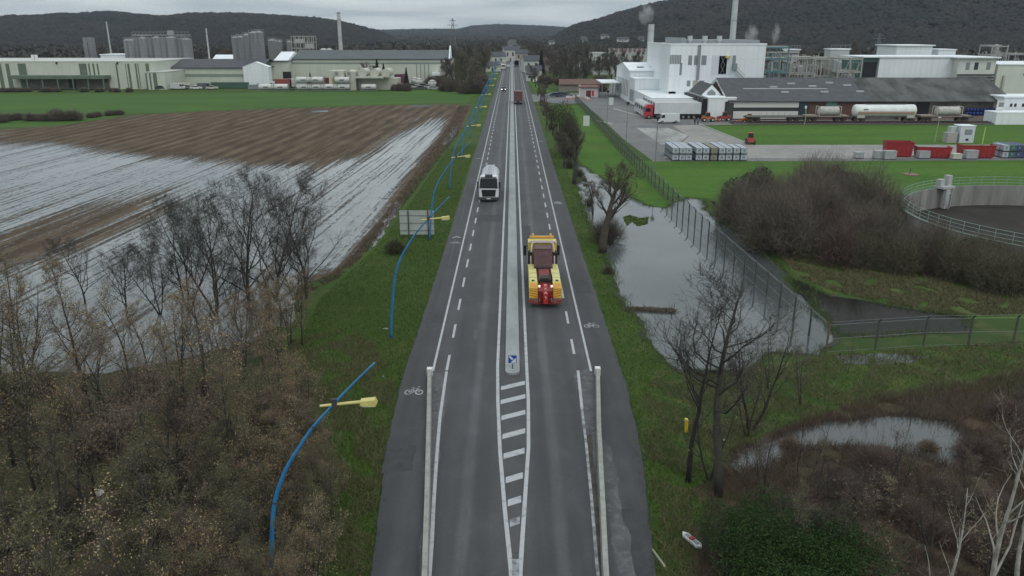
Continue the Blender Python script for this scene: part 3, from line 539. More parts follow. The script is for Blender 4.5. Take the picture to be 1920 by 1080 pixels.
# ------------------------------------------------------------------ lorries and cars
def wheel(t, x, y, r=.5, wd=.32):
    mb = MB(); mb.cyl((x-wd/2, y, r), (x+wd/2, y, r), r, 20); w_ = part('wheel', mb, RUBBER, t)
    mb = MB(); s = 1 if x > 0 else -1; mb.cyl((x+s*(wd/2-.02), y, r), (x+s*(wd/2+.015), y, r), r*.55, 12); part('rim', mb, STEEL, w_)
def tanker():
    # local: the front looks along -y
    t = thing('tanker_lorry', 'white tanker lorry with a rounded tank driving towards the viewer', 'lorry', (-2.95, 98.9, ZR))
    WL = mat('lorry white', (.70, .72, .74), (.50, .51, .52), scale=1.3, rough=.3, lo=.5, hi=.85, detail=8)
    mb = MB(); mb.prism([(-1.2, .55), (1.2, .55), (1.25, 1.0), (1.25, 2.35), (1.12, 3.0), (.95, 3.12), (-.95, 3.12), (-1.12, 3.0), (-1.25, 2.35), (-1.25, 1.0)], 'y', .18, 2.25)
    mb.prism([(.05, .55), (.0, 1.75), (.18, 1.75), (.18, .55)], 'x', -1.18, 1.18)
    cab = part('cab', mb, WL, t)
    mb = MB(); mb.add([(-1.14, -.01, 1.78), (1.14, -.01, 1.74), (1.06, .16, 2.93), (-1.06, .16, 2.93)], [(0, 1, 2, 3)]); mb.add([(-1.14, -.01, 1.78), (-1.02, .16, 2.72), (-1.02, .19, 2.72), (-1.14, .19, 1.78), (1.14, -.01, 1.78), (1.02, .16, 2.72), (1.02, .19, 2.72), (1.14, .19, 1.78)], [(0, 1, 2, 3), (7, 6, 5, 4)])
    part('windscreen', mb, GLASSD, cab)
    mb = MB(); mb.prism([(.0, 2.95), (.14, 3.06), (.4, 3.14), (.4, 3.18), (.10, 3.12), (-.06, 2.97)], 'x', -1.0, 1.0); part('sun_visor', mb, mat('smoked visor', (.03, .035, .045), rough=.2), cab)
    mb = MB(); mb.box(-.5, .5, .35, 1.15, 3.12, 3.42, tx=.05, ty=.05); part('roof_hatch', mb, mat('smoked hatch', (.03, .035, .045), rough=.25), cab)
    mb = MB(); mb.add([(-.80, -.01, .72), (.80, -.01, .72), (.92, -.03, 1.6), (-.92, -.03, 1.6), (-.80, .05, .72), (.80, .05, .72), (.92, .05, 1.6), (-.92, .05, 1.6)], [(0, 1, 2, 3), (0, 4, 5, 1), (1, 5, 6, 2), (2, 6, 7, 3), (3, 7, 4, 0)]); gr = part('grille', mb, BLACK, cab)
    mb = MB(); [mb.box(-.82, .82, -.05, -.035, z, z+.02) for z in (.85, 1.0, 1.15, 1.3, 1.45)]; part('grille_bar', mb, DARK, gr)
    mb = MB(); mb.box(-1.22, 1.22, -.1, .25, .30, .62); bp = part('bumper', mb, DARK, t)
    mb = MB(); mb.box(-.26, .26, -.115, -.101, .42, .54); part('number_plate', mb, WHITE, bp)
    for s in (-1, 1):
        mb = MB(); mb.add([(s*.83, -.05, .66), (s*1.2, -.02, .66), (s*1.18, -.02, 1.05), (s*.9, -.05, .9), (s*.83, .05, .66), (s*1.2, .05, .66), (s*1.18, .05, 1.05), (s*.9, .05, .9)], [(0, 1, 2, 3), (4, 5, 6, 7), (0, 1, 5, 4), (1, 2, 6, 5), (2, 3, 7, 6), (3, 0, 4, 7)]); part('headlight', mb, LAMPW, cab)
        mb = MB(); mb.box(s*1.38-.1, s*1.38+.1, .12, .3, 1.75, 2.6); mb.bar((s*1.24, .22, 2.5), (s*1.34, .22, 2.5), .05); part('mirror', mb, BLACK, cab)
        mb = MB(); mb.box(s*1.253-.008, s*1.253+.008, .45, 1.45, 1.7, 2.35); part('side_window', mb, GLASSD, cab)
    mb = MB(); mb.box(-.45, .45, .3, 10.3, .62, .95); mb.box(-1.1, 1.1, 2.5, 9.9, .95, 1.1); mb.box(-1.22, 1.22, 3.2, 5.6, .35, .95); part('chassis', mb, DARK, t)
    mb = MB(); mb.tank((0, 2.55, 2.12), (0, 10.4, 2.12), 1.05, 28, sx=1.17, sz=.96); tk = part('tank', mb, WL, t, True)
    mb = MB(); mb.box(-.52, .52, 2.9, 10.1, 3.1, 3.14); [mb.cyl((0, y, 3.14), (0, y, 3.24), .25, 12) for y in (3.7, 5.0, 6.3, 7.6, 8.9)]; [mb.bar((s*.55, 2.9, 3.22), (s*.55, 10.1, 3.22), .05) for s in (-1, 1)]
    part('walkway', mb, mat('grey walkway', (.42, .44, .46), rough=.5), tk)
    mb = MB(); [mb.tube([(1.17*1.06*math.cos(a), y, 2.12+1.02*math.sin(a)) for a in np.linspace(-.3, math.pi+.3, 18)], .025, 4) for y in (3.3, 4.6, 5.9, 7.2, 8.5, 9.8)]; part('band', mb, GALV, tk)
    for s in (-1, 1):
        for y, rr in ((1.35, .5), (7.2, .5), (8.55, .5)): wheel(t, s*1.06, y, rr)
        mb = MB(); mb.prism([(6.5, .85), (6.7, 1.1), (9.05, 1.1), (9.25, .85), (9.25, .9), (9.05, 1.15), (6.65, 1.15), (6.45, .88)], 'x', s*1.25-.02 if s > 0 else -1.25, s*1.25+.0 if s > 0 else -.85); part('mudguard', mb, WL, t)
    mb = MB(); mb.box(-1.15, 1.15, 10.25, 10.35, .45, .7); part('rear_bumper', mb, DARK, t)
tanker()
def tow_truck():
    # local: the rear stands at y=0, the front looks along +y
    Yl = mat('recovery yellow', (.64, .52, .07), (.40, .33, .08), lo=.5, hi=.9, detail=9, scale=1.2, rough=.35)
    Yp = mat('pale yellow locker lid', (.66, .60, .24), (.42, .38, .14), lo=.45, hi=.9, detail=9, scale=1.5, rough=.4)
    Rd = mat('recovery red', (.22, .016, .013), (.10, .010, .010), scale=3, detail=8, lo=.4, hi=.7, rough=.4)
    Rdk = mat('dark red gear', (.035, .008, .010), (.075, .015, .018), scale=3, rough=.5)
    Pk = mat('pale pink frame', (.62, .50, .50), rough=.4)
    Og = mat('orange chevron', (.62, .13, .03), rough=.4)
    t = thing('recovery_truck', 'yellow heavy recovery truck with red lifting gear driving away from the viewer', 'tow truck', (2.62, 58.4, ZR))
    mb = MB(); mb.box(-.45, .45, .3, 9.2, .6, .95); mb.box(-1.1, 1.1, 1.0, 7.0, .8, 1.15); part('chassis', mb, DARK, t)
    mb = MB(); mb.prism([(7.45, .6), (9.65, .6), (9.75, 1.6), (9.5, 2.75), (9.2, 3.25), (8.8, 3.35), (7.45, 3.35)], 'x', -1.22, 1.22); cab = part('cab', mb, Yl, t)
    mb = MB(); mb.prism([(9.76, 1.75), (9.53, 2.7), (9.56, 2.7), (9.79, 1.75)], 'x', -1.1, 1.1); part('windscreen', mb, GLASSD, cab)
    mb = MB(); mb.box(-1.06, 1.06, 9.0, 9.3, 3.36, 3.5); lb = part('light_bar', mb, mat('orange beacon bar', (.62, .30, .04), rough=.3), cab)
    for s in (-1, 1):
        mb = MB(); mb.cyl((s*.78, 9.12, 3.5), (s*.78, 9.12, 3.72), .1, 10); part('beacon', mb, mat('amber beacon', (.75, .42, .1), rough=.3), lb)
        mb = MB(); mb.box(s*1.225-.01, s*1.225+.01, 8.2, 9.2, 1.9, 2.7); part('side_window', mb, GLASSD, cab)
        mb = MB(); mb.box(s*1.48-.11, s*1.48+.11, 9.1, 9.28, 1.75, 2.65); mb.bar((s*1.22, 9.2, 2.6), (s*1.45, 9.2, 2.6), .05); part('mirror', mb, BLACK, cab)
        mb = MB(); mb.box(s*1.08-.17, s*1.08+.17, 6.6, 7.35, .7, 2.7); part('side_pod', mb, BLACK, t)
    mb = MB(); mb.box(-.95, .95, 8.0, 8.05, 3.352, 3.40); mb.box(-.95, .95, 8.75, 8.8, 3.352, 3.40); part('roof_rib', mb, mat('grey trim', (.25, .25, .22), rough=.5), cab)
    for s in (-1, 1):
        mb = MB(); mb.box(*sorted((s*.60, s*1.25)), .95, 6.3, .75, 1.75); bx = part('locker', mb, Yl, t)
        mb = MB(); mb.box(*sorted((s*.62, s*1.24)), 1.2, 6.2, 1.752, 1.80); lid = part('lid', mb, Yp, bx)
        mb = MB(); [mb.box(s*.93-.3, s*.93+.3, y, y+.02, 1.802, 1.815) for y in (2.3, 3.5, 4.7)]; mb.box(s*.95-.12, s*.95+.12, 1.3, 1.55, 1.802, 1.86); part('latch', mb, DARK, bx)
        mb = MB(); mb.box(*sorted((s*.62, s*1.27)), .15, .95, .80, 1.60); mb.prism([(.15, 1.6), (.95, 1.6), (.95, 1.75)], 'x', *sorted((s*.62, s*1.27))); rp = part('rear_panel', mb, Yl, t)
        mb = MB()
        for k in range(4):                                            # slanting orange and dark chevron bars on back and top
            z = .84+k*.2; xa, xb = s*.66, s*1.23; mb.quad((xa, .142, z), (xb, .142, z+.14*s*s), (xb, .142, z+.24 if z < 1.4 else 1.6), (xa, .142, z+.10))
            y = .2+k*.19; mb.quad((xa, y, 1.62+.18*(y-.15)), (xb, y+.07, 1.632+.18*(y-.15)), (xb, y+.16, 1.65+.18*(y-.15)), (xa, y+.09, 1.64+.18*(y-.15)))
        part('chevron', mb, Og, rp, fix=False)
        mb = MB(); mb.box(*sorted((s*.60, s*1.28)), -.12, .15, .45, .78); lp = part('lamp_board', mb, mat('grey red lamp board', (.18, .09, .08), rough=.5), t)
        for k in (0, 1):
            mb = MB(); mb.cyl((s*(1.16-k*.2), -.15, .64), (s*(1.16-k*.2), -.118, .64), .075, 10); part('tail_light', mb, LAMPR, lp)
        mb = MB(); mb.cyl((s*.48, .35, 1.62), (s*.48, .35, 1.76), .075, 10); part('work_lamp', mb, LITR, t)
        for y in (8.5, 2.0, 3.35): wheel(t, s*1.06, y, .52)
    # arched headboard behind the cab with the dark red winch housing
    mb = MB(); mb.tube([(-1.0, 6.35, 1.2), (-1.0, 6.6, 2.3), (-.92, 7.2, 3.3), (-.7, 7.3, 3.42), (.7, 7.3, 3.42), (.92, 7.2, 3.3), (1.0, 6.6, 2.3), (1.0, 6.35, 1.2)], .075, 6); mb.bar((-1.15, 7.32, 3.48), (1.15, 7.32, 3.48), .16, .12); part('headboard', mb, Pk, t)
    mb = MB(); mb.prism([(4.9, 1.2), (4.9, 1.9), (5.6, 2.5), (6.3, 3.1), (6.9, 3.25), (7.15, 3.0), (7.15, 1.2)], 'x', -.78, .78); hs = part('winch_housing', mb, Rdk, t)
    mb = MB(); mb.prism([(6.25, 3.12), (6.95, 3.29), (7.12, 3.16), (7.08, 3.06), (6.9, 3.2), (6.3, 3.04)], 'x', -.7, .7); [mb.bar((x, 5.7, 2.66), (x, 6.9, 3.33), .05, .04) for x in (-.25, .25)]; part('cover', mb, mat('grey pink hood', (.12, .07, .07), rough=.5), hs)
    mb = MB(); [mb.box(*sorted((s*.44, s*.59)), .95, 7.0, 1.16, 1.3) for s in (-1, 1)]; [mb.tube([(s*.5, 1.2, 1.5), (s*.52, 2.6, 1.72), (s*.48, 4.3, 1.9)], .03, 5) for s in (-1, 1)]; part('hose_shade_gap', mb, BLACK, t); mb = MB(); mb.box(-.5, .5, 4.2, 4.9, 1.2, 1.75); [mb.cyl((x, 4.2, 1.85), (x, 4.85, 1.85), .17, 10) for x in (-.3, 0, .3)]; part('winch', mb, BLACK, t)  # black strips flank the boom, painting in its shadowed gaps; tubes are hoses
    mb = MB(); mb.prism([(1.0, 1.2), (1.0, 1.5), (4.2, 1.95), (4.2, 1.2)], 'x', -.42, .42); mb.bar((-.5, 1.0, 1.45), (-.5, 4.2, 1.7), .1); mb.bar((.5, 1.0, 1.45), (.5, 4.2, 1.7), .1); bm_ = part('boom', mb, Rd, t)
    mb = MB(); mb.cyl((-.36, 1.9, 1.85), (.36, 1.9, 1.85), .27, 14); mb.box(-.46, .46, 1.6, 2.3, 1.5, 1.8); mb.tube([(.2, 1.9, 2.05), (.55, 1.9, 2.2), (.62, 1.6, 1.6)], .035, 5); part('hydraulic_motor', mb, mat('oily black', (.02, .02, .018), rough=.45), t)
    mb = MB(); mb.box(-.58, .58, .1, 1.0, .5, 1.35); mb.prism([(.1, 1.35), (1.0, 1.35), (1.0, 1.5), (.45, 1.5)], 'x', -.56, .56); mb.bar((-.5, -.1, .5), (-.35, .9, 1.55), .09); mb.bar((.5, -.1, .5), (.35, .9, 1.55), .09); part('lift_frame', mb, Rd, t)
    mb = MB(); mb.prism([(-.28, .45), (-.18, 1.2), (.9, 1.72), (1.1, 1.6), (.1, 1.0), (.0, .45)], 'x', -.17, .17); st_ = part('stinger', mb, mat('bright red stinger', (.36, .018, .012), rough=.35), t)
    mb = MB(); mb.box(-1.2, 1.2, -.1, .02, .36, .46); part('rear_beam', mb, Rd, t)
    # the pale characters running down the stinger
    import mathutils
    PKT = mat('pale lettering', (.55, .34, .33), rough=.5)
    fc = [((.5, 1.53), (.18, 1.375)), ]
    for i, ch in enumerate('8XA9'):
        cu = bpy.data.curves.new('txt', 'FONT'); cu.body = ch; cu.size = .36; cu.align_x = 'CENTER'; cu.extrude = .003
        ob = bpy.data.objects.new('txt', cu); C.objects.link(ob); dg = bpy.context.evaluated_depsgraph_get(); me = bpy.data.meshes.new_from_object(ob.evaluated_get(dg)); bpy.data.objects.remove(ob)
        me.materials.clear(); me.materials.append(PKT)
        if i < 3:     # on the sloping top face
            f = .96-i*.36; p = Vector((0, -.18+1.08*f-.22, 1.2+.52*f-.105+.01)); an = math.atan2(.52, 1.08)
        else: p = Vector((0, -.272, .82)); an = R(80)
        me.transform(Matrix.Translation(p) @ Matrix.Rotation(an, 4, 'X')); link('lettering', me, st_)
tow_truck()
def box_lorry():
    t = thing('box_lorry', 'dark red box lorry far down the right lane', 'lorry', (1.85, 241, ZR))
    RB_ = mat('maroon box body', (.10, .028, .03), (.14, .045, .045), scale=1, rough=.5)
    mb = MB(); mb.box(-1.22, 1.22, 0, 6.6, 1.0, 3.8); b = part('cargo_box', mb, RB_, t)
    mb = MB(); mb.box(-1.1, 1.1, -.02, -.004, 1.1, 3.5); mb.box(-.02, .02, -.04, -.02, 1.1, 3.5); part('rear_door', mb, mat('faded maroon door', (.13, .05, .05), rough=.6), b)
    mb = MB(); mb.box(-1.2, 1.2, .04, .25, .45, .8); mb.box(-.4, .4, .3, 8.5, .6, 1); part('chassis', mb, DARK, t)
    for s in (-1, 1):
        mb = MB(); mb.box(s*.95-.18, s*.95+.18, .0, .04, .62, .8); part('tail_light', mb, mat('pale tail lamp', (.5, .4, .4), rough=.4), t)
        for y in (1.5, 2.8, 7.9): wheel(t, s*1.05, y)
    mb = MB(); mb.prism([(6.75, .6), (8.9, .6), (8.95, 1.8), (8.6, 2.9), (6.75, 3.1)], 'x', -1.2, 1.2); part('cab', mb, RB_, t)
box_lorry()
def car(loc, rz, label, col, group=None, van=False, lit=False):
    t = thing('parked_van' if van else ('passenger_car'), label, 'van' if van else 'car', loc, rz, group)
    m = mat('car paint %.2f %.2f %.2f' % col, col, rough=.3)
    pr = [(-2.1, .35), (-2.15, .8), (-1.9, .98), (-1.1, 1.05), (-.5, 1.45), (.9, 1.48), (1.75, 1.02), (2.1, .95), (2.15, .4)] if not van else [(-2.6, .35), (-2.65, .95), (-2.2, 1.2), (-1.6, 2.1), (-1.2, 2.25), (2.5, 2.25), (2.6, .4)]
    mb = MB(); mb.prism(pr, 'x', -.86, .86); b = part('body', mb, m, t)
    g = [(-1.02, 1.06), (-.5, 1.40), (.85, 1.42), (1.55, 1.06)] if not van else [(-2.1, 1.3), (-1.62, 2.02), (-1.1, 2.02), (-1.1, 1.3)]
    mb = MB(); mb.prism(g, 'x', -.875, .875); part('side_window', mb, GLASSD, b)
    mb = MB(); a, c_ = ((-1.13, 1.06), (-.53, 1.44)) if not van else ((-2.18, 1.28), (-1.66, 2.06)); mb.quad((-.75, a[0]-.01, a[1]), (.75, a[0]-.01, a[1]), (.68, c_[0]-.01, c_[1]), (-.68, c_[0]-.01, c_[1])); part('windscreen', mb, GLASSD, b, fix=False)
    y0 = -2.16 if not van else -2.66
    for s in (-1, 1):
        mb = MB(); mb.box(s*.62-.16, s*.62+.16, y0-.02, y0+.1, .62, .8); part('headlight', mb, LIT if lit else LAMPW, b)
        for y in ((-1.35, 1.35) if not van else (-1.7, 1.7)): wheel(t, s*.8, y, .33, .2)
    return t
car((-3.05, 298, ZR), 0, 'small dark car with lit headlights coming down the left lane', (.03, .03, .035), lit=True)
car((-2.3, 505, ZR), 0, 'white car approaching near the far junction', (.6, .6, .6))
car((1.9, 560, ZR), R(180), 'dark car driving away near the far junction', (.04, .04, .045))
def simple_lorry(loc, rz, label, col, ln=9, group=None, name='parked_lorry', cabc=(.6, .6, .6)):
    t = thing(name, label, 'lorry', loc, rz, group); m = mat('body %.2f %.2f %.2f' % col, col, [c*.85 for c in col], scale=1, rough=.45); cm = mat('cab %.2f %.2f %.2f' % cabc, cabc, rough=.35)
    mb = MB(); mb.box(-1.24, 1.24, 2.6, ln, 1.05, 3.9); b = part('cargo_box', mb, m, t)
    mb = MB(); [mb.box(-1.25, 1.25, y, y+.05, 1.0, 3.93) for y in (2.6, ln-.05)]; part('frame', mb, GALV, b)
    mb = MB(); mb.prism([(0, .5), (-.05, 1.6), (.2, 2.7), (.6, 3.1), (2.3, 3.3), (2.3, .5)], 'x', -1.2, 1.2); cb_ = part('cab', mb, cm, t)
    mb = MB(); mb.quad((-1.05, -.06, 1.65), (1.05, -.06, 1.65), (.98, .17, 2.65), (-.98, .17, 2.65)); part('windscreen', mb, GLASSD, cb_, fix=False)
    mb = MB(); [mb.box(s*1.21-.01, s*1.21+.01, .5, 1.5, 1.7, 2.5) for s in (-1, 1)]; part('side_window', mb, GLASSD, cb_)
    mb = MB(); mb.box(-.4, .4, 1, ln-.1, .6, 1.04); part('chassis', mb, DARK, t)
    for s in (-1, 1):
        for y in ([1.2, ln-3.6, ln-2.3] if ln < 11 else [1.2, 3.6, ln-4, ln-2.7, ln-1.4]): wheel(t, s*1.05, y)
    return t
simple_lorry((-5.0, 470, ZR), 0, 'white lorry stopped at the far end of the left lane', (.55, .55, .54))
simple_lorry((3.0, 520, ZR), R(180), 'pale lorry far ahead beyond the end of the island', (.45, .45, .44))
# ------------------------------------------------------------------ buildings
WCL = mat('white cladding', (.80, .83, .85), (.72, .75, .77), scale=.12, rough=.5, detail=8, stretch=(1, 1, .4))
WRF = mat('white roof', (.84, .87, .89), (.72, .75, .78), scale=.25, rough=.55, detail=8)
panelize(WCL, 1.5, .93, hz=4.5); CRM = mat('cream cladding', (.56, .58, .50), (.49, .51, .43), scale=.15, rough=.6, detail=8)
panelize(CRM, 1.5, .92); GRN = mat('sage green cladding', (.13, .17, .12), (.10, .135, .10), scale=.4, rough=.6)
DGRY = mat('dark slate roof', (.075, .08, .088), (.05, .053, .06), scale=.6, rough=.75, detail=9)
FIBR = mat('old fibre cement roof', (.10, .10, .095), (.038, .040, .038), lo=.4, hi=.62, scale=.3, rough=.85, detail=10, stretch=(1, .4, 1))
WIN = mat('factory window', (.035, .042, .05), rough=.2)
GREYW = mat('grey louvre', (.22, .24, .25), rough=.6)
BRICK = mat('brown brick', (.13, .065, .05), (.09, .05, .04), scale=1.5, rough=.85)
BEIGE = mat('beige render', (.27, .24, .20), (.2, .18, .155), scale=.6, rough=.85)
def gable(mb, x0, x1, y0, y1, z0, ze, zr, along='x', ov=.0, m=0):
    if along == 'x': ym = (y0+y1)/2; mb.prism([(y0, z0), (y1, z0), (y1, ze), (ym, zr), (y0, ze)], 'x', x0, x1, m)
    else: xm = (x0+x1)/2; mb.prism([(x0, z0), (x1, z0), (x1, ze), (xm, zr), (x0, ze)], 'y', y0, y1, m)
def roofplate(mb, x0, x1, y0, y1, ze, zr, along='x', th=.18, ov=.5):
    if along == 'x':
        ym = (y0+y1)/2; s = (zr-ze)/(ym-y0); y0 -= ov; y1 += ov; e = ze-s*ov+.02; r = zr+.02
        mb.prism([(y0, e), (ym, r), (y1, e), (y1, e+th), (ym, r+th), (y0, e+th)], 'x', x0-ov*.4, x1+ov*.4)
    else:
        xm = (x0+x1)/2; s = (zr-ze)/(xm-x0); x0 -= ov; x1 += ov; e = ze-s*ov+.02; r = zr+.02
        mb.prism([(x0, e), (xm, r), (x1, e), (x1, e+th), (xm, r+th), (x0, e+th)], 'y', y0-ov*.4, y1+ov*.4)
def win(t, x0, x1, z0, z1, y=-.03, m=None, name='window'):
    mb = MB(); mb.box(x0, x1, y, .05, z0, z1); return part(name, mb, m or WIN, t)
def winx(t, y0, y1, z0, z1, x, m=None, name='window'):
    mb = MB(); mb.box(x-.03, x+.03, y0, y1, z0, z1); return part(name, mb, m or WIN, t)
# --- right: tall white factory hall, front at Y=225
def T(px, py, Y): return At(px, py, Y)
x0, x1 = T(1253, 160, 225).x, T(1430, 160, 225).x; zt = T(1300, 84, 225).z; W_ = x1-x0
t = thing('factory_hall', 'tall white box-shaped factory hall with open loading bay', 'factory', (x0, 225, 0))
mb = MB(); mb.box(0, W_, 0, 38, 0, zt); wl = part('wall', mb, WCL, t)
mb = MB(); mb.box(-.15, W_+.15, -.15, .2, zt, zt+.35); mb.box(-.15, .2, .2, 38, zt, zt+.35); mb.box(W_-.2, W_+.15, .2, 38, zt, zt+.35); part('parapet', mb, WRF, t)
mb = MB(); mb.box(.5, W_-.5, .5, 37.5, zt, zt+.1); rf = part('roof', mb, WRF, t)
mb = MB(); mb.box(5, 26, 6, 30, zt+.1, zt+1.2); mb.box(4, 5, 5, 30, zt+.1, zt+1.8); part('roof_deck', mb, GREYW, rf)
for px in (1293, 1321, 1348):
    p = T(px, 84, 231); mb = MB(); x = p.x-x0; mb.cyl((x, 6, zt+.1), (x, 6, zt+1.0), .45, 12); mb.cyl((x, 6, zt+.95), (x, 6, zt+2.3), .72, 14); part('roof_vent', mb, mat('grey vent', (.38, .39, .4), rough=.6), rf)
def pw(px0, py0, px1, py1, m=None, name='window', Y=225):
    a = T(px0, py0, Y); b = T(px1, py1, Y); return win(t, a.x-x0, b.x-x0, b.z, a.z, m=m, name=name)
for k in range(7): pw(1256.5+k*3.1, 103, 1258+k*3.1, 120, GREYW, 'louvre')
pw(1291, 104, 1297, 122, GREYW); pw(1302, 104, 1310, 122, GREYW); pw(1316, 104, 1324, 122, GREYW); pw(1374, 104, 1379, 121, GREYW)
pw(1288, 151, 1294, 162, GREYW); pw(1299, 151, 1308, 162, mat('cream shutter', (.35, .36, .28), rough=.6)); pw(1312, 151, 1320, 162, GREYW)
pw(1335, 104, 1371, 141, mat('pale panel', (.60, .63, .66), rough=.5), 'sliding_door'); d_ = pw(1349, 105, 1361, 139, BLACK, 'loading_bay')
mb = MB(); a = T(1350, 138, 225); b = T(1360, 106, 225)
for z0, z1 in ((a.z, (a.z+b.z)/2), ((a.z+b.z)/2, b.z)): mb.bar((a.x-x0, -.08, z0), (b.x-x0, -.08, z1), .12); mb.bar((a.x-x0, -.08, z1), (b.x-x0, -.08, z0), .12)
part('lattice', mb, GALV, t); p = T(1364, 106.5, 225); mb = MB(); mb.box(p.x-x0-.6, p.x-x0+.6, -1.2, 0, p.z-.3, p.z+.3); part('hoist', mb, YEL, t)
pw(1275, 118, 1278, 141, GREYW, 'louvre')
mb = MB(); a = T(1312, 84, 225); zz = T(1312, 150, 225).z; mb.box(a.x-x0-.35, a.x-x0+.35, -.45, 0, zz, a.z); part('downpipe', mb, GREYW, t)
a = T(1378, 130, 225); b = T(1395, 148, 225); mb = MB(); mb.bar((a.x-x0, -.6, a.z), (b.x-x0, -.6, b.z), .5, .15); mb.bar((a.x-x0, -.6, a.z+.9), (b.x-x0, -.6, b.z+.9), .08); mb.box(a.x-x0-.8, a.x-x0+.3, -1, 0, a.z-.1, a.z+1.6); part('stair', mb, mat('green steel stair', (.2, .27, .25), rough=.6), t)
p = T(1428, 100, 225); 
# chimneys
def chimney(px, py_top, py_bot, Y, r, label, col=None, top=None, rt=None, ribs=0):
    b = T(px, py_bot, Y); z1 = top if top else T(px, py_top, Y).z
    t = thing('chimney', label, 'chimney', (b.x, Y, 0)); mb = MB(); mb.cyl((0, 0, 0), (0, 0, z1), r, 20, r2=rt or r*.85); s = part('shaft', mb, col or mat('pale chimney steel', (.48, .49, .49), (.40, .41, .41), scale=.5, rough=.6), t, False)
    mb = MB(); mb.cyl((0, 0, z1), (0, 0, z1+.35), (rt or r*.85)*1.12, 20); part('rim', mb, DARK, t)
    mb = MB(); [mb.cyl((0, 0, z), (0, 0, z+.15), r*1.06, 20) for z in np.linspace(z1*.35, z1*.9, 3)]; part('band', mb, GALV, t)
    return t
chimney(1373, 0, 77, 236, .95, 'tallest pale chimney rising from the white factory hall and out of view', top=38, rt=.72)
t = chimney(1217.5, 45, 118, 290, 1.15, 'stubby pale square-looking chimney left of the factory hall', rt=1.1)
# stepped white blocks left of the hall
t = thing('factory_annex', 'low white gabled annex with a row of small roof lights', 'factory', (36, 250, 0))
mb = MB(); mb.box(0, 24, 0, 31, 0, 9.2); part('wall', mb, WCL, t)
mb = MB(); gable(mb, 0, 24, 0, 31, 9.2, 9.4, 11.2); mb2 = MB(); part('gable_wall', mb, WCL, t); mb = MB(); roofplate(mb, 0, 24, 0, 31, 9.4, 11.2); rf = part('roof', mb, WRF, t)
for k in range(5): mb = MB(); mb.box(3+k*4.1, 5+k*4.1, 4.5, 6.3, 10.15+.18, 10.45); part('roof_light', mb, GREYW, rf)
for k in range(8): winx(t, 2+k*3.4, 3.4+k*3.4, 1.5, 6.5, -.02, GREYW)
t = thing('factory_block', 'plain white flat-topped block stepping down in front of the gabled annex', 'factory', (36.2, 240, 0))
mb = MB(); mb.box(0, 24, 0, 9.9, 0, 7.5); part('wall', mb, WCL, t); mb = MB(); mb.box(-.1, 24.1, -.1, 9.9, 7.5, 7.7); part('roof', mb, WRF, t)
for k in range(6): winx(t, 1+k*1.45, 1.8+k*1.45, .8, 4.2, -.02, GREYW)
t = thing('factory_block', 'long low white loading block behind the row of trailers', 'factory', (36.4, 211, 0))
mb = MB(); mb.box(0, 15.5, 0, 28.9, 0, 4.2); mb.box(15.5, 24, 2, 28.9, 0, 5.4); part('wall', mb, WCL, t); mb = MB(); mb.box(-.1, 15.4, -.1, 28.8, 4.2, 4.4); mb.box(15.4, 24, 1.9, 28.8, 5.4, 5.6); part('roof', mb, WRF, t)
win(t, 1.2, 2.4, 0, 2.4, m=GREYW, name='door'); win(t, 6, 6.7, 0, 1.2, m=DARK, name='door')
winx(t, 1, 1.4, .5, 3.2, -.02, GREYW); winx(t, 3, 3.4, .5, 3.2, -.02, GREYW)
mb = MB(); mb.box(7, 9, 14, 15, 4.4, 5.0); mb.box(11, 12, 20, 21, 4.4, 5); part('roof_unit', mb, GREYW, t)
# loading dock with black dock shelters, east of the trailers
xd = T(1320, 200, 201).x
t = thing('loading_dock', 'white dock wall with a row of black dock shelters behind the trailers', 'loading dock', (xd, 200, 0))
mb = MB(); mb.box(.6, 7.4, -1.0, 24.6, 0, 5.2); part('wall', mb, WCL, t); mb = MB(); mb.box(.5, 7.5, -1.1, 24.5, 5.2, 5.4); part('roof', mb, WRF, t)
for k in range(6): mb = MB(); mb.box(-.6, .62, .2+k*3.9, 3.1+k*3.9, .9, 5.0); part('dock_shelter', mb, BLACK, t)
mb = MB(); mb.box(4.7, 7.0, -1.2, -1.02, .1, 4.4); part('shelter_frame', mb, BLACK, t); mb = MB(); mb.box(5.0, 6.8, -1.26, -1.2, .1, 4.1); part('door', mb, DARK, t)
# two small gabled sheds + long grey-roofed warehouse
xa = T(1366, 200, 199).x; xb = T(1497, 200, 199).x
t = thing('warehouse', 'long warehouse with dark grey roof and pale stepped gables', 'warehouse', (xa, 199, 0)); Lw = T(1905, 190, 199).x-xa; Lm = T(1628, 188, 199).x-xa
mb = MB(); gable(mb, 0, Lm, 0, 26, 0, 4.6, 9.2); part('wall', mb, BRICK, t)
mb = MB(); gable(mb, Lm+.02, Lw-1.5, 1.2, 25, 0, 4.9, 9.0); part('wall', mb, mat('stained concrete wall', (.22, .20, .17), (.11, .10, .09), scale=.5, rough=.9, detail=8), t)
mb = MB(); roofplate(mb, 0, Lm+.0, 0, 26, 4.6, 9.2, ov=.7); r1 = part('roof', mb, DGRY, t)
mb = MB(); roofplate(mb, Lm+.6, Lw-1, 0, 26, 4.6, 9.25, ov=.7); r2 = part('roof', mb, FIBR, t, label='older stained half of the roof')
s_ = 4.6/13
mb = MB(); zf = lambda y: 4.6+s_*y+.24
mb.add([(5, 6.1, zf(6.1)), (Lm-8, 6.1, zf(6.1)), (Lm-8, 6.6, zf(6.6)), (5, 6.6, zf(6.6))], [(0, 1, 2, 3)]); part('roof_seam', mb, mat('pale flashing', (.3, .31, .32), rough=.7), r1)
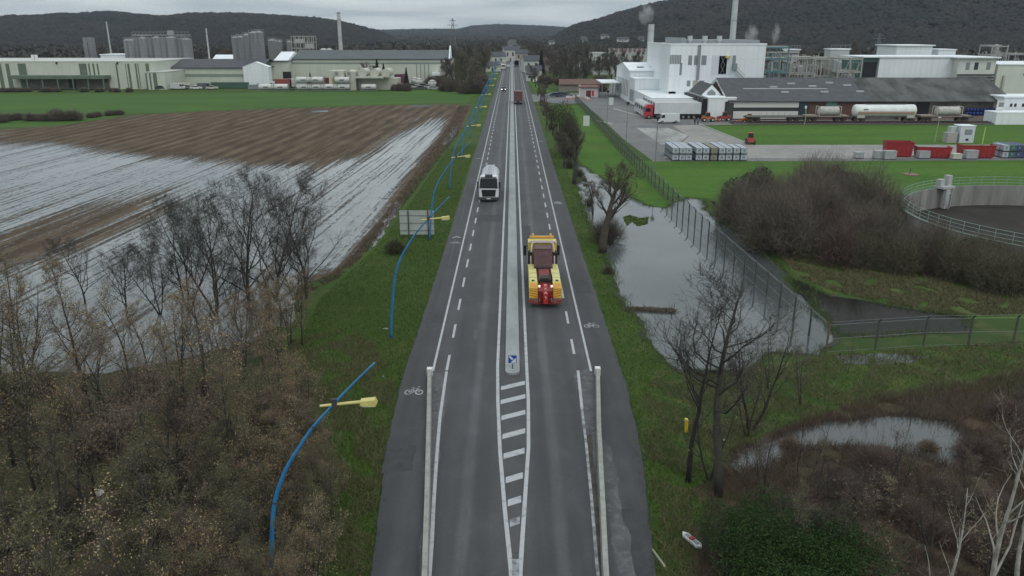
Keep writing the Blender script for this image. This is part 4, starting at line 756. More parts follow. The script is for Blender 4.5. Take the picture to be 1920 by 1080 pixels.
for x, y in ((12, 7), (22, 7.4), (31, 8.0), (14, 4), (24, 4.2), (33, 4.4), (17, 9), (27, 9.5)):
    mb = MB(); mb.box(x, x+1.9, y, y+.8, zf(y)-.1, zf(y)+.30); part('roof_light', mb, mat('pale roof light', (.42, .44, .46), rough=.6), r1)
mb = MB(); mb.box(0, xb-xa, -.25, -.01, 3.0, 4.3); mb.box(0, xb-xa, -.25, -.01, .3, 2.1); part('white_panel', mb, mat('cream panel', (.58, .58, .54), rough=.6), t)
mb = MB(); mb.box(0, xb-xa, -.12, -.008, 2.1, 3.0); part('ribbon_window', mb, mat('dark green band', (.03, .04, .035), rough=.4), t)
mb = MB(); mb.box(xb-xa+.1, xb-xa+2.4, -.3, -.01, 0, 4.2); part('roller_door', mb, mat('dark teal door', (.015, .035, .045), rough=.6), t)
a = T(1549, 197, 198.8); mb = MB(); mb.box(a.x-xa, a.x-xa+2.7, -.2, -.01, 2.4, 4.3); part('green_panel', mb, mat('faded green panel', (.09, .2, .16), rough=.7), t)
a = T(1723, 197, 199); mb = MB(); mb.box(a.x-xa, a.x-xa+3.2, 1.05, 1.19, .9, 4.6); part('doorway', mb, BLACK, t)
mb = MB(); mb.box(Lm+8, Lw-3, -.4, 1.1, .0, .95); part('loading_platform', mb, mat('pinkish concrete', (.25, .18, .15), (.2, .16, .14), scale=1, rough=.85), t)
mb = MB(); mb.prism([(0, 4.6), (13, 9.2), (26, 4.6), (26, 4.0), (13, 8.6), (0, 4.0)], 'x', -.3, -.02); mb.box(-.25, -.02, 0, 26, 0, 4.0); part('gable_wall', mb, WCL, t)
for k, (px, lab) in enumerate(((1338, 'small white gable beside the long warehouse, left of the pair'),)):
    q = thing('shed', lab, 'shed', (xa-5.2, 206, 0)); mb = MB(); gable(mb, 0, 4.9, 0, 14, 0, 5.6, 8.0, 'y'); part('wall', mb, WCL, q); mb = MB(); roofplate(mb, 0, 4.9, 0, 14, 5.6, 8.0, 'y', .15, .2); part('roof', mb, DGRY, q)
    mb = MB(); mb.prism([(1.4, 5.2), (3.5, 5.2), (3.5, 6.1), (2.45, 6.9), (1.4, 6.1)], 'y', -.05, 0.05); part('gable_window', mb, GREYW, q)
# white blocks behind the warehouse on the right
def blockpx(name, label, px0, px1, pyt, pyb, Y, dep, wallm, roofm, over=.3, z0=None, cat='building'):
    a = T(px0, pyt, Y); b = T(px1, pyb, Y); t = thing(name, label, cat, (a.x, Y, 0)); W_ = b.x-a.x; zb = 0 if z0 is None else z0
    mb = MB(); mb.box(0, W_, 0, dep, zb, a.z); part('wall', mb, wallm, t); mb = MB(); mb.box(-over, W_+over, -over, dep+over, a.z, a.z+.3); part('roof', mb, roofm, t); return t, W_, a.z, a.x
t, W_, z, xx0 = blockpx('process_building', 'long white windowless block behind the grey warehouse roof', 1650, 1797, 108, 150, 232, 16, WCL, WRF)
a = T(1618, 108, 232.5); mb = MB(); mb.box(a.x-xx0, -.2, 1, 15, 2, z-.2); part('open_bay', mb, mat('sea green cladding', (.10, .2, .17), rough=.6), t)
mb = MB(); mb.box(a.x-xx0-.4, -.3, -.4, 16, z, z+.3); part('canopy', mb, WRF, t); mb = MB(); mb.box(-4, -.3, .9, 1.0, 4, z-1.2); part('bay_opening', mb, BLACK, t)
mb = MB(); mb.box(-6, W_-2, -1.2, -.2, 4.2, 4.5); mb.bar((-6, -.8, 5), (10, -.8, 5.4), .15); part('pipe_bridge', mb, mat('dark teal pipe', (.03, .1, .1), rough=.6), t)
t, W_, z, xx0 = blockpx('process_building', 'white flat-roofed block with three upright windows behind the warehouse', 1799, 1862, 109, 150, 229, 20, mat('off white render', (.62, .63, .58), (.52, .53, .49), scale=.4, rough=.7), WRF, .8)
for px in (1812, 1828, 1851): a = T(px, 117, 229); b = T(px+5, 131, 229); win(t, a.x-xx0, b.x-xx0, b.z, a.z, m=GREYW if px != 1828 else WIN)
mb = MB(); zz = T(1800, 139, 229).z; [mb.box(0, W_, -.6, -.02, zz-k*.8-.3, zz-k*.8) for k in range(3)]; part('catwalk', mb, DARK, t)
t, W_, z, xx0 = blockpx('penthouse', 'white penthouse block standing above and behind the long white block', 1682, 1746, 86, 105, 262, 14, WCL, WRF, .6)
for k in range(9): win(t, 4+k*.9, 4.45+k*.9, z-4.4, z-3.3)
t, W_, z, xx0 = blockpx('penthouse', 'small white rooftop block right of the larger penthouse', 1760, 1791, 94, 105, 262, 10, WCL, WRF, .2)
t, W_, z, xx0 = blockpx('office_building', 'tall cream white building cut off by the right edge', 1872, 2010, 122, 190, 231, 24, mat('cream white wall', (.62, .64, .57), (.56, .58, .52), scale=.3, rough=.6), WRF, .2)
win(t, 7.5, 8.8, 9.0, 9.5, m=DARK, name='vent'); mb = MB(); mb.box(1.8, 2.3, -.5, 0, 4, 9); part('duct', mb, mat('beige duct', (.4, .4, .33), rough=.6), t)
t, W_, z, xx0 = blockpx('office_building', 'low white annex with paired windows at the right edge', 1884, 2010, 183, 235, 196, 8.5, WCL, WRF, .3)
for k in range(4): win(t, 1.6+k*1.0+(k//2)*.9, 2.2+k*1.0+(k//2)*.9, 3.4, 4.2)
t, W_, z, xx0 = blockpx('boundary_wall', 'plain white wall block in front of the annex at the right edge', 1869, 2010, 213, 236, 188, 5, WCL, WRF, .05, cat='wall')
q = thing('display_frame', 'small white frame with a grey picture on the wall corner', 'frame', (T(1872, 195, 190).x, 190.4, 3.2)); mb = MB(); mb.box(0, 1.9, 0, .2, 0, 2.1); f_ = part('frame', mb, WHITE, q); mb = MB(); mb.box(.35, 1.55, -.03, 0, .7, 1.7); part('panel', mb, GREYW, q)
# steel process structures
PIPE = mat('pale pipework', (.42, .42, .38), (.26, .26, .23), scale=2, rough=.6); RUST = mat('rusty steel', (.12, .06, .045), (.08, .05, .04), scale=2, rough=.8)
TEAL = mat('teal steel', (.10, .24, .27), (.07, .18, .21), scale=1, rough=.6); VES = mat('grey vessel', (.35, .37, .37), rough=.5)
def rack(label, px0, px1, pyt, Y, dep, m, lv, seed, vessels=3, extra=None):
    a = T(px0, pyt, Y); b = T(px1, pyt, Y); W_ = b.x-a.x; H = a.z; rnd = random.Random(seed)
    t = thing('pipe_rack', label, 'pipe rack', (a.x, Y, 0), group='steel process structures')
    nx = max(2, int(W_/2.2)); mb = MB()
    for i in range(nx+1):
        for y in (0, dep):
            h = H*rnd.uniform(.85, 1.0) if 0 < i < nx else H; mb.bar((W_*i/nx, y, 0), (W_*i/nx, y, h), .28)
    for z in lv:
        for y in (0, dep): mb.bar((0, y, z*H), (W_, y, z*H), .2, .3)
        for i in range(nx+1): mb.bar((W_*i/nx, 0, z*H), (W_*i/nx, dep, z*H), .18, .25)
    for i in range(nx):
        if rnd.random() < .5: mb.bar((W_*i/nx, 0, lv[0]*H), (W_*(i+1)/nx, 0, H*lv[-1]), .12)
    part('frame', mb, m, t)
    for k in range(vessels):
        mb = MB(); x = rnd.uniform(1, W_-1); y = rnd.uniform(.8, dep-.8); z0 = H*rnd.choice(lv[:-1] or lv); h = rnd.uniform(1.5, 3.2); r = rnd.uniform(.5, 1.0)
        mb.cyl((x, y, z0), (x, y, z0+h), r, 14); mb.cyl((x, y, z0+h), (x, y, z0+h+.4), r, 14, r2=r*.3); part('vessel', mb, rnd.choice((VES, RUST, VES, PIPE)), t, label=None)
    mb = MB()
    for k in range(int(W_*3.4)):
        x = rnd.uniform(0, W_); y = rnd.uniform(-.3, dep); z = H*rnd.uniform(.2, .9); z2 = max(.2, z-rnd.uniform(2, 5)); x2 = x+rnd.uniform(-2, 2)
        mb.tube([(x, y, z2), (x, y, z), (x2, y, z), (x2, y, max(.1, z-rnd.uniform(0, 4)))], rnd.uniform(.07, .15), 5)
    for z in lv:
        for k in range(3): y = rnd.uniform(0, dep); mb.tube([(0, y, z*H+.3), (W_, y, z*H+.3)], rnd.uniform(.09, .17), 5)
    part('pipework', mb, PIPE, t); return t
rack('brown rusty vessel structure behind the teal tower', 1452, 1500, 98, 244, 9, RUST, [.3, .55, .8, .97], 13, 7)
rack('pale pipe frame behind the middle of the plant', 1500, 1620, 108, 246, 9, PIPE, [.3, .55, .8, .97], 14, 9)
rack('teal steel tower frame right against the white factory hall', 1433, 1480, 87, 228, 10, TEAL, [.35, .6, .8, .98], 3, 7)
rack('rusty pale pipe rack just right of the teal tower', 1484, 1531, 104, 231, 9, PIPE, [.4, .65, .95], 4, 8)
rack('dense pale pipe rack in the middle of the plant', 1527, 1572, 103, 234, 9, PIPE, [.3, .6, .92], 5, 7)
rack('forest of thin pale pipes beside the sea green bay', 1574, 1618, 106, 229, 8, PIPE, [.45, .7, .95], 6, 5)
rack('grey lattice tower standing behind the three-window block', 1862, 1891, 84, 262, 7, mat('grey lattice steel', (.3, .31, .32), rough=.6), [.4, .6, .8, .97], 7, 3)
rack('lower grey frame right of the lattice tower', 1893, 1930, 98, 264, 7, mat('grey lattice steel', (.3, .31, .32), rough=.6), [.5, .75, .95], 8, 2)
for px0, px1, pyt, lab in ((1479, 1498, 94, 'small pale rooftop cabin beside the teal tower'), (1558, 1591, 93, 'flat white plant cabin with railings above the pipe racks')):
    t, W_, z, xx0 = blockpx('plant_cabin', lab, px0, px1, pyt, 110, 250, 5, mat('pale cabin', (.42, .45, .45), rough=.6), WRF, .3, cat='cabin')
    mb = MB(); [mb.bar((x, 0, z+.3), (x, 0, z+1.3), .08) for x in np.linspace(0, W_, 5)]; mb.bar((0, 0, z+1.3), (W_, 0, z+1.3), .1); part('railing', mb, GALV, t)
# steam
STM = None
def steam(loc, s, label):
    m = bpy.data.materials.get('steam') or bpy.data.materials.new('steam'); m.use_nodes = True; nt = m.node_tree
    if 'done' not in m:
        m['done'] = 1; nt.nodes.clear(); o = N('ShaderNodeOutputMaterial', nt); v = N('ShaderNodeVolumePrincipled', nt); nt.links.new(v.outputs[0], o.inputs['Volume']); v.inputs['Color'].default_value = (.9, .9, .9, 1)
        tc = N('ShaderNodeTexCoord', nt); no = N('ShaderNodeTexNoise', nt); no.inputs['Scale'].default_value = 1.1; no.inputs['Detail'].default_value = 5; nt.links.new(tc.outputs['Object'], no.inputs['Vector'])
        ln = N('ShaderNodeVectorMath', nt, operation='LENGTH'); nt.links.new(tc.outputs['Object'], ln.inputs[0])
        a = N('ShaderNodeMapRange', nt); a.inputs[1].default_value = .45; a.inputs[2].default_value = .75; nt.links.new(no.outputs[0], a.inputs[0])
        b = N('ShaderNodeMapRange', nt); b.inputs[1].default_value = .4; b.inputs[2].default_value = 1; b.inputs[3].default_value = 1; b.inputs[4].default_value = 0; nt.links.new(ln.outputs['Value'], b.inputs[0])
        mu = N('ShaderNodeMath', nt, operation='MULTIPLY'); nt.links.new(a.outputs[0], mu.inputs[0]); nt.links.new(b.outputs[0], mu.inputs[1]); m2 = N('ShaderNodeMath', nt, operation='MULTIPLY'); m2.inputs[1].default_value = 1.6; nt.links.new(mu.outputs[0], m2.inputs[0]); nt.links.new(m2.outputs[0], v.inputs['Density'])
    mb = MB(); n = 12
    for i in range(n+1):
        for j in range(n): a = math.pi*i/n; b = 2*math.pi*j/n; mb.v.append((math.sin(a)*math.cos(b), math.sin(a)*math.sin(b), math.cos(a)))
    for i in range(n):
        for j in range(n): mb.f.append((i*n+j, (i+1)*n+j, (i+1)*n+(j+1) % n, i*n+(j+1) % n)); mb.mi.append(0)
    me = mkmesh('steam', mb, m); o = link('steam_plume', me, None, loc); o.scale = s; tag(o, label, 'steam'); o['kind'] = 'stuff'
p = T(1409, 66, 255); steam(p, (2.2, 2, 3.6), 'white steam rising behind the roof of the factory hall')
p = T(1455, 63, 240); steam(p, (1.3, 1.3, 3.4), 'pale steam rising from the teal tower')
p = T(1212, 27, 290); steam(p, (3, 2.5, 3.8), 'faint puff of smoke above the stubby chimney')
# building far right-centre with the striped band behind the trees
t, W_, z, xx0 = blockpx('far_factory', 'far white factory with a red and grey striped roof band', 1112, 1258, 101, 122, 430, 30, mat('far white wall', (.5, .51, .48), (.4, .41, .38), scale=.1, rough=.7), mat('far grey roof', (.3, .3, .3), rough=.7), .2)
mb = MB(); mb2 = MB(); zz = T(1130, 91, 432).z
for k in range(26): (mb if k % 2 else mb2).box(9+k*1.22, 9+k*1.22+.9, 8, 8.4, z+.3, zz)
part('striped_band', mb, mat('faded red', (.22, .12, .11), rough=.7), t); part('striped_band', mb2, mat('faded grey', (.3, .3, .31), rough=.7), t)
for k in range(4): win(t, 5+k*7, 8+k*7, 1.5, 2.2)
mb = MB(); mb.box(-1, 10, -14, -.05, 0, z-2.5); part('wing', mb, mat('far white wall', (.5, .51, .48)), t)
# lean-to canopies left of the annex
t = thing('canopy', 'low white canopy between the trees and the gabled annex', 'canopy', (29.5, 268, 0)); mb = MB(); mb.box(0, 6.2, 0, 18, 4.6, 4.9); part('roof', mb, WRF, t); mb = MB(); [mb.box(x, x+.2, y, y+.2, 0, 4.6) for x in (.2, 5.8) for y in (.4, 9, 17)]; part('post', mb, GALV, t)
# gatehouse
p = G(1093, 183)
t = thing('gatehouse', 'small white gatehouse with dark red front and red roof edge', 'gatehouse', (p.x-1, p.y, 0)); mb = MB(); mb.box(0, 6.0, 0, 6, 0, 3.2); part('wall', mb, mat('pinkish white wall', (.5, .46, .45), rough=.7), t)
mb = MB(); mb.box(-.3, 6.3, -.5, 6.3, 3.2, 3.6); part('roof', mb, mat('red brown roof', (.2, .1, .085), rough=.8), t); win(t, 2.0, 3.6, .0, 2.3, m=mat('dark red door', (.12, .02, .03), rough=.5), name='door'); win(t, 3.9, 4.6, .5, 2.2, m=mat('bright red', (.4, .03, .03), rough=.5), name='red_panel')
mb = MB(); mb.box(-.2, 0, -.3, 0, 0, 4.2); part('corner_post', mb, WHITE, t)
# long brown tile-roofed house behind it
p = G(1040, 166); t = thing('row_house', 'long low house with brown tiled roof beyond the gatehouse', 'house', (17.5, 298, 0)); mb = MB(); gable(mb, 0, 15, 0, 7, 0, 2.5, 4.0); part('wall', mb, BEIGE, t); mb = MB(); roofplate(mb, 0, 15, 0, 7, 2.5, 4.0); part('roof', mb, mat('brown tile', (.16, .095, .075), (.12, .075, .06), scale=1, rough=.85), t)
# ------------------------------------------------------------------ left side
def stripes(t, lst, x0, Y, z0, z1, m=None):
    for a, b in lst: mb = MB(); xa_, xb_ = T(a, 160, Y).x-x0, T(b, 160, Y).x-x0; mb.box(xa_, xb_, -.06, .02, z0, z1); part('stripe', mb, m or GRN, t)
Yb = 309; xl = T(-330, 160, Yb).x; xr = T(292, 160, Yb).x; H1 = T(100, 116, Yb).z
t = thing('storage_hall', 'long cream hall with sage green stripes and a green canopy', 'factory', (xl, Yb, 0)); mb = MB(); mb.box(0, xr-xl, 0, 40, 0, H1); part('wall', mb, CRM, t)
mb = MB(); mb.box(-.1, xr-xl+.1, -.1, 40, H1, H1+.25); part('roof', mb, mat('pale roof edge', (.5, .51, .48), rough=.7), t)
stripes(t, [(2, 9), (17, 24), (40, 55), (154, 168), (171, 174), (179, 182.5), (187, 190), (222, 225), (240, 241.4), (244, 248), (258, 261), (263, 264.6), (278, 284)], xl, Yb, .2, H1-.6)
cx0, cx1 = T(14, 145, Yb-5).x-xl, T(196, 145, Yb-5).x-xl; zc = T(100, 142, Yb-5).z
mb = MB(); mb.box(cx0, cx1, -5, -.08, zc-1.2, zc); cn = part('canopy', mb, GRN, t); mb = MB(); mb.box(cx0+4, cx1-1, -.9, -.06, .2, zc-1.25); part('grey_front', mb, mat('mottled grey front', (.2, .19, .16), (.13, .12, .1), scale=.4, rough=.8), t)  # mottled grey front beneath the canopy, darker than the cream wall
mb = MB(); a = T(131, 155, Yb).x-xl; mb.box(a, a+2.8, -1, -.92, .5, zc-1.3); part('doorway', mb, BLACK, t)
mb = MB(); [mb.box(x, x+.4, -4.9, -4.5, 0, zc-1.2) for x in np.linspace(cx0+1, cx1-1, 7)]; part('post', mb, GRN, cn)
for px in (61, 67.5): p = T(px, 105, Yb+6); mb = MB(); mb.cyl((p.x-xl, 6, H1+.25), (p.x-xl, 6, H1+2.4), .55, 12); part('roof_vent', mb, WHITE, t)
for px, py in ((106, 116), (220, 116)): p = T(px, py, Yb); mb = MB(); mb.box(p.x-xl-.3, p.x-xl+.3, -.3, -.02, p.z-.8, p.z); part('floodlight', mb, BLACK, t)
t, W_, z, xx0 = blockpx('side_hall', 'lower cream annex with three green stripes right of the long hall', 274, 312, 136, 165, 306, 20, CRM, mat('pale roof edge', (.5, .51, .48)), .1)
stripes(t, [(275, 278), (282, 285), (289, 296)], xx0, 306, .2, z-.2)
t, W_, z, xx0 = blockpx('long_shed', 'cream shed with dark grey roof right of the striped hall', 296, 494, 128, 160, 325, 24, CRM, DGRY, .6)
mb = MB(); roofplate(mb, 0, W_, 0, 24, z+.2, z+3.0, ov=.4); part('pitched_roof', mb, DGRY, t); stripes(t, [(317, 324), (326, 327.5)], xx0, 325, .2, z-1)
mb = MB(); mb.box(8, W_, -.08, .02, z-3.3, z-2.2); part('band', mb, mat('grey green band', (.22, .26, .22), rough=.7), t); win(t, 3, 4.6, .5, 3, m=BLACK, name='door'); win(t, 38, 39.2, .2, 4.2, m=BLACK, name='door')
for k in range(5): win(t, 14+k*5, 15+k*5, z-3.0, z-2.4)
q = thing('gabled_shed', 'small white gabled shed in front of the tall right silos', 'shed', (T(458, 140, 322).x, 321, 0)); mb = MB(); gable(mb, 0, 10, 0, 3.9, 0, 7.6, 9.4, 'y'); part('wall', mb, WCL, q); mb = MB(); roofplate(mb, 0, 10, 0, 3.9, 7.6, 9.4, 'y', .15, .2); part('roof', mb, WRF, q)
# silos
SIL = mat('silo steel', (.22, .225, .23), (.15, .155, .16), scale=.8, rough=.55, detail=8, stretch=(1, 1, .1))
panelize(SIL, .55, .7, hz=1.4)
def silo(px, py, Y, r, label, group):
    p = T(px, py, Y); t = thing('silo', label, 'silo', (p.x, Y, 0), group=group); mb = MB(); mb.cyl((0, 0, 0), (0, 0, p.z), r, 22); part('shell', mb, SIL, t, False)
    mb = MB(); mb.cyl((0, 0, p.z), (0, 0, p.z+.7), r*1.0, 22, r2=r*.3); part('silo_roof', mb, mat('silo cap', (.3, .3, .3), rough=.6), t)
    mb = MB(); [mb.bar((r*math.cos(a), r*math.sin(a), p.z), (r*math.cos(a), r*math.sin(a), p.z+1.1), .1) for a in np.linspace(0, 6.28, 9)]; mb.tube([(r*math.cos(a), r*math.sin(a), p.z+1.1) for a in np.linspace(0, 6.28, 15)], .07, 4); part('railing', mb, GALV, t)
    return t
g1 = 'row of tall grey silos behind the striped hall'; nm = ['first', 'second', 'third', 'fourth', 'fifth', 'sixth', 'seventh', 'eighth', 'ninth', 'tenth']
for i, (px, py, r) in enumerate(((238, 76, 1.5), (246, 76, 1.6), (256, 73, 1.9), (268, 72, 2.0), (281, 71.5, 2.0), (294, 71, 2.0), (308, 71, 2.5), (322, 71, 2.6), (337, 73, 2.2), (349, 74, 2.2))):
    silo(px, py, 352-(i % 2)*1.5, r, '%s silo from the left in the big silo row' % nm[i], g1)
t = thing('gantry', 'flat gantry deck capping the big silo row', 'gantry', (T(250, 70, 351).x, 351, T(250, 71, 351).z+1.0)); mb = MB(); mb.box(0, 24, -1, 1, 0, .3); [mb.bar((x, -1, .3), (x, -1, 1.4), .08) for x in np.arange(0, 24.1, 1.5)]; mb.bar((0, -1, 1.4), (24, -1, 1.4), .1); mb.box(15, 17, -.8, .8, .3, 2); part('deck', mb, mat('pale gantry', (.32, .32, .31), rough=.6), t)
for i, (px, py, r) in enumerate(((441, 71, 1.6), (452, 70, 2.0), (463, 66, 1.9), (476, 62, 2.3), (485, 61, 1.9))):
    silo(px, py, 345, r, '%s silo from the left in the right silo cluster' % nm[i], 'right cluster of tall grey silos')
t = thing('leaning_tower', 'dark grey slab-like tower behind the left end of the silos', 'tower', (T(170, 100, 360).x, 360, 0)); mb = MB(); zz = T(170, 70, 360).z; mb.box(-2.0, 2.0, -1.5, 1.5, 0, zz, tx=.15); part('tower_shell', mb, SIL, t); mb = MB(); mb.box(-.15, .15, -1.6, -1.45, 3, zz-2); part('ladder', mb, DARK, t)
t, W_, z, xx0 = blockpx('white_roof_unit', 'white flat roof block behind the striped hall', 188, 252, 103, 116, 352, 12, WCL, WRF, .3)
t, W_, z, xx0 = blockpx('white_roof_unit', 'white sloping roof between the two silo groups', 360, 437, 117, 128, 350, 14, WCL, WRF, .2); mb = MB(); gable(mb, 8, W_, 0, 14, z+.31, z+.4, z+3); part('roof_peak', mb, WRF, t)
chimney(392, 53, 104, 365, .42, 'thin pale mast between the two silo groups', rt=.3); chimney(207, 40, 92, 380, .45, 'thin pale mast behind the long striped hall', rt=.3)
chimney(639.5, 25, 100, 385, 1.05, 'tall grey chimney with dark tip behind the long grey-roofed hall', rt=.8)
# lattice pylon
def pylon(px, pyt, pyb, Y, label, H=None):
    b = T(px, pyb, Y); zt = T(px, pyt, Y).z; t = thing('pylon', label, 'pylon', (b.x, Y, 0), group='lattice pylons on the valley floor'); mb = MB(); w0 = zt*.11
    for k in range(9):
        z0, z1 = zt*k/9, zt*(k+1)/9; a, c_ = w0*(1-k/9.6), w0*(1-(k+1)/9.6)
        for sx in (-1, 1):
            for sy in (-1, 1): mb.bar((sx*a, sy*a, z0), (sx*c_, sy*c_, z1), .25)
        for s in (-1, 1): mb.bar((-a, s*a, z0), (c_, s*c_, z1), .16); mb.bar((a, s*a, z0), (-c_, s*c_, z1), .16); mb.bar((s*a, -a, z0), (s*c_, c_, z1), .16)
    part('lattice', mb, mat('pylon steel', (.14, .15, .16), rough=.7), t)
    mb = MB(); [mb.bar((-wd, 0, zt*f), (wd, 0, zt*f), .25, .35) for f, wd in ((.72, 3), (.84, 4), (.94, 2.6))]; part('cross_arm', mb, mat('pylon steel', (.14, .15, .16)), t)
pylon(850, 34, 98, 620, 'tall lattice pylon rising above the far hills left of the road')
pylon(1645, 62, 98, 520, 'pale lattice pylon against the dark wooded hill at right')
# long grey-roofed hall
t, W_, z, xx0 = blockpx('long_hall', 'very long cream hall with dark grey pitched roof', 546, 843, 112, 150, 345, 30, CRM, DGRY, .4)
mb = MB(); roofplate(mb, 0, W_, 0, 30, z+.2, z+3.4, ov=.3); part('pitched_roof', mb, mat('grey green sheet roof', (.09, .105, .11), (.07, .08, .085), scale=.2, rough=.7), t); mb = MB(); mb.box(0, W_, -.1, .02, z-1.7, z-1.0); part('band', mb, mat('grey green band', (.22, .26, .22)), t)
mb = MB(); mb.prism([(0, z+.3), (14, z+.3), (7, z+5.6)], 'x', W_-.2, W_+.3); part('gable_peak', mb, WRF, t)
for k in range(4): win(t, W_-14+k*1.7, W_-13.6+k*1.7, .5, z-1.8, m=GREYW, name='downpipe')
mb = MB(); mb.box(W_-7, W_-1.5, -4, -.1, 3.4, 4.6); part('white_lean_to', mb, WRF, t)
t, W_, z, xx0 = blockpx('low_hall', 'cream hall end with dark opening between silos and the very long hall', 492, 544, 115, 150, 340, 24, CRM, DGRY, .3)
mb = MB(); gable(mb, 5, W_, -1, 24, z+.3, z+.4, z+3.6); part('roof_peak', mb, WRF, t); win(t, 8, 11.5, 2.2, 5, m=BLACK, name='doorway')
# white cooler plant with frames
t = thing('process_tower', 'pale framed process tower rising behind the left hall', 'process tower', (T(548, 100, 372).x, 372, 0)); zz = T(560, 68, 372).z; mb = MB()
for x in np.linspace(0, 10, 6):
    for y in (0, 5): mb.bar((x, y, 4), (x, y, zz), .25)
for z_ in np.linspace(6, zz, 6): [mb.bar((0, y, z_), (10, y, z_), .25) for y in (0, 5)]
part('frame', mb, PIPE, t)
for x, h, r in ((-1.2, 11, 1.5), (2, 11.3, 1.6), (6, 12, 2.2), (9, 12.5, 1.6), (15, 13.3, 1.6), (17.5, 13.3, 1.4)): mb = MB(); mb.cyl((x, -3, 0), (x, -3, h), r, 16); mb.cyl((x, -3, h), (x, -3, h+.5), r, 16, r2=.3*r); part('tank', mb, mat('pale tank', (.48, .49, .47), (.4, .41, .4), scale=.5, rough=.5), t)
mb = MB(); mb.box(1, 5, 1, 4, zz-3, zz-1.2); mb.box(6, 9, 1, 4, zz-5, zz-3.2); part('housing', mb, mat('pale tank', (.48, .49, .47)), t)
for i, (px, py) in enumerate(((510, 76), (517, 78), (524, 78), (542, 79))): silo(px, py, 385, 1.3 if i else 2.0, '%s dark silo in the group left of the process tower' % nm[i], 'dark silos left of the process tower')
# cream tank-wash plant and yard things
t = thing('tank_depot', 'cream depot building with round tank ends and an overhanging roof', 'depot', (T(613, 160, 300).x, 303, 0))
def dx_(px): return T(px, 150, 303).x-T(613, 160, 300).x
mb = MB(); mb.box(dx_(617), dx_(645), 0, 8, 0, 7); mb.box(dx_(650), dx_(667), 0, 8, 0, 6.8); mb.box(dx_(668), dx_(745), 3, 10, 0, 4.2); part('wall', mb, mat('depot cream', (.52, .51, .44), (.45, .44, .38), scale=.3, rough=.7), t)
mb = MB(); mb.box(dx_(668), dx_(720), -1.5, 8, 4.4, 5.0); part('roof', mb, mat('depot cream', (.52, .51, .44)), t)
for px in (632, 655, 680, 703, 724): mb = MB(); x = dx_(px); mb.cyl((x, -.3, 6.0 if px < 660 else 6.2), (x, 9, 6.0 if px < 660 else 6.2), 1.1 if px < 660 else 1.6, 18); part('round_tank', mb, mat('depot cream', (.52, .51, .44)), t)
for px in (632, 655): mb = MB(); x = dx_(px); mb.cyl((x, -.36, 6.0), (x, -.31, 6.0), .75, 14); part('round_opening', mb, GREYW, t)
mb = MB(); mb.box(dx_(623), dx_(634), -.3, -.02, .8, 4.5); part('yellow_gate', mb, mat('ochre gate', (.35, .26, .05), rough=.6), t)
# tank containers along the field
def tank_container():
    t = thing('tank_container', 'white tank container in the lower row along the green field', 'tank container', (0, 0, 0), group='white tank containers in the depot yard')
    mb = MB(); mb.v = []; tk = MB(); tk.tank((-2.9, 0, 1.25), (2.9, 0, 1.25), 1.08, 16); part('tank', tk, mat('tank white', (.60, .61, .58), (.5, .51, .48), scale=.6, rough=.5), t, True)
    mb = MB(); X, Y_, Z = 3.03, 1.2, 2.5
    for x in (-X, X):
        for y in (-Y_, Y_): mb.bar((x, y, 0), (x, y, Z), .14)
        for z in (.07, Z-.07): mb.bar((x, -Y_, z), (x, Y_, z), .14)
    for y in (-Y_, Y_): mb.bar((-X, y, .07), (X, y, .07), .14)
    part('frame', mb, GALV, t); mb = MB(); mb.box(-.9, .9, -1.12, -1.07, 1.1, 1.45); part('label_panel', mb, DARK, t); return t
tcon = None
rows = [(p_, 168.0, 0) for p_ in (500, 527, 571, 594, 618.5, 643, 692)]+[(p_, 168.0, 2.55) for p_ in (571, 594, 643)]
for i, (px, py, z) in enumerate(rows):
    g_ = G(px, py+1.5); lab = 'white tank container %s, %s from the left' % ('in the bottom row beside the green field' if z == 0 else 'stacked on top of the row', nm[i if z == 0 else i-7])
    if tcon is None: tcon = tank_container(); tcon.location = (g_.x, g_.y, 0); tcon['label'] = lab
    else: dup(tcon, (g_.x, g_.y, z), 0, lab)
simple_lorry((T(505, 155, 306).x, 306, 0), R(-90), 'rust red covered lorry in the depot yard at left', (.25, .05, .04), 8)
simple_lorry((T(530, 153, 308).x, 308, 0), R(-90), 'white covered lorry beside the rust red one', (.6, .6, .58), 10)
simple_lorry((T(560, 150, 316).x, 316, 0), R(-90), 'long dark red lorry behind the tank containers', (.16, .03, .03), 13)
def boxthing(name, label, cat, px, py, wd, dp, h, m, trim=None, z=0, rz=0, group=None):
    p = G(px, py); t = thing(name, label, cat, (p.x, p.y, z), rz, group); mb = MB(); mb.box(-wd/2, wd/2, 0, dp, .12, h); b = part('body', mb, m, t)
    mb = MB(); [mb.box(x-.06, x+.06, -.03, .0, .12, h) for x in np.linspace(-wd/2+.1, wd/2-.1, max(3, int(wd)))]; part('rib', mb, trim or m, b); mb = MB(); mb.box(-wd/2, wd/2, .1, dp-.1, 0, .12); part('skid', mb, DARK, t)
    mb = MB(); mb.box(-wd/2-.04, wd/2+.04, -.04, dp+.04, h, h+.07); part('lid', mb, trim or m, t); return t
boxthing('storage_container', 'maroon storage container beside the depot yard wall', 'container', 748, 160, 3.4, 6, 4.2, mat('maroon steel', (.13, .03, .06), rough=.6))
boxthing('storage_container', 'grey green container in front of the cream depot', 'container', 667, 166, 3.6, 2.4, 1.6, mat('grey green steel', (.1, .13, .11), rough=.7))
boxthing('storage_container', 'low green container row before the cream shed', 'container', 430, 166, 14, 2.4, 2.2, mat('dull green steel', (.05, .1, .075), rough=.7))
boxthing('storage_container', 'grey flat container left of the white tank row', 'container', 480, 168, 6, 2.4, 1.7, GREYW)
boxthing('storage_container', 'cream low tank box before the cream shed', 'container', 340, 167, 7, 2.4, 2.1, mat('depot cream', (.52, .51, .44)))
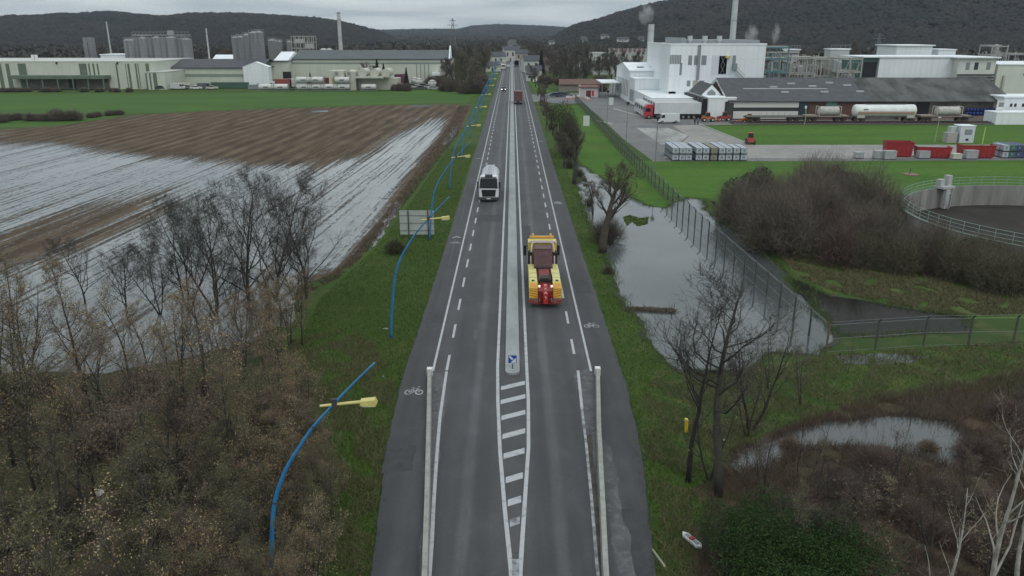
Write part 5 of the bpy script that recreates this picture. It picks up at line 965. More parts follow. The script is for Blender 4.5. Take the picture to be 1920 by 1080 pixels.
boxthing('storage_container', 'pale square cabinet alone at the edge of the green field', 'cabinet', 828, 171, 1.5, 1.2, 2.3, mat('pale green box', (.42, .46, .4), rough=.6))
for i, (px, py, r) in enumerate(((778, 158, 1.5), (786, 160, 1.6), (790, 155, 1.3), (811, 164, 1.7))):
    p = G(px, py); t = thing('bulk_bag', '%s pale rounded tank from the left beyond the bare tree' % nm[i], 'tank', (p.x, p.y, 0), group='pale rounded tanks in the depot yard'); mb = MB(); mb.cyl((0, 0, .3), (0, 0, 2.2), r, 14); mb.cyl((0, 0, 2.2), (0, 0, 2.9), r, 14, r2=r*.4); part('tank_shell', mb, mat('pale tank', (.48, .49, .47)), t, True); mb = MB(); mb.box(-r*.8, r*.8, -r*.8, r*.8, 0, .3); part('base', mb, DARK, t)
rnd = random.Random(12)
for i, (px, py, col) in enumerate(((795, 164, (.1, .1, .1)), (800, 158, (.3, .3, .3)), (818, 158, (.5, .5, .5)), (822, 164, (.03, .05, .04)), (835, 160, (.2, .2, .21)), (790, 168, (.08, .09, .09)), (757, 164, (.4, .4, .4)), (803, 166, (.45, .45, .46)), (809, 160, (.05, .05, .06)), (826, 158, (.3, .02, .02)), (841, 164, (.5, .5, .5)), (846, 158, (.08, .1, .16)), (782, 166, (.5, .5, .48)), (774, 164, (.12, .12, .13)), (814, 169, (.35, .35, .36)))):
    p = G(px, py); car((p.x, p.y, 0), R(rnd.choice((0, 90, 80))), '%s car listed among those in the far depot yard, %s' % (('dark', 'grey', 'pale', 'blackish', 'silver', 'slate', 'light', 'white', 'black', 'red', 'bright white', 'navy', 'cream', 'charcoal', 'mid grey')[i], 'beside the green field' if py > 163 else 'nearer the long hall'), col, group='cars parked in the far depot yard')
# ------------------------------------------------------------------ right yard things
TRW = panelize(mat('trailer white', (.62, .64, .65), (.55, .57, .58), scale=.5, rough=.4), 1.0, .9)
def trailer(loc, label, cabc):
    t = thing('trailer_lorry', label, 'articulated lorry', loc, R(-90), 'white trailers backed onto the loading dock')
    cm = mat('cab %.2f %.2f %.2f' % cabc, cabc, rough=.35)
    mb = MB(); mb.box(-1.27, 1.27, 1.7, 13.3, 1.25, 4.0); b = part('trailer', mb, TRW, t); mb = MB(); mb.box(-1.29, 1.29, 1.68, 1.72, 1.2, 4.03); mb.box(-1.29, 1.29, 13.28, 13.34, 1.2, 4.03); part('edge_frame', mb, GALV, b)
    mb = MB(); mb.prism([(-.6, .5), (-.65, 1.6), (-.4, 3.0), (0, 3.5), (1.3, 3.5), (1.3, .5)], 'x', -1.2, 1.2); cb_ = part('cab', mb, cm, t)
    mb = MB(); mb.quad((-1.05, -.66, 1.7), (1.05, -.66, 1.7), (.98, -.43, 2.8), (-.98, -.43, 2.8)); part('windscreen', mb, GLASSD, cb_, fix=False); mb = MB(); [mb.box(s*1.21-.01, s*1.21+.01, -.2, .7, 1.8, 2.6) for s in (-1, 1)]; part('side_window', mb, GLASSD, cb_)
    for s in (-1, 1): mb = MB(); mb.box(s*1.42-.09, s*1.42+.09, -.45, -.3, 1.9, 2.7); part('mirror', mb, BLACK, cb_)
    mb = MB(); mb.box(-.45, .45, -.3, 13, .7, 1.2); mb.box(-1.1, 1.1, 3.4, 4.6, .5, 1.1); part('chassis', mb, DARK, t)
    for s in (-1, 1):
        for y in (.4, 2.6, 9, 10.3, 11.6): wheel(t, s*1.05, y)
    return t
txr = xd-.75-13.35
for i in range(5):
    lab = 'nearest trailer lorry at the dock, with a red cab' if i == 0 else '%s trailer lorry back from the red-cabbed one at the dock' % ['', 'first', 'second', 'third', 'fourth'][i]
    trailer((txr, 201.6+i*3.9, .035), lab, (.42, .03, .05) if i == 0 else (.6, .61, .62))
p = G(1250, 231); car((p.x+.3, p.y, .036), R(-82), 'white pickup van parked in front of the red-cabbed lorry', (.6, .62, .62), van=True)
# IBC stacks
def ibc(tankm, name='bulk_container'):
    t = thing(name, 'x', 'bulk container', (0, 0, 0)); mb = MB(); mb.box(-.5, .5, -.5, .5, .16, 1.06, tx=.03, ty=.03); mb.cyl((0, 0, 1.06), (0, 0, 1.11), .11, 10); part('tank', mb, tankm, t)
    mb = MB()
    for z in (.3, .6, .9, 1.07): mb.bar((-.52, -.52, z), (.52, -.52, z), .025); mb.bar((-.52, .52, z), (.52, .52, z), .025); mb.bar((-.52, -.52, z), (-.52, .52, z), .025); mb.bar((.52, -.52, z), (.52, .52, z), .025)
    for x in (-.52, -.17, .17, .52): mb.bar((x, -.52, .15), (x, -.52, 1.08), .025); mb.bar((x, .52, .15), (x, .52, 1.08), .025); mb.bar((-.52, x, .15), (-.52, x, 1.08), .025); mb.bar((.52, x, .15), (.52, x, 1.08), .025)
    part('cage', mb, GALV, t); mb = MB(); mb.box(-.52, .52, -.52, .52, .1, .15); [mb.box(x-.06, x+.06, -.52, .52, 0, .1) for x in (-.44, 0, .44)]; part('pallet', mb, DARK, t)
    mb = MB(); mb.box(-.17, .17, -.56, -.535, .5, .78); part('label_plate', mb, GREYW, t); return t
IW = ibc(mat('translucent white plastic', (.58, .62, .70), (.50, .54, .62), scale=1.5, rough=.4)); IB = ibc(mat('beige plastic', (.36, .31, .22), (.3, .27, .2), scale=2, rough=.6)); IG = ibc(mat('green drum plastic', (.02, .16, .12), rough=.4)); IN = ibc(mat('navy drum plastic', (.02, .035, .16), rough=.4))
protos = {'w': IW, 'b': IB, 'g': IG, 'n': IN}; used = set()
cols = [(1266, 'w'), (1279, 'w'), (1291, 'w'), (1310, 'w'), (1323, 'w'), (1338, 'b'), (1353, 'w'), (1366, 'w'), (1380, 'w'), (1394, 'w')]
cnm = {'w': 'white', 'b': 'beige', 'g': 'green', 'n': 'navy'}
def put_ibc(px, ty, c, rows, hi, grp, what):
    g_ = G(px, ty)
    for r_ in range(rows):
        for h_ in range(hi):
            if r_ > 0 and h_ == 0 and 0: continue
            loc = (g_.x-.18*r_*0, g_.y+.5+r_*1.22, .04+h_*1.12)
            lab = '%s %s bulk container %s, %s rank' % ('upper' if h_ else 'lower', cnm[c], what, ['front', 'second', 'third', 'fourth', 'fifth', 'sixth'][r_])
            if c not in used: used.add(c); o = protos[c]; o.location = loc; o['label'] = lab; o['group'] = grp
            else: dup(protos[c], loc, 0, lab, grp)
for i, (px, c) in enumerate(cols): put_ibc(px, 302.3, c, 6 if px < 1370 else 4, 2, 'stacked bulk containers on the yard edge', 'in the %s column' % (nm[i]))
put_ibc(1884, 297, 'w', 3, 2, 'bulk containers at the right edge', 'beside the right red skip'); put_ibc(1896, 297, 'g', 4, 2, 'bulk containers at the right edge', 'in the green column'); put_ibc(1908, 297, 'n', 4, 2, 'bulk containers at the right edge', 'left navy column'); put_ibc(1920, 297, 'n', 4, 2, 'bulk containers at the right edge', 'right navy column')
# red skips
def skip(px, py, label, rz=0, wd=5.2, h=2.2, tall=0):
    p = G(px, py); t = thing('waste_skip', label, 'skip', (p.x, p.y+1.2, .04), rz, 'red waste skips by the yard road'); m = mat('skip red', (.33, .018, .022), (.25, .015, .02), scale=1, rough=.5); mi = mat('skip inside', (.22, .09, .08), (.12, .06, .05), scale=1, rough=.8)
    mb = MB(); a = wd/2
    mb.prism([(-a+.3, .15), (a-.3, .15), (a, h), (a-.08, h), (a-.36, .25), (-a+.36, .25), (-a+.08, h), (-a, h)], 'y', 0, 2.3); mb.prism([(-a+.3, .15), (a-.3, .15), (a-.03, h), (-a+.03, h)], 'y', -.08, -.001); mb.prism([(-a+.3, .15), (a-.3, .15), (a-.03, h-tall), (-a+.03, h-tall)], 'y', 2.301, 2.38); b = part('hull', mb, m, t)
    mb = MB(); [mb.box(x-.05, x+.05, -.14, -.081, .2, h-.05) for x in np.linspace(-a+.5, a-.5, 6)]; mb.box(-a, a, -.16, -.08, h-.12, h); part('rib', mb, m, b)
    mb = MB(); mb.box(-a+.4, a-.4, .05, 2.25, .26, h*.6); part('waste', mb, mi, t); mb = MB(); mb.box(-a+.4, a-.4, .2, .35, 0, .15); mb.box(-a+.4, a-.4, 1.9, 2.05, 0, .15); part('skid', mb, DARK, t)
skip(1691, 297, 'tall red waste skip left of the others', R(-8), 4.6, 2.6); skip(1757, 299, 'low red waste skip in the middle of the three', R(-10), 5.6, 1.9, .3); skip(1840, 299, 'red waste skip beside the green and navy containers', R(-6), 5.6, 2.2, .3)
for i, (px, py, wd, h, lab) in enumerate(((1652, 299, 2.1, 1.3, 'grey pale bin box left of the tall red skip'), (1669, 300, 2.0, 1.4, 'whiter bin box touching the tall red skip'), (1733, 298, 1.9, 1.2, 'grey bin box before the middle skip'), (1795, 300, 1.5, .9, 'small cream bin box between two skips'), (1822, 299, 2.0, 1.4, 'grey bin box before the right skip'), (1612, 298, 1.4, 1.0, 'small pale cart box beside the brown bushes'))):
    boxthing('bin_box', lab, 'bin', px, py, wd, 1.2, h, mat('bin grey', (.38, .39, .40), (.3, .31, .32), scale=1, rough=.6) if i != 3 else mat('depot cream', (.52, .51, .44)), z=.04)
# kiosk on the lawn
p = G(1810, 268); t = thing('kiosk', 'pale grey kiosk with square window and annex box on the lawn', 'kiosk', (p.x, p.y, .02)); KW = mat('kiosk white', (.55, .58, .62), rough=.5)
mb = MB(); mb.box(-1.3, 1.5, 0, 2.6, 0, 3.2); part('wall', mb, KW, t); mb = MB(); mb.box(-1.4, 1.6, -.1, 2.7, 3.2, 3.32); part('roof', mb, WRF, t); win(t, -.5, 1.0, 1.55, 2.6, m=GREYW); win(t, -.1, .5, .4, .8, m=BLACK, name='vent')
mb = MB(); mb.box(-3.6, -1.7, .1, 2.0, 0, 1.9); part('annex_box', mb, mat('grey pink box', (.36, .33, .33), rough=.6), t); mb = MB(); mb.box(-2.6, -1.32, 1.0, 2.5, 0, 3.0); part('side_box', mb, mat('pale green grey', (.4, .46, .45), rough=.6), t)
for px, py, h, lab in ((1819, 240, 3, 'thin yellow pole behind the kiosk'), (1841, 272, 3.4, 'thin yellow pole right of the kiosk')):
    p = G(px, py if py > 250 else 262); t = thing('marker_pole', lab, 'pole', (p.x, p.y, .02)); mb = MB(); mb.bar((0, 0, 0), (.1, 0, h), .12); part('shaft', mb, mat('yellow green pole', (.5, .52, .12), rough=.5), t); mb = MB(); mb.box(-.15, .15, -.15, .15, 0, .08); part('base', mb, DARK, t)
p = G(1708, 328); t = thing('manhole_slab', 'round reddish concrete slab lying in the lawn', 'slab', (p.x, p.y, .02)); mb = MB(); mb.cyl((0, 0, 0), (0, 0, .12), 1.1, 20); part('slab', mb, mat('pink concrete', (.22, .13, .1), rough=.9), t, False); mb = MB(); mb.cyl((-.2, 0, .12), (-.2, 0, 1.0), .05, 8); part('vent_pipe', mb, DARK, t)
for i, (px, py, col) in enumerate(((288, 167, (.5, .5, .5)), (303, 168, (.05, .05, .06)), (318, 167, (.45, .45, .4)), (334, 168, (.5, .5, .5)), (352, 167, (.2, .2, .2)), (368, 168, (.6, .6, .58)), (384, 167, (.1, .1, .12)), (398, 168, (.5, .48, .4)), (486, 165, (.06, .06, .07)), (508, 158, (.5, .5, .5)))):
    p = G(px, py); car((p.x, p.y, 0), R(90+i*7 % 20), '%s vehicle from the left in the row before the cream shed' % nm[i], col, group='vehicles parked before the cream shed', van=i % 3 == 0)
# people on the yard
def person(px, py, label, coat, rz, phase):
    p = G(px, py); t = thing('person', label, 'person', (p.x, p.y, .04), rz)
    V = [(0, 0, .95), (0, 0, 1.2), (0, 0, 1.42), (0, .01, 1.52), (0, 0, 1.66), (0, 0, 1.74)]; E = [(0, 1), (1, 2), (2, 3), (3, 4), (4, 5)]; rad = [.15, .15, .15, .06, .1, .07]; rg = [1, 0, 0, 3, 3, 3]
    for s in (-1, 1):
        o = len(V); f = .16*phase*s; V += [(s*.1, 0, .88), (s*.11, f*.6-.02, .48), (s*.11, f, .08), (s*.12, f-.14, .04)]; E += [(0, o), (o, o+1), (o+1, o+2), (o+2, o+3)]; rad += [.1, .07, .05, .045]
        o = len(V); V += [(s*.2, 0, 1.4), (s*.25, -f*.4, 1.12), (s*.24, -f*.9-.05, .88), (s*.24, -f-.07, .79)]; E += [(2, o), (o, o+1), (o+1, o+2), (o+2, o+3)]; rad += [.07, .052, .04, .035]
    me = bpy.data.meshes.new('body'); me.from_pydata(V, E, []); o = link('body', me, t); md = o.modifiers.new('s', 'SKIN'); sv = me.skin_vertices[0].data if me.skin_vertices else None
    if sv is None:
        bpy.context.view_layer.objects.active = o; bpy.ops.mesh.customdata_skin_add() if hasattr(bpy.ops.mesh, 'customdata_skin_add') else None; sv = me.skin_vertices[0].data
    for i, r in enumerate(rad): sv[i].radius = (r, r*.8)
    sv[0].use_root = True; su = o.modifiers.new('u', 'SUBSURF'); su.levels = su.render_levels = 1
    dg = bpy.context.evaluated_depsgraph_get(); m2 = bpy.data.meshes.new_from_object(o.evaluated_get(dg)); o.modifiers.clear(); o.data = m2; m2.materials.clear()
    for m in (mat('skin', (.4, .25, .19), rough=.6), coat, mat('dark trousers', (.02, .022, .03), rough=.8), mat('shoe', (.01, .01, .01))): m2.materials.append(m)
    for f in m2.polygons:
        z = f.center.z; x = abs(f.center.x); f.material_index = 0 if z > 1.5 or (x > .17 and z < .85) else (1 if z > .86 else (3 if z < .1 else 2))
    mb = MB(); n = 8
    for i in range(5):
        for j in range(n): a = math.pi*.5*i/4; b = 2*math.pi*j/n; mb.v.append((.115*math.sin(a)*math.cos(b), .12*math.sin(a)*math.sin(b)+.02, 1.70+.11*math.cos(a)))
    for i in range(4):
        for j in range(n): mb.f.append((i*n+j, (i+1)*n+j, (i+1)*n+(j+1) % n, i*n+(j+1) % n)); mb.mi.append(0)
    part('hair', mb, mat('dark hair', (.02, .015, .012), rough=.8), t, True)
person(1302.5, 235, 'person in black clothes walking on the yard, left of the pair', mat('black coat', (.02, .02, .024), rough=.8), R(10), 1); person(1308.5, 235, 'person in grey blue coat walking on the yard, right of the pair', mat('grey coat', (.12, .13, .16), rough=.8), R(-15), -1)
# small works machines
def machine(px, py, label, col, rz=0, sc_=1.0):
    p = G(px, py); t = thing('works_machine', label, 'works vehicle', (p.x, p.y, .035), rz, 'small works machines by the railway'); m = mat('machine %.2f %.2f' % col[:2], col, rough=.5)
    mb = MB(); mb.prism([(-1.5, .5), (1.5, .5), (1.55, 1.1), (.7, 1.25), (-.2, 1.2), (-1.5, 1.35)], 'y', -.6, .6); b = part('body', mb, m, t); mb = MB(); mb.box(-.7, .5, -.5, .5, 1.2, 2.1, tx=.15, ty=.08); part('cab', mb, GLASSD, b); mb = MB(); mb.box(-.62, .42, -.48, .48, 2.1, 2.18); part('cab_roof', mb, m, b)
    mb = MB(); mb.bar((1.2, -.3, .9), (2.4, -.3, .5), .14); mb.bar((1.2, .3, .9), (2.4, .3, .5), .14); mb.box(2.3, 2.9, -.7, .7, .15, .5); part('loader_arm', mb, m, t)
    for x in (-1, 1):
        for s in (-1, 1): mb = MB(); mb.cyl((x, s*.62, .45), (x, s*.85, .45), .45, 14); wv = part('wheel', mb, RUBBER, t); mb = MB(); mb.cyl((x, s*.84, .45), (x, s*.87, .45), .2, 10); part('rim', mb, WHITE, wv)
machine(1327, 228, 'orange loader with lowered arm beside the dock', (.42, .12, .04)); machine(1357, 227, 'red loader parked at the warehouse corner', (.30, .05, .045), R(175)); machine(1403, 231, 'small orange machine at the end of the wagons', (.45, .15, .03), R(170)); machine(1406, 270, 'small red machine on the lawn edge by the yard road', (.4, .06, .06), R(80))
# yard lamp posts and boards
def ylamp(px, py, pyt, label):
    p = G(px, py); z = At(px, pyt, p.y).z; t = thing('yard_lamp', label, 'lamp post', (p.x, p.y, 0), group='dark yard lamp posts'); mb = MB(); mb.tube([(0, 0, 0), (0, 0, z*.5), (0, 0, z)], [.09, .07, .05], 8); part('post', mb, mat('grey lamp post', (.13, .13, .13), (.3, .3, .28), scale=.4, rough=.6), t)
    mb = MB(); mb.box(-.28, .28, -.35, .15, z-.1, z+.28); mb.box(-.12, .12, -.1, .1, z-.35, z-.1); h = part('lamp_head', mb, BLACK, t); mb = MB(); mb.box(-.2, .2, -.3, .1, z-.13, z-.105); part('lamp_glass', mb, LAMPW, h)
ylamp(1228, 318, 222, 'nearest dark yard lamp post, beside the bulk container stacks'); ylamp(1174, 268, 194, 'middle dark yard lamp post at the yard edge'); ylamp(1138, 233, 172, 'farthest dark yard lamp post by the yard gate')
t = thing('yard_lamp', 'slim pole with a lamp on the lawn near the rail wagons', 'lamp post', (*G(1752, 268).xy, 0)); mb = MB(); z = At(1757, 221, G(1752, 268).y).z; mb.tube([(0, 0, 0), (.2, 0, z)], [.1, .06], 6); part('post', mb, mat('pale pole', (.28, .3, .2), rough=.7), t); mb = MB(); mb.box(0, .5, -.1, .1, z, z+.15); part('lamp_head', mb, WHITE, t)
def board(px0, px1, pyt, pyb, pyg, label):
    p = G((px0+px1)/2, pyg); Y = p.y; a = At(px0, pyt, Y); b = At(px1, pyb, Y); t = thing('notice_board', label, 'notice board', (a.x, Y, 0)); mb = MB(); mb.box(0, b.x-a.x, -.05, .05, b.z, a.z); part('panel', mb, mat('board white', (.55, .57, .56), rough=.6), t)
    for x in (.1, b.x-a.x-.1): mb = MB(); mb.bar((x, .1, 0), (x, .1, a.z-.1), .09); part('post', mb, GALV, t)
board(1094, 1105, 217, 236, 250, 'white notice board on posts beside the ditch fence'); board(1142, 1150, 183, 197, 206, 'white notice board inside the yard near the annex')
# yard entrance things: red white barriers, gate, parked cars
for i, (px, py) in enumerate(((1064, 186), (1070, 186), (1077, 185), (1084, 184), (1099, 187), (1103, 189))):
    p = G(px, py); t = thing('traffic_barrier', '%s red and white plastic barrier from the left at the gate' % nm[i], 'barrier', (p.x, p.y, .03), group='red and white barriers at the yard gate'); mb = MB(); mb.box(-.55, .55, -.2, .2, 0, .45); part('base', mb, mat('pinkish red plastic', (.5, .22, .22), rough=.6), t); mb = MB(); mb.box(-.5, .5, -.12, .12, .45, .95); part('top_block', mb, mat('white plastic', (.62, .6, .6), rough=.6), t)
for i, (px, py, col) in enumerate(((1042, 182, (.03, .05, .09)), (1052, 181, (.05, .05, .06)), (1062, 181, (.2, .2, .22)))):
    p = G(px, py); car((p.x, p.y, .03), R(88), '%s car from the left parked across the entrance' % nm[i], col, group='cars parked by the yard entrance')
t = thing('van', 'small white van at the kerb just before the far junction', 'van', (8.2, 390, .02)); bpy.data.objects.remove(t)
car((8.8, 395, .05), R(180), 'white van parked on the right verge far ahead', (.6, .6, .58), van=True); car((10.5, 350, .05), R(160), 'white parked car on the right verge far ahead', (.6, .6, .6))
# rail track, platform and wagons
def track():
    y = 190.2; xa_, xb_ = 52, 125; o = []
    mb = MB(); mb.prism([(y-2.2, .02), (y+2.2, .02), (y+1.6, .3), (y-1.6, .3)], 'x', xa_, xb_); me = mkmesh('railway_bed', mb, mat('rail ballast', (.09, .08, .07), (.06, .05, .045), scale=3, rough=.95, detail=8)); fixn(me); struct(link('railway_bed', me))
    t = thing('railway_track', 'straight railway track under the tank wagons', 'track', (xa_, y, .3)); mb = MB(); [mb.box(0, xb_-xa_, s*.72-.04, s*.72+.04, .12, .27) for s in (-1, 1)]; part('rail', mb, RUST, t); mb = MB(); [mb.box(x, x+.25, -1.25, 1.25, 0, .12) for x in np.arange(.3, xb_-xa_-.5, .9)]; part('sleeper', mb, DARK, t)
track()
def bogie(t, x):
    mb = MB(); mb.box(x-1.2, x+1.2, -.95, .95, .55, .85); bg_ = part('bogie', mb, DARK, t)
    for dx2 in (-.85, .85):
        for s in (-1, 1): mb = MB(); mb.cyl((x+dx2, s*.78, .45), (x+dx2, s*.9, .45), .45, 14); part('wheel', mb, RUST, bg_)
def wagon(pxa, pxb, label, kind):
    Y = 190.2; a, b = T(pxa, 230, Y-1.5).x, T(pxb, 230, Y-1.5).x; W_ = b-a; t = thing('rail_wagon', label, 'rail wagon', (a, Y, .58), group='rail wagons standing along the warehouse')
    rb = mat('wagon brown', (.085, .035, .028), (.055, .028, .025), scale=1.5, rough=.8); mb = MB(); mb.box(0, W_, -1.3, 1.3, .95, 1.2) if kind != 'long' else mb.box(.3, W_-.3, -.5, .5, .95, 1.25); part('underframe', mb, rb if kind != 'long' else DARK, t)
    for x in ((1.8, W_-1.8)): bogie(t, x)
    if kind == 'long':
        mb = MB(); mb.tank((.3, 0, 2.45), (W_-.3, 0, 2.45), 1.45, 26) if 0 else mb.tank((.3, 0, 2.45), (W_-.3, 0, 2.45), 1.45, 26); tk = part('tank', mb, mat('wagon white', (.76, .78, .77), (.60, .62, .61), scale=.7, rough=.45, detail=8), t, True)
        mb = MB(); r = 1.462
        for a0, a1 in ((-.26, -.05), (-.52, -.26)):
            mb.quad((1, -r*math.cos(a0), 2.45+r*math.sin(a0)), (W_-1, -r*math.cos(a0), 2.45+r*math.sin(a0)), (W_-1, -r*math.cos(a1), 2.45+r*math.sin(a1)), (1, -r*math.cos(a1), 2.45+r*math.sin(a1)))
        part('stripe', mb, mat('faded orange stripe', (.52, .33, .27), (.44, .30, .25), scale=1, rough=.6), tk, fix=False); mb = MB(); mb.box(2.2, 3.3, -1.46, -1.42, 2.7, 3.0); part('label_panel', mb, GREYW, tk)
        for x in (1.0, W_-2.6): mb = MB(); mb.box(x, x+1.8, -1.2, 1.2, .85, 1.5); part('saddle', mb, mat('pale beige steel', (.45, .42, .37), rough=.6), t)
        mb = MB(); mb.box(3, W_-3, -.35, .35, 3.88, 3.95); part('walkway', mb, GALV, tk)
    elif kind == 'tankc':
        x0_, x1_ = W_*.33, W_*.80; mb = MB(); mb.tank((x0_, 0, 2.35), (x1_, 0, 2.35), 1.08, 20); tk = part('tank', mb, mat('dirty white tank', (.50, .48, .46), (.34, .32, .3), scale=1.2, rough=.6, detail=8), t, True)
        mb = MB()
        for x in (x0_-.05, x1_+.05):
            [mb.bar((x, y, 1.2), (x, y, 3.5), .13) for y in (-1.15, 1.15)]; [mb.bar((x, -1.15, z), (x, 1.15, z), .13) for z in (1.27, 3.43)]
        [mb.bar((x0_, y, 1.27), (x1_, y, 1.27), .12) for y in (-1.15, 1.15)]; part('frame', mb, mat('pale beige steel', (.45, .42, .37)), t)
        mb = MB(); mb.box(.2, x0_-.4, -1.28, 1.28, 1.2, 1.5); mb.box(x1_+.4, W_-.2, -1.28, 1.28, 1.2, 1.45); part('deck', mb, mat('beige deck', (.26, .22, .18), rough=.8), t)
    else:
        mb = MB(); mb.box(0, W_, -1.33, 1.33, 1.2, 1.32); mb.box(0, W_, -1.36, -1.3, 1.1, 1.5); part('deck', mb, mat('grey wagon deck', (.2, .2, .19), rough=.7), t); mb = MB(); [mb.bar((x, -1.35, 1.2), (x, -1.35, 2.2), .07) for x in np.linspace(3, W_-3, 6)]; part('stake', mb, GALV, t)
    mb = MB(); [mb.cyl((x, y, 1.05), (x+d, y, 1.05), .2, 10) for x, d in ((0, -.45), (W_, .45)) for y in (-.85, .85)]; part('buffer', mb, DARK, t)
wagon(1402, 1504, 'flat empty rail wagon at the left end of the train', 'flat'); wagon(1508, 1592, 'rail wagon with a short dirty white tank, left of the long tank wagon', 'tankc'); wagon(1599, 1721, 'long white tank wagon with a faded orange stripe', 'long'); wagon(1724, 1822, 'rail wagon with a short white tank, right of the long tank wagon', 'tankc')
p = T(1506, 230, 188.5); t = thing('signal_post', 'pale leaning signal post between two wagons', 'post', (p.x, 187.6, .05)); mb = MB(); mb.tube([(0, 0, 0), (.1, 0, 2.4), (-.1, 0, 3.8)], [.12, .11, .14], 8); part('post', mb, mat('pale pole', (.28, .3, .2)), t); mb = MB(); mb.box(-.3, .1, -.15, .15, 3.7, 4.3); part('signal_head', mb, WHITE, t)
drum = None; rnd = random.Random(3)
for k in range(10):
    for h in range(2):
        x = T(1819, 210, 198).x+(k)*.85; loc = (x, 199.3, .96+h*.95)
        if drum is None:
            drum = thing('blue_drum', 'x', 'drum', loc, group='blue drums stacked under the warehouse roof'); mb = MB(); mb.cyl((0, 0, 0), (0, 0, .9), .32, 12); part('drum_shell', mb, mat('drum blue', (.012, .03, .2), rough=.5), drum, True); mb = MB(); mb.cyl((0, 0, .9), (0, 0, .93), .3, 12); part('lid', mb, BLACK, drum); o = drum
        else: o = dup(drum, loc)
        o['label'] = 'blue drum in the %s row, %s from the left, on the warehouse platform' % ('upper' if h else 'lower', nm[k])
# ------------------------------------------------------------------ round settling basin
cxb, cyb = 0, 0
p1 = G(1632, 352); bc = (G(1905, 385).x+2.0, 100.5); Rb = 26.0
a_ = G(1765, 338); YB = a_.y
Rb = (bc[0]-G(1632, 365).x)
def basin():
    cx, cy, r = BX, BY, BR; t = thing('settling_basin', 'large round concrete settling basin with green railings', 'basin', (cx, cy, 0)); n = 72; cm = mat('stained basin concrete', (.30, .29, .27), (.14, .14, .13), scale=.6, rough=.85, detail=9, stretch=(1, 1, .12), bump=.2)
    mb = MB(); pr = [(r+.35, -.02), (r+.35, BH), (r, BH), (r, .55), (r*.02, .5)]
    for i in range(n):
        a = 2*math.pi*i/n
        for q, z in pr: mb.v.append((q*math.cos(a), q*math.sin(a), z))
    k = len(pr)
    for i in range(n):
        for j in range(k-1): mb.f.append((i*k+j, ((i+1) % n)*k+j, ((i+1) % n)*k+j+1, i*k+j+1)); mb.mi.append(0)
    part('basin_wall', mb, cm, t, False)
    mb = MB(); mb.v = [(0, 0, .62)]+[((r-.02)*math.cos(2*math.pi*i/n), (r-.02)*math.sin(2*math.pi*i/n), .62) for i in range(n)]; mb.f = [(0, 1+i, 1+(i+1) % n) for i in range(n)]; mb.mi = [0]*n; part('basin_floor', mb, mat('basin sludge', (.052, .046, .04), (.034, .031, .028), scale=.3, rough=.9, spec=.1, detail=8), t, False)
    gm = mat('green railing', (.26, .36, .33), rough=.5); gw = mat('mossy walkway', (.10, .15, .12), (.16, .2, .18), scale=1, rough=.8)
    rl = MB()
    for i in range(n):
        a = 2*math.pi*i/n; x, y = (r+.18)*math.cos(a), (r+.18)*math.sin(a); rl.bar((x, y, BH), (x, y, BH+1.05), .04)
    for z in (.35, .7, 1.05): rl.tube([((r+.18)*math.cos(2*math.pi*i/n), (r+.18)*math.sin(2*math.pi*i/n), BH+z) for i in range(n+1)], .022, 4)
    part('railing', rl, gm, t)
    w0 = MB(); rr = r+.05
    for i in range(n):
        a, b = 2*math.pi*i/n, 2*math.pi*(i+1)/n; w0.quad((rr*math.cos(a), rr*math.sin(a), BH+.02), (rr*math.cos(b), rr*math.sin(b), BH+.02), ((rr+.4)*math.cos(b), (rr+.4)*math.sin(b), BH+.02), ((rr+.4)*math.cos(a), (rr+.4)*math.sin(a), BH+.02))
    part('walkway', w0, gw, t, False)
    ag = BANG; ca, sa = math.cos(ag), math.sin(ag); mb = MB(); mb.box(-1.0, 1.0, -.9, .5, BH+.05, BH+.3); mb.box(-.5, .1, -1.0, -.6, .7, BH); mb.bar((.1, -1.1, .6), (-.6, -1.6, BH-.3), .15); mb.bar((.7, -.8, BH), (.7, -.8, .7), .08); mb.box(.3, .9, -.4, .3, BH+.3, BH+1.5); mb.box(-.9, -.3, -.4, .3, BH+.3, BH+1.1)
    me = mkmesh('scraper_drive', mb, mat('pale grey drive', (.4, .41, .41), rough=.6)); fixn(me); o = link('scraper_drive', me, t, (r*ca, r*sa, 0), ag-R(90))
# far rim of the basin is seen at y~352..370, its left end at x~1632
BH = 3.0; pf = G(1765, 352, BH); pl = G(1632, 372, BH); BR = 17.5
BX = pl.x+BR+.8; BY = pf.y-BR+1.3; BANG = math.atan2(pf.y-BY, pf.x-BX)
basin()
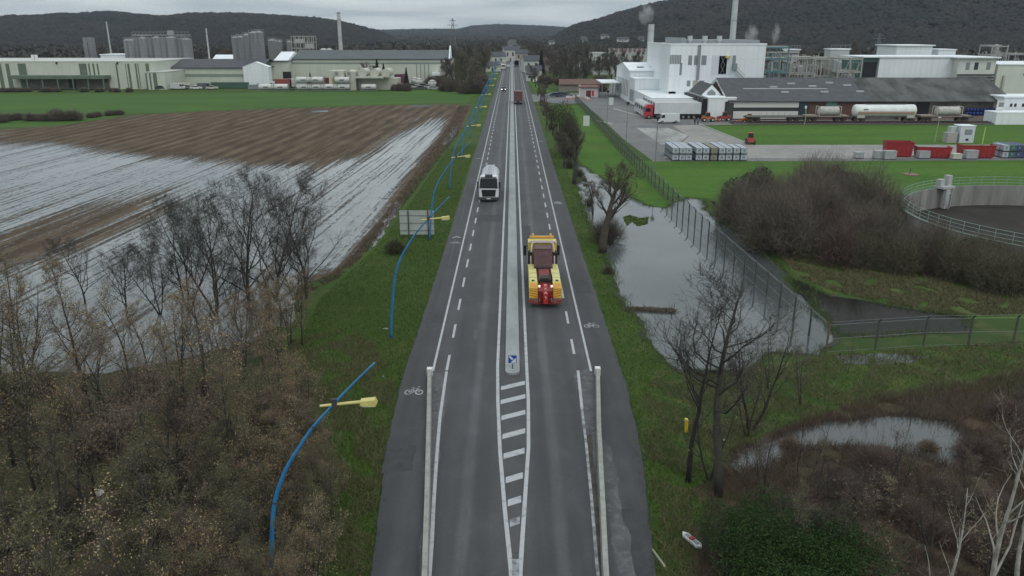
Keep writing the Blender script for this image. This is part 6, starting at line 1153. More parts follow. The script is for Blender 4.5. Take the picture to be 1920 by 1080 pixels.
# ------------------------------------------------------------------ mesh fence along the ditch
def fence():
    t = thing('mesh_fence', 'long grey mesh fence with cranked posts standing partly in the flood water', 'fence', (20.3, 49.6, 0)); pm = mat('dark fence post', (.05, .052, .05), (.09, .09, .085), scale=2, rough=.7)
    nm_ = bpy.data.materials.new('fence mesh'); nm_.use_nodes = True; nt = nm_.node_tree; L = nt.links.new; b = nt.nodes['Principled BSDF']; b.inputs['Base Color'].default_value = (.10, .115, .105, 1); b.inputs['Roughness'].default_value = .6
    tr = N('ShaderNodeBsdfTransparent', nt); mx_ = N('ShaderNodeMixShader', nt); L(tr.outputs[0], mx_.inputs[1]); L(b.outputs[0], mx_.inputs[2]); L(mx_.outputs[0], nt.nodes['Material Output'].inputs[0]); mx_.inputs[0].default_value = .34
    def leg(path, sp_):
        tot = [(path[i], path[i+1]) for i in range(len(path)-1)]; out_ = []
        for a, c_ in tot:
            a, c_ = Vector(a), Vector(c_); n = max(1, int((c_-a).length/sp_)); out_ += [a+(c_-a)*k/n for k in range(n)]
        return out_+[Vector(path[-1])]
    A = leg([(1.0, 0, 0), (.1, 30, 0), (-.3, 60, 0), (-.5, 205, 0)], 2.75); B_ = leg([(1.0, 0, 0), (8.2, 1.2, 0), (40, 2.5, 0)], 3.0)
    for i, pth in enumerate((A, B_)):
        side = Vector((1, 0, 0)) if i == 0 else Vector((0, 1, 0)); d = -.0
        mbn = MB(); far_ = MB()
        for k, p in enumerate(pth):
            if i == 1 and k == 0: continue
            ps = MB(); ps.tube([p, p+Vector((0, 0, 2.05)), p+Vector((0, 0, 2.05))-side*.28+Vector((0, 0, .28))], [.075, .07, .055], 6); 
            if k < 60: part('fence_post', ps, pm if not (k == 0) else mat('rusty corner post', (.13, .09, .06), rough=.8), t)
            else: far_.add(ps.v, ps.f)
        for p, q in zip(pth, pth[1:]): mbn.quad(p+Vector((0, 0, .03)), q+Vector((0, 0, .03)), q+Vector((0, 0, 2.0)), p+Vector((0, 0, 2.0)))
        m2_ = nm_
        if i == 1: m2_ = nm_.copy(); m2_.name = 'thin fence mesh'; [setattr(n_.inputs[0], 'default_value', .16) for n_ in m2_.node_tree.nodes if n_.type == 'MIX_SHADER']
        o = part('fence_mesh', mbn, m2_, t, fix=False)
        w_ = MB(); [w_.bar(p+Vector((0, 0, z)), q+Vector((0, 0, z)), .02) for z in (.05, 1.0, 2.0) for p, q in zip(pth, pth[1:])]; [w_.bar(p-side*.25+Vector((0, 0, 2.3)), q-side*.25+Vector((0, 0, 2.3)), .015) for p, q in zip(pth, pth[1:])]; part('wire', w_, GALV, t)
        if far_.v: part('fence_post', far_, pm, t)
fence()
# ------------------------------------------------------------------ small things on the verges
def small(name, label, cat, px, py, build, m, z=0.02):
    p = G(px, py); mb = MB(); build(mb); me = mkmesh(name, mb, m); fixn(me); o = link(name, me, None, (p.x, p.y, z)); tag(o, label, cat); return o
p = G(1286, 810); t = thing('marker_post', 'short yellow marker post standing in rough grass', 'marker post', (p.x, p.y, 0)); mb = MB(); mb.box(-.08, .08, -.06, .06, 0, .68); part('post', mb, mat('marker yellow', (.62, .42, .02), rough=.5), t); mb = MB(); mb.prism([(-.11, .68), (.11, .68), (.07, .78), (-.11, .82)], 'y', -.09, .09); part('cap', mb, mat('pale yellow cap', (.66, .56, .14), rough=.5), t)
def crumple(s, seed, fl=.4):
    def f(mb):
        r = random.Random(seed); n = 10; mb.v.append((0, 0, .12*s))
        for i in range(n): a = 2*math.pi*i/n; q = s*r.uniform(.5, 1); mb.v.append((q*math.cos(a), q*math.sin(a)*fl, r.uniform(.02, .14)*s))
        for i in range(n): a = 2*math.pi*i/n; q = s*r.uniform(.4, .8); mb.v.append((q*math.cos(a), q*math.sin(a)*fl, 0))
        for i in range(n): j = (i+1) % n; mb.f += [(0, 1+i, 1+j), (1+i, 1+n+i, 1+n+j, 1+j)]; mb.mi += [0, 0]
    return f
LW = mat('dirty white plastic', (.5, .5, .48), (.36, .36, .34), scale=4, rough=.6)
small('plastic_bag', 'crumpled white bag beside the yellow marker post and the pond', 'litter', 1355, 826, crumple(.22, 1, .8), LW)
small('plastic_bag', 'small white scrap at the flooded ditch edge', 'litter', 1234, 707, crumple(.13, 2), LW); small('plastic_bag', 'white bag lying left of the nearest lamp mast among leaves', 'litter', 458, 902, crumple(.22, 3, .7), LW)
small('plastic_bag', 'long pale bag on the leafy floor at lower left', 'litter', 187, 925, crumple(.26, 4, 1.5), LW); small('plastic_bag', 'small pale bag farther left on the leafy floor', 'litter', 153, 878, crumple(.16, 5), LW)
small('plastic_bag', 'small white scrap on grass beside the cycle path', 'litter', 719, 706, crumple(.12, 6), LW); small('stone', 'flat pale stone beside the foot of a lamp mast', 'stone', 722, 617, crumple(.32, 7, .6), CONCR); small('plastic_bag', 'yellowish scrap at the asphalt edge', 'litter', 759, 700, crumple(.14, 8), mat('yellowish scrap', (.3, .3, .15), rough=.7))
small('stub_post', 'short pale stub post among the brown grass', 'post', 1299, 741, lambda mb: mb.box(-.09, .09, -.06, .06, 0, .42, tx=.03), mat('pale stub', (.3, .28, .2), rough=.8))
p = G(1297, 1018); t = thing('broken_sign', 'fallen white plastic casing with red middle lying in grass', 'debris', (p.x, p.y, .08), R(-62)); mb = MB(); mb.prism([(-.62, 0), (-.42, -.16), (.42, -.16), (.62, 0), (.42, .14), (-.42, .14)], 'z', 0, .12); part('casing', mb, mat('clean white plastic', (.62, .62, .62), rough=.4), t); mb = MB(); mb.box(-.09, .09, -.10, .09, .12, .2); part('red_block', mb, mat('dull red block', (.28, .03, .04), rough=.5), t); mb = MB(); mb.box(-.4, -.14, -.1, .08, .121, .14); mb.box(.14, .4, -.1, .08, .121, .14); part('grey_insert', mb, GREYW, t)
a, b = G(1223, 1032), G(1240, 1085); o = MB(); o.bar((a.x, a.y, .05), (b.x, b.y-.4, .9), .07); me = mkmesh('leaning_pole', o, mat('pale pole', (.28, .3, .2))); fixn(me); tag(link('leaning_pole', me), 'thin pale pole leaning in the grass at the bottom', 'pole')
p = G(519, 612); t = thing('pump_cabin', 'white concrete pump cabin half hidden behind bare trees', 'cabin', (p.x, p.y, 0)); mb = MB(); mb.box(-1.0, .95, 0, 1.6, 0, 1.35); part('wall', mb, mat('dirty white wall', (.36, .37, .34), (.28, .29, .26), scale=1.5, rough=.8), t); mb = MB(); mb.box(-1.08, 1.03, -.08, 1.68, 1.35, 1.46); part('roof', mb, mat('pale slab', (.45, .47, .45), rough=.8), t); win(t, .3, .9, .1, 1.3, m=GREYW, name='door')
# reed raft and culvert mouth in the ditch
p = G(1332, 700); t = thing('culvert', 'concrete culvert mouth at the near end of the flooded ditch', 'culvert', (p.x, p.y, 0)); mb = MB(); mb.box(-1.4, 1.6, -.2, .1, 0, .35); mb.box(-1.4, -1.2, .1, 1.1, 0, .25); mb.box(1.4, 1.6, .1, 1.1, 0, .25); part('head_wall', mb, mat('mossy concrete', (.09, .1, .08), (.06, .07, .05), scale=2, rough=.9), t); mb = MB(); mb.cyl((.1, -.22, .02), (.1, -.19, .02), .28, 14); part('pipe_mouth', mb, BLACK, t)
# ------------------------------------------------------------------ vegetation
BARK = mat('grey bark', (.055, .05, .042), (.035, .033, .028), scale=3, rough=.9)
BARKD = mat('dark bark', (.032, .030, .026), (.02, .019, .017), scale=3, rough=.9)
TWIG = mat('brown twigs', (.105, .082, .066), (.065, .052, .042), island=True, rough=.9)
TWIGD = mat('dark twigs', (.042, .038, .034), (.028, .026, .024), island=True, rough=.9)
TWIGO = mat('olive twigs', (.095, .088, .055), (.062, .06, .038), island=True, rough=.9)
TWIGR = mat('red brown twigs', (.125, .085, .07), (.08, .056, .047), island=True, rough=.9)
TWIGL = mat('pale brown twigs', (.17, .13, .095), (.11, .085, .065), island=True, rough=.9)
TWIGF2 = mat('grey fine twigs', (.07, .064, .056), (.045, .041, .037), island=True, rough=.9); TWIGF = mat('grey brown twigs', (.11, .096, .08), (.075, .066, .056), island=True, rough=.9); TWIGM = mat('light brown twigs', (.15, .122, .098), (.10, .082, .066), island=True, rough=.9); TWIGN = mat('light olive twigs', (.13, .118, .075), (.085, .078, .05), island=True, rough=.9)
BIRCH = mat('birch bark', (.40, .38, .34), (.22, .2, .18), scale=3, rough=.7)
LEAFT = mat('tan leaves', (.19, .13, .06), (.42, .33, .18), island=True, rough=.8)
LEAFO = mat('ochre leaves', (.16, .10, .04), (.27, .20, .09), island=True, rough=.8)
LEAFB = mat('brown leaves', (.10, .065, .045), (.18, .13, .095), island=True, rough=.8)
LEAFG = mat('olive leaves', (.06, .07, .025), (.16, .14, .06), island=True, rough=.8)
EVG = mat('evergreen leaves', (.020, .046, .014), (.045, .078, .026), island=True, rough=.85, spec=.1)
EVG2 = mat('ivy leaves', (.035, .05, .018), (.075, .09, .036), island=True, rough=.85, spec=.1)
CONI = mat('conifer needles', (.012, .024, .016), (.022, .036, .022), island=True, rough=.8)
def tris(base, tip, wd, rs):
    """thin triangles from base (n,3) to tip (n,3)"""
    d = tip-base; u = rs.normal(size=d.shape); s = np.cross(d, u); s /= (np.linalg.norm(s, axis=1, keepdims=True)+1e-9); s *= np.asarray(wd).reshape(-1, 1)*.5
    n = len(base); V = np.empty((n, 3, 3)); V[:, 0] = base-s; V[:, 1] = base+s; V[:, 2] = tip; return V.reshape(-1, 3), np.arange(3*n).reshape(-1, 3)
def leafq(c, size, rs, flat=.0):
    n = len(c); a = rs.normal(size=(n, 3)); a[:, 2] *= (1-flat); a /= np.linalg.norm(a, axis=1, keepdims=True); b = np.cross(a, rs.normal(size=(n, 3))); b /= np.linalg.norm(b, axis=1, keepdims=True)
    s = np.asarray(size).reshape(-1, 1); V = np.empty((n, 4, 3)); V[:, 0] = c-a*s; V[:, 1] = c-b*s*.55; V[:, 2] = c+a*s; V[:, 3] = c+b*s*.55; return V.reshape(-1, 3), np.arange(4*n).reshape(-1, 4)
def join3(*lists):
    Vs = []; Fs = []; o = 0
    for V, F in lists: Vs.append(V); Fs.append(F+o); o += len(V)
    return np.concatenate(Vs), np.concatenate(Fs)
def mb_tris(mb):
    F = []
    for f in mb.f:
        for k in range(1, len(f)-1): F.append((f[0], f[k], f[k+1]))
    return np.array(mb.v), np.array(F)
def grow(seed, H=9, r0=.16, clear=.3, nl=9, el=55, lf=.42, s2=6, s3=4, tw=3, twl=.5, tww=.018, wob=.06, stems=1, splay=.25, crook=.25, up=.25, lean=(0, 0)):
    rd = random.Random(seed); rs = np.random.RandomState(seed); trunk = MB(); crown = MB(); tb = []; tt = []; tips = []
    def curve(p, d, L_, k, up_):
        pts = [Vector(p)]; d = Vector(d).normalized()
        for i in range(k):
            d = (d+Vector((rd.uniform(-1, 1), rd.uniform(-1, 1), rd.uniform(-.6, 1)))*crook+Vector((0, 0, up_))).normalized(); pts.append(pts[-1]+d*(L_/k))
        return pts
    def at(pts, t): q = t*(len(pts)-1); i = min(int(q), len(pts)-2); return pts[i].lerp(pts[i+1], q-i), (pts[i+1]-pts[i]).normalized()
    def side(d, e):
        a = rd.uniform(0, 6.283); u = d.orthogonal().normalized(); v = d.cross(u); r = u*math.cos(a)+v*math.sin(a); return d*math.cos(R(e))+r*math.sin(R(e))
    for s in range(stems):
        a0 = 6.283*s/stems+rd.uniform(-.4, .4); sp_ = splay if stems > 1 else 0; h = H*rd.uniform(.82, 1)
        p = Vector((.12*math.cos(a0), .12*math.sin(a0), 0)) if stems > 1 else Vector(); d = Vector((sp_*math.cos(a0)+lean[0], sp_*math.sin(a0)+lean[1], 1)).normalized(); tp = [p]
        for i in range(9): d = (d+Vector((rd.uniform(-1, 1), rd.uniform(-1, 1), 0))*wob*2+Vector((0, 0, .05))).normalized(); tp.append(tp[-1]+d*h/9)
        trunk.tube(tp, [max(.012, r0*(1-i/9.6)**.9) for i in range(10)], 7)
        for b in range(nl):
            t = clear+(.98-clear)*(b+rd.random()*.6)/nl; p1, d1 = at(tp, t); L1 = H*lf*(1.08-.75*t)*rd.uniform(.7, 1.15); r1 = max(.012, r0*(1-t)**.8*.55)
            lp = curve(p1, side(d1, el*rd.uniform(.7, 1.2)), L1, 5, up*.35); trunk.tube(lp, [r1*(1-i/6) for i in range(6)], 5, cap=False)
            for c_ in range(s2):
                t2 = .2+.8*(c_+rd.random())/s2; p2, d2 = at(lp, min(t2, .99)); L2 = L1*.5*(1.15-.7*t2)*rd.uniform(.6, 1.2); lp2 = curve(p2, side(d2, rd.uniform(25, 60)), L2, 3, up*.5); r2 = max(.007, r1*.42*(1-t2*.5))
                crown.tube(lp2, [r2, r2*.75, r2*.5, r2*.25], 3, cap=False)
                for e_ in range(s3):
                    p3, d3 = at(lp2, min(.99, .2+.8*rd.random())); L3 = L2*.55*rd.uniform(.5, 1.2)+.12; q = curve(p3, side(d3, rd.uniform(20, 60)), L3, 2, up*.5)
                    for a_, b_ in ((q[0], q[1]), (q[1], q[2])): tb.append(a_); tt.append(b_)
                    tips.append(q[2]); tips.append(q[1])
                    for _ in range(tw): p4, d4 = at(q, rd.random()*.98); v = side(d4, rd.uniform(15, 60)); e2 = p4+v*twl*rd.uniform(.4, 1.1); tb.append(p4); tt.append(e2); tips.append(e2)
    tb = np.array([tuple(v) for v in tb]); tt = np.array([tuple(v) for v in tt]); V, F = tris(tb, tt, tww, rs)
    return trunk, join3(mb_tris(crown), (V, F)), np.array([tuple(v) for v in tips])
def make_tree(name, label, cat, seed, bark, twig, leaves=None, nleaf=0, lsize=.06, group=None, **kw):
    trunk, (V, F), tips = grow(seed, **kw); t = thing(name, label, cat, (0, 0, 0), group=group)
    link('trunk', mkmesh('trunk', trunk, bark, True), t); link('crown', npmesh('crown', V, F, twig), t)
    if nleaf:
        rs = np.random.RandomState(seed+9); w_ = rs.rand(len(tips)); idx = rs.choice(len(tips), nleaf, p=w_/w_.sum()); c = tips[idx]+rs.normal(scale=.06, size=(nleaf, 3)); V, F = leafq(c, lsize*rs.uniform(.5, 1.3, nleaf), rs); link('foliage', npmesh('foliage', V, F, leaves), t)
    return t
def fuzz_bush(name, label, cat, seed, R_, H, twig, n=2500, sub=4, wd=.03, bark=None, group=None, lobes=1, leaf=None, nleaf=0, lsize=.06, shape=1.0):
    """many-stemmed bush: stems fan out of the ground, each with finer twigs"""
    rs = np.random.RandomState(seed); t = thing(name, label, cat, (0, 0, 0), group=group); k = 26; lc = rs.normal(scale=R_*.45, size=(lobes, 2)) if lobes > 1 else np.zeros((1, 2)); lh = rs.uniform(.7, 1, lobes)
    li = rs.randint(0, lobes, n); ph = rs.uniform(0, 2*np.pi, n); ct = rs.uniform(.0, 1, n)**.8; rr = rs.uniform(.55, 1.0, n); st = np.sqrt(1-ct**2); rl = R_*(.62 if lobes > 1 else 1)
    tip = np.stack([lc[li, 0]+rl*rr*st*np.cos(ph), lc[li, 1]+rl*rr*st*np.sin(ph), H*lh[li]*rr*(.12+.88*ct)], 1); m0 = rs.uniform(.45, .85, n)[:, None]
    base0 = np.concatenate([lc[li]+rs.normal(scale=rl*.12, size=(n, 2)), np.zeros((n, 1))], 1); mid = base0+(tip-base0)*m0+rs.normal(scale=.06*R_, size=(n, 3)); mid[:, 2] = np.abs(mid[:, 2])
    L_ = [tris(mid, tip, wd, rs)]
    for _ in range(sub):
        f = rs.uniform(.1, 1, n)[:, None]; p = mid+(tip-mid)*f; L_.append(tris(p, p+(tip-mid)*rs.uniform(.3, .7, (n, 1))+rs.normal(scale=.11*R_, size=(n, 3)), wd*.7, rs))
    V, F = join3(*L_); V[:, 2] = np.maximum(V[:, 2], .0); link('crown', npmesh('crown', V, F, twig), t)
    sel = rs.choice(n, min(n, 140), replace=False); V, F = tris(base0[sel], mid[sel], .07, rs); V2, F2 = tris(base0[sel], tip[sel], .05, rs); V, F = join3((V, F), (V2, F2)); link('stem', npmesh('stem', V, F, bark or BARK), t)
    if nleaf:
        i = rs.choice(n, nleaf); f = rs.uniform(.5, 1.1, (nleaf, 1)); c = mid[i]+(tip[i]-mid[i])*f+rs.normal(scale=.08, size=(nleaf, 3)); V, F = leafq(c, lsize*rs.uniform(.5, 1.3, nleaf), rs); link('foliage', npmesh('foliage', V, F, leaf), t)
    return t
def leafy(name, label, cat, seed, R_, H, leaf, n=9000, size=.09, lobes=7, trunkh=0, group=None, conic=False, bark=None):
    rs = np.random.RandomState(seed); t = thing(name, label, cat, (0, 0, 0), group=group)
    if conic:
        z = rs.uniform(0, 1, n)**1.3; w_ = np.floor(z*11)/11; r = R_*(1-z)*(.55+.45*np.cos((z*11 % 1)*2.2))*rs.uniform(.3, 1, n)**.5; a = rs.uniform(0, 6.283, n); a += .3*np.sin(a*5+w_*30); c = np.stack([r*np.cos(a), r*np.sin(a), .06*H+z*H*.94-.10*r], 1)
    else:
        lc = np.concatenate([rs.normal(scale=R_*.42, size=(lobes, 2)), rs.uniform(.3, .8, (lobes, 1))*H], 1); lr = rs.uniform(.35, .6, lobes)*R_; li = rs.randint(0, lobes, n); d = rs.normal(size=(n, 3)); d /= np.linalg.norm(d, axis=1, keepdims=True); rr = rs.uniform(.55, 1.08, n)**.6
        c = lc[li]+d*(lr[li]*rr)[:, None]*np.array([1, 1, min(1.3, H/R_*.5+.3)]); c[:, 2] = np.clip(c[:, 2], .05+trunkh, H*1.08)
    V, F = leafq(c, size*rs.uniform(.5, 1.3, n), rs); link('foliage' if not conic else 'crown', npmesh('foliage', V, F, leaf), t)
    mb = MB()
    if conic: mb.tube([(0, 0, 0), (0, 0, H*.5), (0, 0, H*.96)], [R_*.08+.05, R_*.05+.03, .02], 6)
    else: [mb.tube([(0, 0, 0), tuple(lc[i]*.55), tuple(lc[i])], [.07*R_*.5, .05*R_*.5, .02], 5) for i in range(lobes)]
    link('trunk' if conic else 'stem', mkmesh('stem', mb, bark or BARKD, True), t); return t
class Place:
    """first call moves the prototype itself, later calls copy it"""
    def __init__(s, mk): s.mk = mk; s.t = None
    def __call__(s, x, y, rz=0, label=None, sc_=1.0, group=None, sz=None, z=0):
        if s.t is None: s.t = s.mk(); o = s.t; o.location = (x, y, z); o.rotation_euler = (0, 0, rz)
        else: o = dup(s.t, (x, y, z), rz)
        o.scale = (sc_, sc_, sz or sc_)
        if label: o['label'] = label
        if group: o['group'] = group
        return o
rv = random.Random(77)
# --- foreground left thicket with the last leaves
gth = 'thin leafy trees of the thicket at lower left'
mk_t = lambda seed, lf, nl_, tw_, H=8.5, **k: (lambda: make_tree('thicket_tree', 'x', 'tree', seed, BARK, tw_, lf, nl_, .048, gth, H=H, r0=.10, clear=.16, nl=12, el=48, lf=.42, s2=7, s3=5, tw=3, twl=.45, tww=.013, up=.15, **k))
TH = [Place(mk_t(101, LEAFT, 1300, TWIGM)), Place(mk_t(102, LEAFO, 1400, TWIGM)), Place(mk_t(103, LEAFB, 900, TWIGL)), Place(mk_t(104, LEAFG, 1300, TWIGN)), Place(mk_t(105, LEAFT, 300, TWIG, stems=2))]
desc = ['slender thicket tree with tan leaves', 'slender thicket tree with ochre leaves', 'slender thicket tree with brown leaves', 'slender thicket tree with olive leaves', 'nearly bare twin-stemmed thicket tree']
def zone(x, y): return ('at the front' if y < 22 else 'in the middle' if y < 33 else 'at the back')+(' near the road edge' if x > -15 else ' of the left side' if x < -28 else ' of the centre')
yb = 14.0; cnt = 0
while yb < 44:
    xr_ = -float(np.interp(yb, [14, 22, 27, 32, 38, 44], [8.6, 9.6, 10.8, 12.2, 15.5, 19.5])); x = xr_
    while x > -(14+yb*.78):
        xx = x+rv.uniform(-1, .6); yy_ = yb+rv.uniform(-1.2, 1.2); k = rv.choices(range(5), [5, 3, 4, 4, 2] if yb < 33 else [7, 6, 2, 1, 2])[0]
        if xx > -12 and yy_ > 24: s_ = rv.uniform(.45, .62)
        else: s_ = float(np.interp(yy_, [14, 30, 44], [.95, .92, .9]))*rv.uniform(.8, 1.1)*(1.12 if xx < -22 else 1)
        if abs(xx+8.6) < 2.6 and yy_ < 27: s_ *= .6
        TH[k](xx, yy_, rv.uniform(0, 6), desc[k]+' '+zone(xx, yy_), s_); cnt += 1; x -= rv.uniform(2.7, 4.2)
    yb += 2.7
for k in range(115):                      # lower leafy edge of the thicket, close to the road
    yy_ = 17+rv.uniform(0, 1)*21; xx = -float(np.interp(yy_, [17, 24, 31, 38], [7.1, 7.5, 8.2, 11.5]))-rv.uniform(0, 1)**1.3*4.8; i = rv.choices(range(5), [5, 4, 2, 5, 1])[0]
    TH[i](xx, yy_, rv.uniform(0, 6), desc[i].replace('slender', 'short')+' '+zone(xx, yy_), (rv.uniform(.5, .7) if xx < -9.5 else rv.uniform(.38, .5)), sz=rv.uniform(.45, .64) if xx < -9.5 else rv.uniform(.34, .52)); cnt += 1
for k, (xx, yy_) in enumerate(((-7.3, 18.5), (-7.8, 20.2), (-7.2, 21.6), (-7.9, 22.8), (-7.3, 24.6), (-7.9, 26.4), (-8.3, 19.2), (-8.4, 21.4), (-7.0, 20.0), (-7.5, 28.4), (-8.0, 30.3))):
    TH[(0, 3, 1, 3)[k % 4]](xx, yy_, rv.uniform(0, 6), desc[(0, 3, 1, 3)[k % 4]].replace('slender', 'short')+' growing around the nearest lamp mast', rv.uniform(.38, .48), sz=rv.uniform(.5, .62))
for k in range(16):
    g_ = G(rv.uniform(300, 570), rv.uniform(640, 760)); i = rv.choice((0, 0, 1)); TH[i](g_.x, g_.y, rv.uniform(0, 6), desc[i].replace('slender', 'bright')+' on the far fringe of the thicket', rv.uniform(.55, .68))
# low scrub under and beside it
SCB = [Place(lambda: fuzz_bush('scrub_bush', 'x', 'bush', 201, 1.5, 1.6, TWIG, 900, 3, .016, leaf=LEAFB, nleaf=500, lsize=.05, group='low brown scrub bushes')), Place(lambda: fuzz_bush('scrub_bush', 'x', 'bush', 202, 1.4, 1.5, TWIGO, 900, 3, .016, leaf=LEAFG, nleaf=900, lsize=.05, group='low brown scrub bushes')),
       Place(lambda: fuzz_bush('scrub_bush', 'x', 'bush', 203, 1.6, 1.9, TWIGR, 1300, 3, .016, leaf=LEAFB, nleaf=200, lsize=.05, group='low brown scrub bushes'))]
sdesc = ['low brown leafy scrub bush', 'low olive leafy scrub bush', 'low red brown scrub bush']
for k in range(110):
    yy_ = rv.uniform(19, 44); xx = -float(np.interp(yy_, [14, 27, 38, 44], [8.0, 8.6, 12.5, 17.5]))-rv.uniform(0, 1)**1.8*(8+yy_*.55); i = rv.choice((0, 1, 0, 1, 2)); SCB[i](xx, yy_, rv.uniform(0, 6), sdesc[i]+' under the trees '+zone(xx, yy_), rv.uniform(.7, 1.25))
# --- bare trees standing at the flooded field
gb = 'bare trees at the flooded field corner'
FB = [Place(lambda: make_tree('bare_tree', 'x', 'tree', 301, BARK, TWIGF2, group=gb, H=10.8, r0=.15, clear=.12, nl=20, el=54, lf=.60, s2=10, s3=7, tw=4, twl=.6, tww=.016, stems=1, up=.14, crook=.2)),
      Place(lambda: make_tree('bare_tree', 'x', 'tree', 302, BARK, TWIGF2, group=gb, H=10.2, r0=.10, clear=.15, nl=13, el=50, lf=.52, s2=9, s3=6, tw=4, twl=.55, tww=.016, stems=3, splay=.34, up=.14, crook=.2))]
for px, py, k, s_, lab in ((575, 560, 0, .8, 'wide bare tree leaning over the verge corner right of the pump cabin'), (523, 600, 0, 1.0, 'tall bare tree at the right end of the flooded corner'), (470, 592, 0, .98, 'tall bare tree beside the white pump cabin, left of the tallest'), (405, 590, 1, .98, 'bare multi-stemmed tree in the water, second from the left'), (355, 584, 1, .86, 'bare multi-stemmed tree in the water at the left of the group'),
                           (300, 590, 1, .6, 'small bare tree at the left fringe of the flooded corner'), (560, 585, 1, .62, 'small bare tree right of the pump cabin'), (240, 600, 0, .55, 'short bare tree among the leafy fringe'), (160, 570, 0, .5, 'short bare tree near the dry brown strip'), (440, 600, 1, .5, 'small bare sapling between two tall bare trees'), (500, 620, 1, .45, 'small bare sapling before the pump cabin')):
    g_ = G(px, py); FB[k](g_.x, g_.y, rv.uniform(0, 6), lab, s_)
t = make_tree('bare_tree', 'big dark tree leaning in from the left edge with crooked twigs', 'tree', 311, BARKD, TWIGD, H=13.5, r0=.3, clear=.5, nl=9, el=48, lf=.36, s2=6, s3=4, tw=3, twl=.5, tww=.016, lean=(.18, 0), crook=.4, group=gb); t.location = (-32.5, 43, 0)
# --- trees along the ditch
t = make_tree('pollard_tree', 'thick-trunked old pollard tree on the ditch bank beside the flood water', 'tree', 321, mat('pollard bark', (.08, .068, .05), (.04, .035, .026), scale=2, rough=.95, bump=.5), TWIG, H=9.6, r0=.46, clear=.36, nl=14, el=58, lf=.52, s2=8, s3=7, tw=5, twl=.6, tww=.02, crook=.35, wob=.05); t.location = (8.9, 75, 0)
t = fuzz_bush('bank_bush', 'brown twiggy bush around the foot of the pollard tree', 'bush', 322, 2.2, 3.6, TWIG, 2000, 3, .016); t.location = (9.9, 79, 0)
t = make_tree('pollard_tree', 'short leaning pollard tree behind the thick-trunked one', 'tree', 323, BARK, TWIG, H=8.0, r0=.34, clear=.35, nl=10, el=48, lf=.42, s2=6, s3=5, tw=4, twl=.6, tww=.03, lean=(.12, 0)); t.location = (8.9, 112, 0)
t = leafy('ivy_tree', 'dark ivy-clad tree with broad crown on the ditch bank', 'tree', 324, 3.3, 10.5, EVG2, 6000, .12, 16); t.location = (8.9, 141, 0); t.scale = (.8, .8, .92)
t = fuzz_bush('bank_tree', 'brown twiggy growth around the ivy-clad tree', 'tree', 325, 2.4, 8.6, TWIGO, 2200, 3, .03); t.location = (9.8, 136, 0)
t = make_tree('bare_tree', 'small dark bare tree beside the yard entrance road', 'tree', 326, BARKD, TWIGD, H=8.5, r0=.2, clear=.3, nl=10, el=42, lf=.36, s2=6, s3=4, tw=3, twl=.5, tww=.04); t.location = (8.2, 210, 0)
VT = Place(lambda: make_tree('verge_tree', 'x', 'tree', 329, BARK, TWIGM, H=8, r0=.2, clear=.25, nl=13, el=50, lf=.42, s2=8, s3=5, tw=4, twl=.6, tww=.045, group='bare trees on the right verge'))
for x, y, s_, lab in ((8.4, 128, .8, 'bare verge tree just before the ivy-clad tree'), (8.6, 168, .9, 'bare verge tree beyond the ivy-clad tree'), (8.2, 188, .8, 'bare verge tree near the yard entrance'), (8.4, 240, .9, 'bare verge tree just past the yard entrance'), (8.8, 275, 1.0, 'bare verge tree beside the dark red lorry'), (9.2, 320, 1.1, 'bare verge tree by the far parked cars'), (9.6, 92, .62, 'small bare verge tree behind the pollard')): VT(x, y, rv.uniform(0, 6), lab, s_)
FZ = Place(lambda: fuzz_bush('ditch_bush', 'x', 'bush', 327, 1.3, 2.2, TWIGO, 900, 3, .016, group='scrubby bushes on the ditch bank'))
for x, y, s_, lab in ((9.2, 126, 1.0, 'scrubby bush in the ditch between two old trees'), (10.2, 118, .8, 'small scrubby bush at the head of the flood water'), (9.6, 97, .7, 'small scrubby bush left of the flooded ditch'), (9.4, 160, 1.1, 'scrubby bush beyond the ivy-clad tree'), (9.0, 178, 1.1, 'scrubby bush near the small white sign'), (8.6, 68, .5, 'tiny scrubby bush on the bank near the thick trunk')): FZ(x, y, rv.uniform(0, 6), lab, s_)
g_ = G(742, 475); t = fuzz_bush('verge_bush', 'dark green brown bush beside the field below the white board', 'bush', 328, 1.15, 1.9, TWIGO, 1400, 3, .02, leaf=EVG2, nleaf=1500, lsize=.07); t.location = (g_.x, g_.y, 0)
# --- near right trees
t = make_tree('bare_tree', 'crooked bare tree with long trunk at lower right beside the ditch', 'tree', 331, BARK, TWIGD, H=11.4, r0=.19, clear=.40, nl=18, el=60, lf=.48, s2=8, s3=5, tw=3, twl=.55, tww=.013, crook=.42, wob=.06); t.location = (9.7, 32.2, 0); t.scale = (1.3, 1.2, 1)
t = make_tree('bare_tree', 'slim bare tree with upright fan of branches left of the crooked one', 'tree', 332, BARKD, TWIGD, H=10.2, r0=.11, clear=.42, nl=15, el=46, lf=.44, s2=7, s3=5, tw=3, twl=.5, tww=.013, up=.3); t.location = (8.5, 33.4, 0); t.scale = (1.3, 1.2, .98)
t = make_tree('bare_tree', 'small bare tree right of the crooked one near the fence corner', 'tree', 333, BARKD, TWIGO, H=6.6, r0=.10, clear=.25, nl=9, el=42, lf=.36, s2=5, s3=4, tw=3, twl=.45, tww=.013, stems=2); t.location = (13.0, 38.5, 0)
bt = Place(lambda: make_tree('birch_tree', 'x', 'tree', 341, BIRCH, mat('pale birch twigs', (.26, .22, .18), (.15, .12, .1), island=True), H=10.6, r0=.13, clear=.35, nl=9, el=34, lf=.36, s2=3, s3=2, tw=2, twl=.5, tww=.014, crook=.22, group='pale birch trees at lower right'))
